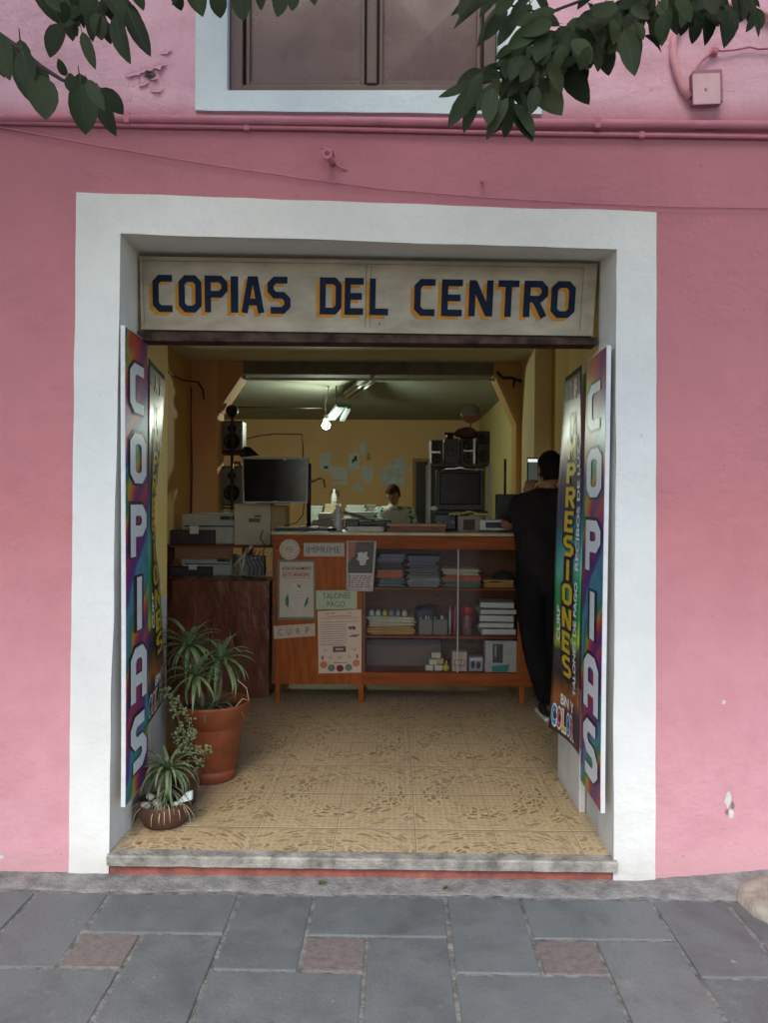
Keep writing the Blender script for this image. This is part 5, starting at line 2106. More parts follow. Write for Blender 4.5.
# white sheets and dark device right of the bottle
p = K(365, .12)
m = MB()
for k in range(5):
    m.box((p.x + random.uniform(-.01, .01), p.y + .09, CT + .004 + .0065 * k), (.26, .19, .006), .001, rz=random.uniform(-.08, .08))
m.build('paper_pile', PAPER, None, 'low pile of white paper on the countertop between bottle and wooden tray', 'paper', loc=p)
p = K(352, .25)
o = thing('stapler', 'black stapler standing among papers on the countertop right of the bottle', 'stapler', p)
m = MB()
m.box((p.x, p.y + .02, CT + .04), (.10, .05, .08), .008)
m.build('base', BLACKP, o)
m = MB()
m.box((p.x + .01, p.y + .02, CT + .115), (.16, .03, .022), .006, ry=.25)
m.build('arm', BLACKP, o)
p = K(375, .33)
m = MB()
m.box((p.x, p.y + .04, CT + .055), (.24, .10, .03), .006, ry=-.05)
m.box((p.x - .06, p.y + .02, CT + .085), (.12, .08, .010), .003, ry=.18)
m.mi = 1
m.box((p.x + .02, p.y + .03, CT + .078), (.14, .07, .006), .002, ry=-.12)
m.mi = 0
m.box((p.x, p.y + .04, CT + .0195), (.20, .08, .038), .004)
m.build('paper_trimmer', [BLACKP, PAPER], None, 'black paper trimmer with a loose white sheet near the back of the countertop', 'paper trimmer', loc=p)

# monitor on its post
ym = YC + .45
o = thing('monitor', 'wide dark flat monitor with a silver frame on a post, left end of counter', 'monitor', K(308, .45))
c00, c10, c11, c01 = P(243, 503, ym), P(307.5, 503, ym), P(308.5, 457.5, ym), P(242, 457, ym)
f = patch(c00, c10, c11, c01)
m = MB()
sheet(m, f, 1, 1, .04)
m.build('housing', DGREY, o)
m = MB()
for (u0, v0, u1, v1) in ((0, 0, 1, .035), (0, .955, 1, 1), (0, .036, .022, .954), (.978, .036, 1, .954)):
    ff = patch(f(u0, v0, .007), f(u1, v0, .007), f(u1, v1, .007), f(u0, v1, .007))
    sheet(m, ff, 1, 1, .0065)
m.build('bezel', M('silver_bezel', (0.33, 0.34, 0.34), .35, .1, 10), o)
m = MB()
put_rect(m, f, .023, .037, .977, .953, .002)
m.build('screen', SCREEN, o)
m = MB()
put_rect(m, f, .48, .012, .53, .042, .0085)
put_rect(m, f, .62, .935, .67, .965, .0085)
m.build('badge', PAPERG, o)
m = MB()
p = K(308, .45)
m.tube([p + V((0, .05, .0)), p + V((0, .05, .5))], .016, 10)
m.box(p + V((0, .05, .012)), (.15, .12, .022), .004)
m.box(P(303, 480, ym + .055) , (.10, .02, .05), .004)
m.build('post', BLACKP, o)
m = MB()
m.tube([P(304, 503, ym + .06), P(303, 515, ym + .03), P(296, 523, ym), P(284, 526, ym - .02)], .004, 6)
m.build('cable', WIREB, o)
m = MB()
m.box(P(310.5, 481, ym + .01), (.025, .02, .03), .003)
m.build('knob', BLACKP, o)

# white switch box with black front at the right
p0, p1 = K(480, .22), K(503, .22)
o = thing('modem', 'white box with a black front panel at the right end of the countertop', 'modem', p0)
zt = P(490, 520, YC + .22).z
m = MB()
m.b2((p0.x, p0.y, CT + .012), (p1.x + .04, p0.y + .2, zt), .004)
m.build('case', WHITEP, o)
m = MB()
m.b2((p0.x + .04, p0.y - .003, CT + .028), (p1.x + .02, p0.y + .001, zt - .016), .002)
m.build('front', BLACKP, o)
m = MB()
for xx in (p0.x + .02, p1.x + .02):
    for yy in (.02, .18):
        m.box((xx, p0.y + yy, CT + .006), (.02, .02, .0119))
m.build('feet', BLACKP, o)
# low grey cartons with folded cloth
p0, p1 = K(458, .30), K(479, .30)
zt = P(465, 516, YC + .30).z
m = MB()
m.b2((p0.x, p0.y, CT), (p1.x, p0.y + .16, zt), .003)
m.mi = 1
m.b2((p0.x + .04, p0.y - .003, CT + .01), (p1.x - .03, p0.y + .001, zt - .025))
m.build('small_carton', [M('grey_carton', (0.28, 0.25, 0.19), .8), M('brown_print', (0.07, 0.045, 0.035), .8)], None, 'small grey carton with a brown print under the yellow cloth on the counter', 'carton', loc=p0)
c = V(((p0.x + p1.x) / 2 - .02, p0.y + .08, zt + .002))
m = MB()
fcl = patch(c + V((-.12, -.085, 0)), c + V((.17, -.085, 0)), c + V((.17, .085, 0)), c + V((-.12, .085, 0)),
            lambda u, v: .012 + .020 * max(0, noise.noise(V((u * 3, v * 2, 4))) + .5) * math.sin(PI * min(1, max(0, u))) + .006 * noise.noise(V((u * 12, v * 9, 0))))
sheet(m, fcl, 24, 14, .008)
m.build('folded_cloth', CLOTHY, None, 'crumpled pale yellow cloth lying on the small grey carton', 'cloth', loc=c)

# ================================================================== TELEVISION RACK BEHIND THE COUNTER
yr = 3.25
o = thing('metal_rack', 'grey metal rack behind the counter carrying a television and small speakers', 'rack', V((P(460, 500, yr).x, yr + .2, FZ)))
xa, xb = P(429.5, 480, yr).x, P(490, 480, yr).x
ztop = P(460, 464, yr).z
zmid = P(460, 511, yr).z
for x, y in ((xa, yr), (xb, yr), (xa, yr + .42), (xb, yr + .42)):
    m = MB()
    zt_ = P(430, 462, yr).z if True else ztop
    m.b2((x - .012, y - .012, FZ), (x + .012, y + .012, ztop + .01), .003)
    m.build('post', M('pale_post', (0.40, 0.40, 0.37), .5, .1, 9), o)
for z in (ztop, zmid, .75):
    m = MB()
    m.b2((xa + .013, yr - .005, z - .018), (xb - .013, yr + .43, z), .002)
    m.build('shelf', DGREY, o)
# television
o = thing('television', 'old dark television on the rack behind the counter', 'television', V(((xa + xb) / 2, yr + .1, zmid)))
tx0, tx1 = P(436, 490, yr + .02).x, P(484, 490, yr + .02).x
tz1 = P(460, 470, yr + .02).z
m = MB()
m.b2((tx0, yr + .02, zmid + .001), (tx1, yr + .10, tz1), .012)
m.box(((tx0 + tx1) / 2, yr + .22, (zmid + tz1) / 2 - .01), ((tx1 - tx0) * .8, .24, (tz1 - zmid) * .78), .04)
m.build('case', DGREY, o)
m = MB()
m.b2((tx0 + .03, yr + .014, zmid + .05), (tx1 - .03, yr + .022, tz1 - .02), .008)
m.build('screen', SCREENB, o)
m = MB()
put = patch((tx0, yr + .015, zmid), (tx1, yr + .015, zmid), (tx1, yr + .015, tz1), (tx0, yr + .015, tz1))
m.box(put(.5, .09, .004), (.05, .004, .006), .001)
m.box(put(.5, .05, .006), ((tx1 - tx0) * .6, .006, .008), .002)
m.build('control_strip', M('tv_strip', (0.10, 0.06, 0.05), .4), o)
# bright curved handle / lamp bar hung under the shelf above the television
m = MB()
pts = [P(441, 471, yr - .01), P(446, 468.8, yr - .012), P(455, 468.6, yr - .013), P(460, 467.5, yr - .014), P(466, 469, yr - .013), P(474, 469.8, yr - .012), P(478, 471, yr - .01)]
m.tube(pts, [.004, .008, .008, .012, .008, .008, .004], 8)
m.build('chrome_bar', M('chrome', (0.75, 0.76, 0.75), .18, .05, 9, metal=.7), None, 'curved bright chrome bar above the old television on the rack', 'bar', loc=pts[0])
# speakers and boxes on top
def speaker(px0, px1, ytop, yy, style, label, body=DGREY, cones=2, zbase=None, group='small speakers on the rack'):
    a, b = P(px0, 450, yy), P(px1, 450, yy)
    zt_ = P((px0 + px1) / 2, ytop, yy).z
    zb0 = ztop + .001 if zbase is None else zbase
    o = thing('speaker', label, 'speaker', V(((a.x + b.x) / 2, yy, zb0)), group)
    m = MB()
    m.b2((a.x, yy, zb0), (b.x, yy + .16, zt_), .006)
    m.build('cabinet', body, o)
    w = b.x - a.x
    H = zt_ - zb0
    for k in range(cones):
        zc_ = zb0 + H * ((k + .5) / cones)
        r = min(w * .42, H / cones * .43)
        m = MB()
        m.lathe((( a.x + b.x) / 2, yy - .002, zc_), [(r, .001), (r, -.006), (r * .86, -.008), (r * .8, -.003), (r * .35, .0), (r * .3, -.004), (.0005, -.006)], 22, 'Y', caps=False)
        m.build('cone', BLACKP if style != 'grey' else M('cone_grey', (0.06, 0.06, 0.06), .4), o)
    if style == 'silver':
        m = MB()
        m.b2((a.x - .001, yy - .010, zb0), (a.x + w * .13, yy - .0005, zt_), .003)
        m.b2((a.x + w * .13, yy - .008, zb0 + H * .44), (a.x + w * .8, yy - .0008, zb0 + H * .53), .003)
        m.build('trim', SILVER, o)
    if style == 'trim2':
        m = MB()
        m.b2((b.x - w * .16, yy - .010, zb0), (b.x, yy - .0005, zt_), .003)
        m.b2((a.x + w * .2, yy - .008, zb0 + H * .48), (b.x - w * .17, yy - .0008, zb0 + H * .56), .003)
        m.build('trim', SILVER, o)
    return o


speaker(430, 443, 440, yr + .02, 'silver', 'leftmost small speaker on the rack, with a bright silver edge')
speaker(444.5, 459, 438.5, yr + .03, 'grey', 'second small speaker on the rack, plain dark with one grey cone', cones=1)
speaker(460.5, 475.5, 438.5, yr + .02, 'trim2', 'third small speaker on the rack, with silver trim at its right')
speaker(477, 490, 431, yr + .04, 'plain', 'tall dark reddish speaker at the right end of the rack top', M('maroon_cab', (0.045, 0.022, 0.02), .5), cones=2)
p = P(450, 432, yr + .1)
zt1 = P(450, 438.5, yr + .03).z
m = MB()
m.box((p.x, p.y, zt1 + .045), (.10, .10, .012), .004)
m.lathe((p.x, p.y, zt1 + .001), [(.03, 0), (.025, .02), (.035, .038), (.0005, .039)], 14)
m.build('alarm_clock', BLACKP, None, 'small black flat topped gadget standing on the second rack speaker', 'gadget', loc=p)
zt3 = P(468, 438.5, yr + .02).z
p = P(467, 434, yr + .1)
m = MB()
vs = m.ball((p.x, p.y, zt3 + .045), (.10, .08, .045), 20, 12)
for v in vs:
    v.co += V((0, 0, .02)) * noise.noise(v.co * 14) + V((.012, 0, 0)) * noise.noise(v.co * 20)
m.build('plush_bag', M('greenish_bag', (0.10, 0.085, 0.05), .9, .4, 20, .6, 30, col2=(0.16, 0.07, 0.06)), None, 'crumpled dark green and red bag lying on the rack speakers', 'bag', loc=p)
# round mirror ornament above
pc2 = P(471, 413.5, yr + .16)
o = thing('round_mirror', 'small round mirror standing above the rack speakers', 'mirror', (pc2.x, pc2.y, zt3 + .03))
m = MB()
r = 10 * (yr + .16 + 3.14) / 800
m.lathe((pc2.x, pc2.y, pc2.z), [(r, .006), (r, -.002), (r * .94, -.004), (r * .93, -.001)], 30, 'Y', caps=False)
m.build('rim', GREYM, o)
m = MB()
m.lathe((pc2.x, pc2.y, pc2.z), [(r * .935, .0), (.0005, .0)], 30, 'Y', caps=False)
m.build('glass', MIRROR, o)
m = MB()
fm = patch((pc2.x - r, pc2.y, pc2.z - r), (pc2.x + r, pc2.y, pc2.z - r), (pc2.x + r, pc2.y, pc2.z + r), (pc2.x - r, pc2.y, pc2.z + r))
put_poly(m, fm, [(.5 + .46 * math.cos(t), .5 + .46 * math.sin(t)) for t in [PI + .25 + k * (PI - .5) / 14 for k in range(15)]], .003)
m.build('coloured_half', M('salmon', (0.42, 0.14, 0.09), .5), o)
m = MB()
m.tube([(pc2.x, pc2.y + .004, pc2.z - r), (pc2.x, pc2.y + .004, zt3 + .03)], .007, 8)
m.build('stand', GREYM, o)
# stereo and white gadget under the television
a, b = P(434, 522, yr + .0), P(457, 513, yr)
m = MB()
z9 = .751
o = thing('stereo', 'small black round knobbed stereo under the television', 'stereo', V(((a.x + b.x) / 2, yr - .1, CT - .02)))
# stands on the counter's back edge
yy = YC + .40
a, b = P(433, 525, yy), P(457, 513.5, yy)
m = MB()
m.b2((a.x, yy, CT), (b.x, yy + .10, b.z), .014)
m.build('case', BLACKP, o)
for t, r in ((.22, .022), (.5, .018), (.78, .022)):
    m = MB()
    m.lathe((a.x + (b.x - a.x) * t, yy - .001, (CT + b.z) / 2), [(r, .0), (r, -.006), (r * .8, -.008), (r * .7, -.003), (.0005, -.004)], 18, 'Y', caps=False)
    m.build('knob', M('knob_grey', (0.12, 0.12, 0.12), .35), o)
p = P(434, 503, yr + .0)
m = MB()
m.ball((p.x, yr - .0, zmid + .02), (.03, .025, .02), 14, 8)
m.build('computer_mouse', VWHITE, None, 'white rounded gadget at the left foot of the television', 'gadget', loc=p)

# black computer tower with an antenna near the man
yy = YC + .34
p0 = P(498, 521, yy)
zt = P(505, 494, yy).z
zt0 = CT + .064
xw = P(523, 500, yy).x
o = thing('laser_printer', 'black box shaped printer at the right end of the counter in front of the man', 'printer', V((p0.x + .1, yy, CT)))
m = MB()
m.b2((p0.x, yy + .08, CT), (xw + .12, yy + .17, zt), .006)
m.build('body', BLACKP, o)
m = MB()
m.b2((p0.x - .035, yy + .03, CT + .07), (p0.x + .14, yy + .079, CT + .085), .003)
m.build('tray', BLACKP, o)
p = P(505, 494, yy + .12)
m = MB()
m.tube([(p.x, p.y, zt), (p.x, p.y, P(505, 459, yy + .12).z)], .009, 8)
m.build('antenna', BLACKP, o)

# ================================================================== LEFT SIDE: wrapped cabinet, shelves, printers
yw = 2.52
x0, x1 = P(172, 640, yw).x, P(269, 640, yw).x
zt = P(220, 581, yw).z
o = thing('wrapped_cabinet', 'brown cabinet wrapped in crinkled clear plastic standing left of the counter', 'cabinet', V(((x0 + x1) / 2, yw + .2, FZ)))
m = MB()
nx, nz = 40, 50
ff = patch((x0, yw, FZ + .02), (x1, yw, FZ + .02), (x1, yw, zt), (x0, yw, zt),
           lambda u, v: .010 * abs(noise.noise(V((u * 5, v * 2.2, 1)))) + .007 * abs(noise.noise(V((u * 12 + v * 4, v * 5, 3)))))
sheet(m, ff, nx, nz)
ff = patch((x0, yw, zt), (x1, yw, zt), (x1, yw + .38, zt), (x0, yw + .38, zt), lambda u, v: .006 * noise.noise(V((u * 9, v * 6, 2))))
sheet(m, ff, 20, 10)
m.b2((x0 + .003, yw + .012, FZ), (x1 - .003, yw + .38, zt - .012))
m.build('plastic_wrap', WRAP, o)
m = MB()
for k in range(7):
    u = random.uniform(.08, .95)
    v = random.uniform(.55, .97)
    pts = [V((x0 + (x1 - x0) * (u + .05 * t + .02 * math.sin(5 * t)), yw - .006, FZ + (zt - FZ) * (v - .3 * t))) for t in [i / 6 for i in range(7)]]
    m.tube(pts, [.001, .006, .009, .008, .007, .005, .001], 6)
m.build('crease', M('sheen_fold', (0.19, 0.075, 0.05), .3, .3, 10, spec=.4), o)  # film folds in a lighter brown, sheen put into their colour

# shelf unit with two printers
ys = 3.05
o = thing('shelf_unit', 'low wooden shelf unit along the left wall holding two dark trayed printers', 'shelf', V((-1.4, ys + .2, FZ)))
xa, xb = P(166, 545, ys).x, P(286, 545, ys).x
zs_hi = P(220, 545, ys).z
zs_lo = P(220, 577, ys).z
for z in (zs_hi, zs_lo, .42):
    m = MB()
    m.b2((xa, ys, z - .02), (xb, ys + .42, z), .003)
    m.build('shelf', WOODD, o)
for x in (xa - .01, P(243, 545, ys).x, xb + .01):
    m = MB()
    m.b2((x - .009, ys, FZ), (x + .009, ys + .42, zs_hi + .0), .002)
    m.build('upright', WOODD, o)
m = MB()
m.b2((P(174, 552, ys).x, ys + .02, zs_lo + .14), (P(232, 552, ys).x, ys + .03, zs_hi - .021))
m.build('drawer_front', M('tan_drawer', (0.25, 0.12, 0.055), .6, .2, 8), o)


def printer(z, pxa, pxb, yt, lb):
    a, b = P(pxa, 530, ys + .05), P(pxb, 530, ys + .05)
    zt_ = P(200, yt, ys + .05).z
    o = thing('printer', lb, 'printer', V(((a.x + b.x) / 2, ys + .2, z)), 'printers on the left shelf unit')
    m = MB()
    m.b2((a.x, ys + .07, z + .002), (b.x, ys + .38, zt_), .012)
    m.build('body', M('printer_grey', (0.40, 0.39, 0.31), .5, .12, 8), o)
    m = MB()
    m.b2((a.x - .07, ys - .02, z + .001), (a.x + (b.x - a.x) * .62, ys + .20, z + (zt_ - z) * .48), .008)
    m.build('tray', M('printer_dark', (0.040, 0.028, 0.028), .5, .2, 8), o)
    m = MB()
    m.b2((a.x + (b.x - a.x) * .2, ys - .026, z + (zt_ - z) * .36), (a.x + (b.x - a.x) * .36, ys - .019, z + (zt_ - z) * .62), .002)
    m.build('tag', WHITEP, o)
    m = MB()
    m.b2((b.x - (b.x - a.x) * .30, ys + .064, zt_ - .045), (b.x - .02, ys + .0695, zt_ - .015), .001)
    m.build('control_panel', DGREY, o)
    m = MB()
    m.b2((b.x - (b.x - a.x) * .12, ys + .060, zt_ - .036), (b.x - (b.x - a.x) * .07, ys + .0638, zt_ - .024), .001)
    m.build('button', M('green_button', (0.08, 0.30, 0.12), .4), o)
    m = MB()
    m.b2((a.x + .02, ys + .066, z + (zt_ - z) * .58), (b.x - .02, ys + .0695, z + (zt_ - z) * .62))
    m.build('paper_slot', BLACKP, o)
    m = MB()
    m.box(((a.x + b.x) / 2 + .02, ys + .24, zt_ + .004), ((b.x - a.x) * .55, .2, .006), .001, rz=.12)
    m.build('lid_sheet', PAPERG, o)


printer(zs_hi, 181, 236, 514, 'upper pale grey printer with a dark tray on the left shelf unit')
printer(zs_lo, 181, 232, 556, 'lower dark trayed printer on the left shelf unit')
# beige carton under the monitor
a, b = P(234, 545, ys + .02), P(285, 504, ys + .02)
o = thing('cardboard_box', 'tall beige cardboard box with a small printed mark under the monitor', 'box', V(((a.x + b.x) / 2, ys + .02, zs_hi)))
m = MB()
xm_ = P(270, 520, ys).x
m.b2((a.x, ys + .02, zs_hi + .001), (xm_, ys + .3, b.z), .004)
m.mi = 1
m.b2((xm_ + .001, ys + .06, zs_hi + .001), (b.x, ys + .3, b.z - .01), .004)
m.build('carton', [BEIGEP, M('tan_card2', (0.38, 0.26, 0.12), .7, .1, 8)], o)
m = MB()
f = patch((a.x, ys + .0175, zs_hi), (xm_, ys + .0175, zs_hi), (xm_, ys + .0175, b.z), (a.x, ys + .0175, b.z))
lines(m, f, [(.40, .72, .60, .10), (.56, .74, .70, .05)], .0008)
m.build('printed_mark', M('card_ink', (0.17, 0.14, 0.09), .8, .4, 60), o)
# papers leaning on top of the box
p = P(275, 501, ys + .1)
m = MB()
m.box((p.x - .02, ys + .16, b.z + .014), (.26, .16, .026), .003, rz=.04)
m.mi = 1
m.box((p.x + .07, ys + .13, b.z + .034), (.10, .12, .012), .003, rz=-.1)
m.build('folder_pile', [M('brown_folder', (0.10, 0.055, 0.045), .7), REDO], None, 'brown folder with an orange slip lying on the beige box under the monitor', 'folders', loc=(p.x, ys + .16, b.z))
# tangle of white stand and cables on the wrapped cabinet
o = thing('folding_stand', 'white folded wire stand with dangling cables between printers and counter', 'stand', V((P(255, 575, yw + .25).x, yw + .25, zt)))
zq = P(255, 577, yw + .25).z
m = MB()
yy = yw + .26
m.tube([P(234, 566, yy), P(252, 546, yy)], .012, 8)
m.tube([P(247, 548, yy - .02), P(240, 576, yy - .02)], .010, 8)
m.tube([P(240, 562, yy), P(262, 556, yy)], .008, 8)
m.build('legs', M('stand_white', (0.42, 0.40, 0.34), .5, .15, 8), o)
m = MB()
m.b2((P(240, 575, yy).x, yy + .03, P(240, 576, yy).z), (P(263, 575, yy).x, yy + .13, P(240, 556, yy).z), .006)
m.build('case', M('stand_case', (0.20, 0.19, 0.165), .5, .3, 8), o)
m = MB()
for k in range(5):
    x = 248 + 4 * k
    m.tube([P(x, 548 + k, yy - .03), P(x - 3, 558, yy - .04), P(x + 2, 568, yy - .03), P(x + 1, 576, yy - .03)], .0035, 6)
m.tube([P(262, 552, yy), P(266, 547, yy), P(260, 538, yy), P(263, 530, yy)], .004, 6)
m.build('cables', WIREB, o)
m = MB()
m.box(P(268, 554, yy - .03), (.05, .02, .022), .004)
m.build('plug', WHITEP, o)

# speaker shelf on the left with two silver speakers
yl = 4.15
o = thing('wall_shelf', 'dark two level shelf on a post holding two silver stereo speakers', 'shelf', V((P(230, 500, yl).x, yl, FZ)))
for y in (452, 507):
    z = P(230, y, yl).z
    m = MB()
    m.b2((P(215, y, yl).x, yl, z - .02), (P(243, y, yl).x, yl + .25, z), .003)
    m.build('shelf', WOODD, o)
m = MB()
xp = P(232, 460, yl - .03).x
m.tube([(xp, yl - .03, FZ), (xp, yl - .03, P(232, 414, yl).z)], .014, 8)
m.build('post', M('post_brown', (0.06, 0.042, 0.035), .5, .3, 9), o)
m = MB()
m.ball(P(232, 411, yl - .03), .058, 18, 12)
m.build('ball_top', BLACKP, o)
for (yt, ybm, lb) in ((421, 451.5, 'upper silver faced stereo speaker on the left shelf behind the pillar'), (466, 506, 'lower silver faced stereo speaker on the left shelf beside the monitor')):
    z0_ = P(230, ybm, yl).z
    z1_ = P(230, yt, yl + .02).z
    a, b = P(219, 440, yl + .02).x, P(242.5, 440, yl + .02).x
    oo = thing('speaker', lb, 'speaker', V(((a + b) / 2, yl + .02, z0_)), 'stereo speakers on the left shelf')
    m = MB()
    m.b2((a, yl + .02, z0_ + .001), (b, yl + .2, z1_), .006)
    m.build('cabinet', BLACKP, oo)
    m = MB()
    m.b2((a + .012, yl + .012, z0_ + .012), (b - .004, yl + .0195, z1_ - .012), .003)
    m.build('front', M('silver_dull', (0.20, 0.20, 0.195), .4, .25, 12, metal=.3), oo)
    hh = z1_ - z0_
    for (t, r) in ((.33, .075), (.76, .038)):
        m = MB()
        m.lathe(((a + b) / 2 + .012, yl + .010, z0_ + hh * t), [(r, .002), (r, -.008), (r * .86, -.010), (r * .78, -.004), (r * .35, .0), (r * .3, -.005), (.0005, -.007)], 24, 'Y', caps=False)
        m.build('cone', BLACKP, oo)
m = MB()
p = P(238, 465, yl - .02)
for k in range(7):
    m.ball(p + V((random.uniform(-.03, .03), random.uniform(-.01, .01), random.uniform(-.03, .03))), .014, 8, 6)
m.build('red_ornament', REDP2, None, 'small red bow ornament fixed to the post of the left speaker shelf', 'ornament', loc=p)
p = P(248, 452, yl + .2)
m = MB()
m.prism([P(240, 446, yl + .1), P(250, 447, yl + .1), P(259, 455, yl + .1), P(240, 457, yl + .1)], (0, .06, 0))
m.build('dark_cushion', M('dark_green_cloth', (0.02, 0.03, 0.02), .9), None, 'dark green cloth wedge behind the monitor beside the upper speaker', 'cloth', loc=p)
m = MB()
p = P(224, 510, yl)
for k in range(3):
    m.box(P(226 + 3 * k, 511 + 3 * k, yl - .02), (.16, .10, .014), .003, rz=.2 * k)
m.build('paper_pile', PAPERG, None, 'grey papers stuffed under the lower speaker above the left printer', 'paper', loc=p)

# ================================================================== BACK OF THE ROOM
# dark door
a, b = P(416, 500, YB - .04), P(429, 462, YB - .04)
o = thing('back_door', 'dark narrow door in the orange back wall beside the television rack', 'door', V(((a.x + b.x) / 2, YB, FZ)))
m = MB()
m.b2((a.x, YB - .05, FZ), (b.x + .6, YB - .012, b.z), .003)
m.build('leaf', DOORD, o)
m = MB()
m.b2((a.x - .05, YB - .06, FZ), (a.x - .001, YB - .004, b.z + .05))
m.b2((a.x - .001, YB - .06, b.z + .001), (b.x + .62, YB - .004, b.z + .05))
m.build('frame', M('door_frame_tan', (0.36, 0.20, 0.07), .7), o)
m = MB()
m.ball((a.x + .07, YB - .065, FZ + 1.0), .03, 12, 8)
m.build('handle', GREYM, o)
# switch plate
m = MB()
m.box(P(410, 468, YB - .008), (.07, .014, .10), .004)
m.build('light_switch', WHITEP, None, 'small white switch plate on the back wall left of the dark door', 'switch', loc=P(410, 468, YB))

# papers pinned on the wall
def wallpaper(name, label, pts, mat, marks=None, k=0):
    off = YB - .003 - .0016 * k
    m = MB()
    m.prism([P(x, y, off) for x, y in pts], (0, .0012, 0))
    mats = [mat]
    if marks:
        m.mi = 1
        mats.append(marks[1])
        for (u0, v0, u1, v1) in marks[0]:
            m.face([P(u0, v0, off - .001), P(u1, v0, off - .001), P(u1, v1, off - .001), P(u0, v1, off - .001)])
    m.build(name, mats, None, label, 'paper', 'papers pinned to the back wall', loc=P(pts[0][0], pts[0][1], off))


GT = M('wall_sheet_teal', (0.56, 0.63, 0.60), .8, .1, 8)
GB = M('wall_sheet_blue', (0.58, 0.63, 0.64), .8, .1, 8)
GM = M('wall_sheet_mark', (0.06, 0.06, 0.10), .8)
wallpaper('pinned_paper', 'leftmost pale green sheet pinned to the back wall', [(319, 471), (331.5, 472), (331, 453), (320, 453)], GT, ([(324, 466, 328, 468.5)], GM))
wallpaper('pinned_paper', 'wide pale sheet pinned low at the centre of the back wall', [(331, 479), (347.5, 480), (347.5, 466.5), (332, 467)], GB, None, 1)
wallpaper('pinned_paper', 'sheet with a dark drawing pinned to the back wall', [(348, 470), (354, 471), (359, 468), (359.5, 453), (349, 453)], M('sheet_pale', (0.60, 0.66, 0.66), .8), ([(352, 459, 354, 463), (354, 456, 357, 461)], GM), 2)
wallpaper('pinned_paper', 'small topmost sheet pinned to the back wall', [(360, 455), (366, 454.5), (366, 443), (359, 443)], GB, None, 3)
wallpaper('pinned_paper', 'square sheet pinned left of the largest sheet on the back wall', [(359, 476), (366, 484), (373, 479), (373.5, 465), (362, 466)], GB, None, 4)
wallpaper('pinned_paper', 'torn small sheet pinned lowest among those on the back wall', [(352, 490), (363, 491), (364, 488), (358, 482), (354, 486)], GT, None, 5)
wallpaper('pinned_paper', 'narrow strip of paper under the wide pale sheet on the back wall', [(331.5, 485), (348, 485), (348, 481), (331.5, 481)], GT, None, 6)
wallpaper('pinned_paper', 'largest creased sheet pinned right of the others on the back wall', [(381, 484), (405, 484.5), (404, 458.5), (394, 458), (388, 466), (380, 471)], M('sheet_large', (0.50, 0.60, 0.64), .8, .2, 10, .5, 5), None, 7)
wallpaper('pinned_paper', 'dim sheet half hidden behind the bottle low on the back wall', [(330, 496), (340, 497), (339, 490), (331, 490)], M('sheet_dim', (0.33, 0.30, 0.20), .8), None, 8)
wallpaper('pinned_paper', 'tiny slip pinned right of the topmost sheet on the back wall', [(366.5, 460.5), (370.5, 460), (370.5, 452), (367, 454)], M('sheet_slip', (0.42, 0.36, 0.22), .8), None, 9)

# cables on the back wall
wire('wall_wire', [P(243, 440, YB - .02), P(258, 436, YB - .02), P(275, 434, YB - .02), P(302, 434.5, YB - .02), P(303, 448, YB - .02), P(303, 470, YB - .02)], .008, M('brown_wire', (0.10, 0.06, 0.03), .7), 'brown cable running across the back wall above the monitor')
wire('hanging_cord', [P(312, 482, YB - .02), P(320, 478, YB - .02), P(324, 480, YB - .02), P(325, 488, YB - .02)], .010, WIREB, 'short dark cord with a plug hanging on the back wall right of the monitor')
wire('wall_wire', [P(191, 388, YP - .012), P(190.5, 420, YP - .012), P(192, 470, YP - .012), P(191, 516, YP - .012)], .009, M('ochre_wire', (0.12, 0.06, 0.03), .7), 'dark vertical cable down the orange pillar at the left')
wire('wall_wire', [(XWL + .015, 2.2, P(165, 362, 2.9).z), P(168, 372, 3.2), P(182, 380, 3.6), P(198, 382, YP - .012), P(203, 390, YP - .012), P(204, 400, YP - .012)], .008, M('ochre_wire_b', (0.12, 0.06, 0.03), .7), 'drooping cable at the top of the left wall and pillar')
wire('wall_wire', [P(497, 372, YP - .02), P(503, 378, YP - .02), P(512, 378, YP - .02), P(520, 381, YP - .02), P(531, 381, YP - .02), P(538, 374, YP - .1), P(545, 368, YP - .35)], .013, WIREB, 'drooping black cable over the right pillar under the ceiling')
wire('wall_wire', [P(515, 378, YP - .02), P(514, 384, YP - .02), P(513.5, 388, YP - .02)], .008, WIREB, 'short black cable end hanging down the right pillar')
wire('wall_pipe', [P(541, 405, 4.9), P(511, 412, 5.2), P(490, 425, 5.7)][::-1], .014, M('pale_pipe', (0.40, 0.33, 0.15), .6), 'pale slanting pipe on the rear right wall behind the pillar', 'pipe') if False else None
# crossbar and cable of the back right wall
wire('wall_wire', [V((XWR - .02, 4.6, 2.45)), V((XWR - .02, 4.65, 1.9)), V((XWR - .025, 4.7, 1.5)), V((XWR - .02, 5.0, 1.42))], .007, WIREB, 'thin dark cable hanging on the pale yellow rear wall by the rack')

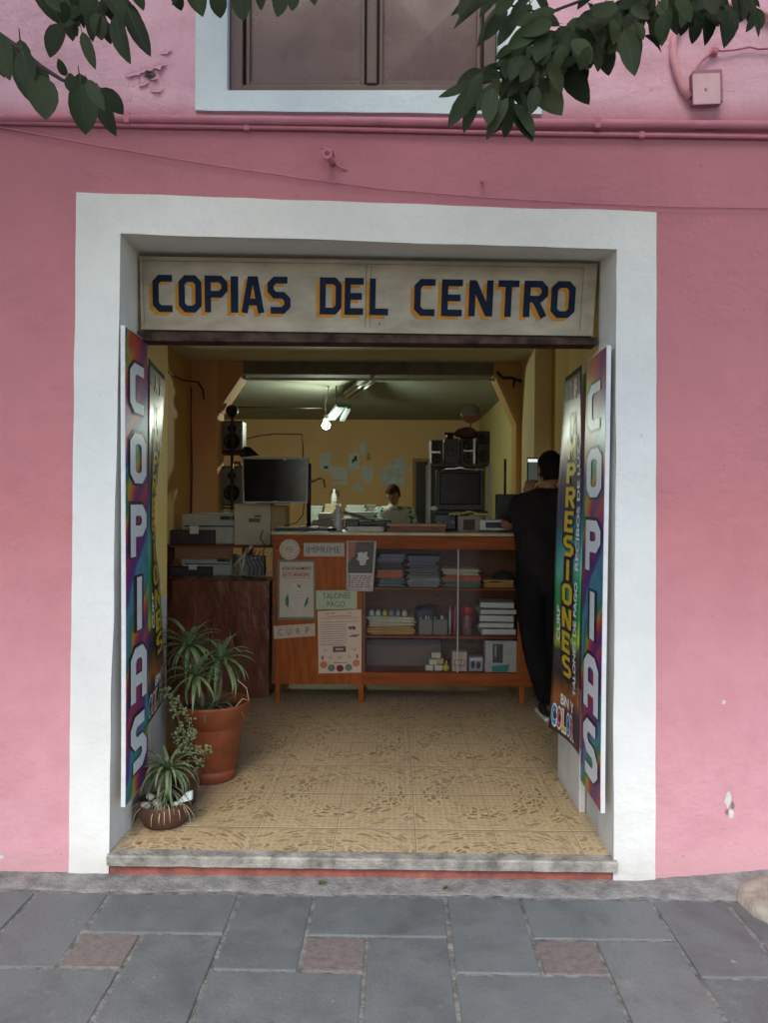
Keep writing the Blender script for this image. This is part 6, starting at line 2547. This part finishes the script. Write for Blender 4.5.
# ceiling fixtures
yl2 = 5.36
o = thing('pendant_lamp', 'bare lit bulb hanging under a white lamp fitting at the back of the shop', 'lamp', P(326, 425, yl2))
m = MB()
m.ball(P(326, 425.5, yl2), .042, 20, 14)
m.build('bulb', BULB, o)
m = MB()
pb = P(326, 425.5, yl2)
m.lathe(pb, [(.022, .045), (.026, .055), (.026, .10), (.012, .112)], 16)
m.build('socket', WHITEP, o)
m = MB()
m.tube([pb + V((0, 0, .11)), P(325, 404, yl2), P(326, 400, yl2 + .1), V((pb.x + .02, yl2 + .1, CZ))], .007, 6)
m.build('cord', WHITEP, o)
m = MB()
hc = P(336, 412, yl2 + .05)
m.box(hc, (.10, .42, .05), .01, rz=.35, rx=-.25)
m.box(hc + V((.10, .04, -.01)), (.06, .40, .045), .01, rz=.25, rx=-.25)
m.tube([hc + V((0, 0, .03)), V((hc.x, hc.y, CZ))], .008, 6)
m.build('reflector', M('lamp_white', (0.085, 0.10, 0.10), .5, .3, 14), o)
# unlit tube fixture on the ceiling
o = thing('tube_lamp', 'unlit fluorescent tube lamp on the ceiling right of the bulb', 'lamp', P(362, 388, 4.9))
a, b = PZ(349, 397, CZ - .06), PZ(372, 380, CZ - .06)
d = (b - a)
m = MB()
ang = math.atan2(d.y, d.x)
m.box((a + b) / 2 + V((0, 0, .035)), (d.length, .13, .045), .006, rz=ang)
m.build('housing', M('lamp_grey', (0.34, 0.35, 0.32), .5, .1, 8), o)
for s in (-1, 1):
    n_ = V((-d.y, d.x, 0)).normalized() * .035 * s
    m = MB()
    m.tube([a + n_ + V((0, 0, -.004)), b + n_ + V((0, 0, -.004))], .014, 10)
    m.build('tube', GLOWOFF, o)
# long tube under the beam
a, b = P(245, 376, YP + .1), P(499, 377.5, YP + .1)
zb2 = bz - .03
a.z = b.z = zb2
o = thing('tube_lamp', 'long unlit tube lamp running along the underside of the ceiling beam', 'lamp', (a + b) / 2)
m = MB()
m.tube([a, b], .013, 10)
m.build('tube', GLOWOFF, o)
m = MB()
for t in (.0, .5, 1.0):
    m.box(a.lerp(b, t) + V((0, 0, .012)), (.03, .04, .033), .003)
m.build('holder', WHITEP, o)
wire('ceiling_wire', [P(225, 407, 5.0), P(260, 407.5, 5.1), P(300, 408, 5.2), P(322, 408, yl2)], .006, WIREB, 'thin straight wire under the ceiling running to the lit bulb')

# copiers and desks behind the counter
def copier(px0, px1, ytop, yy, label, body):
    a, b = P(px0, 520, yy), P(px1, 520, yy)
    zt_ = P((px0 + px1) / 2, ytop, yy).z
    o = thing('photocopier', label, 'photocopier', V(((a.x + b.x) / 2, yy + .25, FZ)), 'photocopiers behind the counter')
    m = MB()
    m.b2((a.x, yy, FZ), (b.x, yy + .5, zt_ - .14), .015)
    m.build('body', body, o)
    m = MB()
    m.b2((a.x + .01, yy + .01, zt_ - .135), (b.x - .01, yy + .48, zt_ - .06), .012)
    m.build('lid', M('copier_lid', (0.36, 0.37, 0.32), .5, .1, 6), o)
    m = MB()
    m.b2((a.x + .06, yy + .06, zt_ - .058), (b.x - .10, yy + .4, zt_), .012)
    m.build('feeder', WHITEP, o)
    m = MB()
    m.b2((a.x + .03, yy - .012, zt_ - .24), (a.x + (b.x - a.x) * .45, yy - .001, zt_ - .17), .004)
    m.build('panel', DGREY, o)
    return o


copier(311, 342, 513, 4.4, 'grey white photocopier behind the counter left of the bottle', M('copier_a', (0.33, 0.34, 0.30), .5, .12, 6))
copier(344, 384, 512, 4.9, 'wide pale photocopier behind the counter between bottle and seated worker', M('copier_b', (0.38, 0.40, 0.36), .5, .12, 6))
# long work table at the back with paper piles
yt = 5.9
o = thing('work_table', 'long work table at the back of the shop covered with papers', 'table', V((P(350, 510, yt).x, yt, FZ)))
zt = P(350, 513, yt).z - .10
m = MB()
m.b2((P(305, 510, yt).x, yt, zt - .03), (P(378, 510, yt).x, yt + .6, zt), .004)
m.build('tabletop', TRAYW, o)
for x in (P(308, 510, yt).x, P(376, 510, yt).x):
    for yy in (yt + .04, yt + .56):
        m = MB()
        m.b2((x - .02, yy - .02, FZ), (x + .02, yy + .02, zt - .03))
        m.build('leg', WOODD, o)
labs = ['first paper pile from the left on the back work table', 'second paper pile on the back work table, topped with cream sheets', 'third paper pile on the back work table, the highest one', 'rightmost bluish paper pile on the back work table']
for k, (pa, pb_, ytp, mt) in enumerate(((309, 322, 506, PAPERG), (324, 341, 504, CREAMPAPER), (345, 366, 505, PAPERG), (367, 377, 504, PAPERB))):
    a, b = P(pa, 510, yt + .1).x, P(pb_, 510, yt + .1).x
    zz = P(340, ytp, yt + .1).z
    m = MB()
    n = 6
    for i in range(n):
        h = (zz - zt) / n
        m.box(((a + b) / 2 + random.uniform(-.01, .01), yt + .24, zt + h * (i + .5)), ((b - a) * random.uniform(.85, 1), .28, h * .95), .003, rz=random.uniform(-.05, .05))
    m.build('paper_pile', mt, None, labs[k], 'paper', 'paper piles on the back work table', loc=((a + b) / 2, yt + .24, zt))
p = P(334, 499, yt + .2)
m = MB()
zz = P(333, 504, yt + .1).z
m.lathe((p.x, yt + .2, zz), [(.03, 0), (.035, .01), (.03, .10), (.012, .14), (.012, .17), (.0005, .171)], 14)
m.build('glue_bottle', VWHITE, None, 'white squeeze bottle standing on the cream paper pile at the back', 'bottle', loc=(p.x, yt + .2, zz))


# ================================================================== PEOPLE
def skin_mesh(joints, bones, root, sub=2):
    me = bpy.data.meshes.new('sk')
    bm = bmesh.new()
    lay = bm.verts.layers.skin.verify()
    names = list(joints)
    vs = {n: bm.verts.new(joints[n][0]) for n in names}
    for a, b in bones:
        bm.edges.new((vs[a], vs[b]))
    for n in names:
        r = joints[n][1]
        vs[n][lay].radius = r if isinstance(r, tuple) else (r, r)
        vs[n][lay].use_root = (n == root)
    bm.to_mesh(me)
    bm.free()
    ob = bpy.data.objects.new('sk', me)
    COL.objects.link(ob)
    ob.modifiers.new('s', 'SKIN')
    sb = ob.modifiers.new('u', 'SUBSURF')
    sb.levels = sb.render_levels = sub
    dg = bpy.context.evaluated_depsgraph_get()
    dg.update()
    out = bpy.data.meshes.new_from_object(ob.evaluated_get(dg))
    bpy.data.objects.remove(ob)
    return out


def segdist(p, a, b):
    d = b - a
    t = max(0, min(1, (p - a).dot(d) / max(1e-9, d.length_squared)))
    return (p - a - d * t).length


def hand(m, wrist, d, n, s, curls, scale=1.0):
    """palm plus five fingers; d = finger direction, n = palm normal (fingers curl towards n), s = thumb side"""
    d = V(d).normalized()
    n = (V(n) - d * V(n).dot(d)).normalized()
    s = V(s)
    s = (s - d * s.dot(d) - n * s.dot(n)).normalized()
    w = V(wrist)
    k = scale
    rot = Matrix((s, d, n)).transposed()
    m.ball(w + d * .045 * k, (.040 * k, .052 * k, .016 * k), 16, 10, rot)
    for i, (off, L) in enumerate(((.028, .072), (.010, .080), (-.009, .074), (-.027, .058))):
        p = w + d * .085 * k + s * off * k
        pts = [w + d * .05 * k + s * off * .8 * k, p]
        a = 0.0
        for j, fr in enumerate((.45, .32, .23)):
            a += curls[i] * (0.7, 1.0, .8)[j]
            p = p + (d * math.cos(a) + n * math.sin(a)) * L * fr * k
            pts.append(p)
        m.tube(pts, [.010 * k, .0098 * k, .0092 * k, .0085 * k, .0062 * k], 8)
    p = w + d * .022 * k + s * .026 * k
    pts = [w + d * .015 * k + s * .012 * k, p]
    a = .75
    for j, fr in enumerate((.035, .028, .022)):
        dv = d * math.cos(a) + s * math.sin(a) * .8 + n * curls[4] * (.3 + .3 * j)
        p = p + dv.normalized() * fr * k
        pts.append(p)
        a -= .25
    m.tube(pts, [.013 * k, .0125 * k, .011 * k, .0098 * k, .007 * k], 8)


def head(m, c, rot, k=1.0, mi_skin=0):
    """skull with brow, nose, mouth, ears; local +y is the face direction"""
    c = V(c)

    def L(p):
        return c + rot @ (V(p) * k)
    vs = m.ball(c, (.076 * k, .096 * k, .115 * k), 28, 20, rot)
    inv = rot.inverted()
    for v in vs:
        q = inv @ (v.co - c) / k
        if q.z < -.02:                     # jaw narrows
            t = (-.02 - q.z) / .095
            q.x *= 1 - .28 * t
            q.y = q.y * (1 - .12 * t) + .012 * t
        if q.y > .05 and q.z > 0:
            q.y -= .006
        v.co = c + rot @ (q * k)
    # nose, lips, brow, eyes, ears
    m.rings([[L((sx * w, y, z)) for sx, w in ((-1, w0), (1, w0))] + [L((0, y + .006, z - .002))] for (w0, y, z) in ((.005, .092, .018), (.009, .104, -.008), (.015, .108, -.026), (.010, .094, -.034))])
    for zz in (-.052, -.062):
        m.ball(L((0, .092, zz)), (.022 * k, .008 * k, .005 * k), 12, 6, rot)
    for sx in (-1, 1):
        m.ball(L((sx * .032, .082, .012)), (.015 * k, .009 * k, .009 * k), 12, 8, rot)
        m.ball(L((sx * .032, .088, .030)), (.020 * k, .007 * k, .004 * k), 10, 6, rot)
        m.ball(L((sx * .077, -.004, -.004)), (.010 * k, .018 * k, .030 * k), 12, 8, rot @ Matrix.Rotation(sx * .3, 3, 'Z'))


def person(name, label, base, joints, bones, root, regions, head_c, head_rot, hk, hands, shirt_mat, trouser_mat, hair_mat, hair_fn, shoe=None, shirt_inflate=.010):
    o = thing(name, label, 'person', base)
    me = skin_mesh(joints, bones, root, 3)
    J = {n: V(j[0]) for n, j in joints.items()}
    m = MB()
    m.bm.from_mesh(me)
    for f in m.bm.faces:
        f.smooth = True
    m.bm.normal_update()
    # clothing shells from the body's own surface
    def shell(names, inflate, mat, nm, cut=None):
        sb = MB()
        vm = {}
        for f in m.bm.faces:
            c = f.calc_center_median()
            best = min(bones, key=lambda b: segdist(c, J[b[0]], J[b[1]]) / (sum(joints[x][1] if not isinstance(joints[x][1], tuple) else joints[x][1][0] for x in b) * .5))
            if best not in names:
                continue
            if cut and not cut(c, best):
                continue
            loop = []
            for v in f.verts:
                if v.index not in vm:
                    q_ = v.co
                    w = v.co + v.normal * (inflate + .010 * noise.noise(V((q_.x * 8, q_.y * 8, q_.z * 5))) + .005 * noise.noise(V((q_.x * 20 + q_.z * 9, q_.y * 18, q_.z * 16))))
                    vm[v.index] = sb.bm.verts.new(w)
                loop.append(vm[v.index])
            try:
                nf = sb.bm.faces.new(loop)
                nf.smooth = True
            except ValueError:
                pass
        return sb.build(nm, mat, o)
    m.bm.verts.index_update()
    shell(regions['shirt'], shirt_inflate, shirt_mat, 'shirt', regions.get('cut'))
    shell(regions['trousers'], .008, trouser_mat, 'trousers')
    for f in m.bm.faces:
        f.material_index = 0
    head(m, head_c, head_rot, hk)
    for h in hands:
        hand(m, *h)
    m.build('body', SKIN, o, normals=False)
    # hair cap
    hm = MB()
    vs = hm.ball(head_c, (.083 * hk, .104 * hk, .121 * hk), 30, 22, head_rot)
    inv = head_rot.inverted()
    dele = []
    for v in vs:
        q = inv @ (v.co - V(head_c)) / hk
        if not hair_fn(q):
            dele.append(v)
        else:
            v.co += (v.co - V(head_c)).normalized() * .005 * noise.noise(v.co * 40)
    bmesh.ops.delete(hm.bm, geom=dele, context='VERTS')
    hm.build('hair', hair_mat, o)
    if shoe:
        for a, t in shoe:
            a, t = V(a), V(t)
            d = (t - a)
            d.z = 0
            d.normalize()
            sm = MB()
            ang = math.atan2(d.y, d.x)
            sm.box((a.x + d.x * .06, a.y + d.y * .06, FZ + .014), (.28, .10, .026), .012, rz=ang)
            sm.mi = 1
            vs = sm.ball((a.x + d.x * .06, a.y + d.y * .06, FZ + .045), (.135, .047, .042), 18, 12, Matrix.Rotation(ang, 3, 'Z'))
            sm.ball((a.x - d.x * .01, a.y - d.y * .01, FZ + .075), (.055, .045, .05), 16, 10, Matrix.Rotation(ang, 3, 'Z'))
            sm.build('shoe', [SOLE, BLACKP], o)
    return o


BONES = [('pelvis', 'spine'), ('spine', 'chest'), ('chest', 'neck'), ('neck', 'skull'), ('chest', 'shL'), ('shL', 'elL'), ('elL', 'wrL'), ('chest', 'shR'), ('shR', 'elR'), ('elR', 'wrR'),
         ('pelvis', 'hipL'), ('hipL', 'knL'), ('knL', 'anL'), ('pelvis', 'hipR'), ('hipR', 'knR'), ('knR', 'anR')]
SHIRT = [('pelvis', 'spine'), ('spine', 'chest'), ('chest', 'neck'), ('chest', 'shL'), ('shL', 'elL'), ('chest', 'shR'), ('shR', 'elR')]
TROUS = [('pelvis', 'hipL'), ('hipL', 'knL'), ('knL', 'anL'), ('pelvis', 'hipR'), ('hipR', 'knR'), ('knR', 'anR')]
el = P(506.5, 531, 2.43)
el.z = CT + .050
jm = {
    'pelvis': ((.965, 2.09, FZ + .95), (.175, .13)), 'spine': ((.965, 2.10, FZ + 1.13), (.172, .125)), 'chest': ((.975, 2.13, FZ + 1.31), (.18, .13)),
    'neck': ((1.005, 2.17, FZ + 1.475), .058), 'skull': ((1.015, 2.19, FZ + 1.56), .055),
    'shL': ((.805, 2.15, FZ + 1.375), .080), 'elL': (tuple(el), .055), 'wrL': (tuple(P(527.5, 495, 2.60)), .032),
    'shR': ((1.125, 2.14, FZ + 1.38), .08), 'elR': ((1.145, 2.12, FZ + 1.10), .052), 'wrR': ((1.13, 2.22, FZ + .87), .032),
    'hipL': ((.885, 2.09, FZ + .90), .118), 'knL': ((.905, 2.12, FZ + .50), .085), 'anL': ((.995, 2.05, FZ + .10), .058),
    'hipR': ((1.045, 2.09, FZ + .90), .118), 'knR': ((1.055, 2.08, FZ + .50), .085), 'anR': ((1.09, 2.0, FZ + .10), .056),
}
hc = P(550.5, 469.5, 2.19)
hr = Matrix.Rotation(.25, 3, 'Z') @ Matrix.Rotation(-.18, 3, 'X')
wl = V(jm['wrL'][0])
ph_c = P(532.5, 470, 2.66)
hd = (P(530.5, 480, 2.63) - wl).normalized()
person('person', 'man dressed in black seen from behind, leaning on the counter holding a phone', (.98, 2.1, FZ), jm, BONES, 'pelvis',
       {'shirt': SHIRT, 'trousers': TROUS, 'cut': lambda c, b: not (b == ('shL', 'elL') and c.z < 1.375) and not (b == ('chest', 'neck') and c.z > FZ + 1.495)}, hc, hr, 1.06,
       [(wl, hd, (.15, .5, .1), (.9, -.2, .0), (.5, .55, .6, .65, .6), .95), (jm['wrR'][0], (-.05, .35, -.9), (-.8, 0, -.1), (0, .8, .3), (.3, .35, .4, .45, .3), .95)],
       CLOTHB, CLOTHT, HAIR, lambda q: (q.y < .030 + .8 * max(0, q.z - .045)) and (q.z > -.088 + 1.3 * max(0, q.y + .03)),
       shoe=[((1.00, 2.05, FZ), (.985, 2.30, FZ)), ((1.10, 2.06, FZ), (1.11, 2.3, FZ))])
# the phone in his hand
o = thing('smartphone', 'smartphone with a lit pale screen held up beside the man', 'phone', ph_c)
m = MB()
m.box(ph_c, (.080, .009, .180), .004, rz=.05)
m.build('case', BLACKP, o)
m = MB()
fp = patch(ph_c + V((-.036, -.0052, -.075)), ph_c + V((.036, -.0052, -.075)), ph_c + V((.036, -.0052, .082)), ph_c + V((-.036, -.0052, .082)))
put_rect(m, fp, 0, 0, 1, 1, .0008)
m.build('screen', PHONE, o)
m = MB()
put_rect(m, fp, .02, .84, .98, .98, .0016)
m.build('status_band', emit('phone_band', (0.8, 0.85, 0.8), .35), o)

# worker at the back, head bowed
YW2 = 5.25
bx = P(395, 500, YW2).x
hz0 = P(393, 494, YW2).z
jw = {
    'pelvis': ((bx, YW2 + .12, FZ + .86), (.145, .11)), 'spine': ((bx, YW2 + .13, FZ + 1.03), (.14, .105)), 'chest': ((bx, YW2 + .08, FZ + 1.23), (.15, .11)),
    'neck': ((bx - .01, YW2 + .02, FZ + 1.33), .05), 'skull': ((bx - .015, YW2 - .01, FZ + 1.40), .05),
    'shL': ((bx + .165, YW2 + .08, FZ + 1.29), .070), 'elL': ((bx + .19, YW2 - .06, FZ + 1.06), .045), 'wrL': ((bx + .03, YW2 - .22, FZ + 1.06), .028),
    'shR': ((bx - .165, YW2 + .08, FZ + 1.29), .070), 'elR': ((bx - .20, YW2 - .06, FZ + 1.06), .045), 'wrR': ((bx - .10, YW2 - .24, FZ + 1.06), .028),
    'hipL': ((bx + .08, YW2 + .12, FZ + .82), .09), 'knL': ((bx + .09, YW2 + .12, FZ + .46), .065), 'anL': ((bx + .09, YW2 + .14, FZ + .10), .045),
    'hipR': ((bx - .08, YW2 + .12, FZ + .82), .09), 'knR': ((bx - .09, YW2 + .12, FZ + .46), .065), 'anR': ((bx - .09, YW2 + .14, FZ + .10), .045),
}


def pat_cloth():
    t = NT('patterned_sleeve')
    o_ = t.obj()
    vo = t.new('ShaderNodeTexVoronoi', i_Scale=22.0)
    t.l(o_, vo.inputs['Vector'])
    c = t.mix(t.ramp(vo.outputs[0], [(.35, 0), (.5, 1)]), (.06, .12, .12), (.45, .52, .48))
    sx = t.new('ShaderNodeSeparateXYZ')
    t.l(o_, sx.inputs[0])
    ax = t.math('ABSOLUTE', sx.outputs[0])
    c = t.mix(t.ramp(ax, [(.10, 1), (.13, 0)]), c, (.50, .46, .40))
    t.l(c, t.b.inputs['Base Color'])
    t.b.inputs['Roughness'].default_value = .85
    return t.m


hrw = Matrix.Rotation(PI - .35, 3, 'Z') @ Matrix.Rotation(-.55, 3, 'X')
person('person', 'worker at the back of the shop, head bowed, in pale vest and teal sleeves', (bx, YW2 + .12, FZ), jw, BONES, 'pelvis',
       {'shirt': SHIRT, 'trousers': TROUS}, (bx - .02, YW2 - .02, hz0), hrw, .92,
       [(jw['wrL'][0], (-.6, -.7, -.15), (0, 0, -1), (-.6, .6, 0), (.3, .35, .4, .4, .3), .9), (jw['wrR'][0], (.5, -.8, -.15), (0, 0, -1), (.7, .5, 0), (.3, .35, .4, .4, .3), .9)],
       pat_cloth(), CLOTHT, HAIRB, lambda q: (q.y < .045 and q.z > -.05) or q.z > .035,
       shoe=[((bx + .09, YW2 + .14, FZ), (bx + .09, YW2 - .1, FZ)), ((bx - .09, YW2 + .14, FZ), (bx - .1, YW2 - .1, FZ))])
# bench the worker leans over
o = thing('work_bench', 'dark work bench in front of the bowed worker at the back', 'bench', V((bx, YW2 - .3, FZ)))
m = MB()
m.b2((bx - .34, YW2 - .46, FZ + .985), (bx + .34, YW2 - .16, FZ + 1.02), .004)
m.build('top', BLACKP, o)
for sx in (-1, 1):
    for yy in (-.43, -.19):
        m = MB()
        m.box((bx + sx * .3, YW2 + yy, FZ + .492), (.04, .04, .984), .003)
        m.build('leg', WOODD, o)
m = MB()
m.box((bx - .02, YW2 - .40, FZ + 1.055), (.34, .12, .068), .01)
m.mi = 1
m.box((bx - .12, YW2 - .42, FZ + 1.105), (.16, .10, .028), .006, ry=.2)
m.build('sewing_box', [BLACKP, PAPER], None, 'dark low machine with a white sheet on the bench before the worker', 'machine', loc=(bx, YW2 - .4, FZ + 1.02))

# ================================================================== LIGHT AND CAMERA SETTINGS
w = bpy.data.worlds.new('World')
S.world = w
w.use_nodes = True
nt = w.node_tree
bg = nt.nodes['Background']
sky = nt.nodes.new('ShaderNodeTexSky')
sky.sky_type = 'NISHITA'
sky.sun_disc = False
SUN_EL, SUN_AZ = R(49), R(190)      # azimuth measured from +Y clockwise: behind the camera, to its left
sky.sun_elevation = SUN_EL
sky.sun_rotation = SUN_AZ
sky.air_density = 1.0
sky.dust_density = 1.0
sky.ozone_density = 1.6
nt.links.new(sky.outputs[0], bg.inputs[0])
bg.inputs[1].default_value = 0.14
sl = bpy.data.lights.new('sun', 'SUN')
sl.energy = 1.7
sl.angle = R(32)
sl.color = (1.0, 0.88, 0.71)
so = bpy.data.objects.new('sun', sl)
COL.objects.link(so)
sd = V((math.sin(SUN_AZ) * math.cos(SUN_EL), math.cos(SUN_AZ) * math.cos(SUN_EL), math.sin(SUN_EL)))
so.rotation_euler = (-sd).to_track_quat('-Z', 'Y').to_euler()
so.location = sd * 20

S.view_settings.view_transform = 'Standard'
S.view_settings.look = 'None'
S.view_settings.gamma = 1.0
S.view_settings.exposure = 1.36
S.view_settings.use_curve_mapping = False
S.render.engine = 'CYCLES'
S.cycles.use_denoising = True
S.cycles.max_bounces = 8
S.cycles.diffuse_bounces = 5
S.cycles.glossy_bounces = 3
S.cycles.transparent_max_bounces = 8
S.cycles.sample_clamp_indirect = 6.0
S.cycles.caustics_reflective = False
S.cycles.caustics_refractive = False
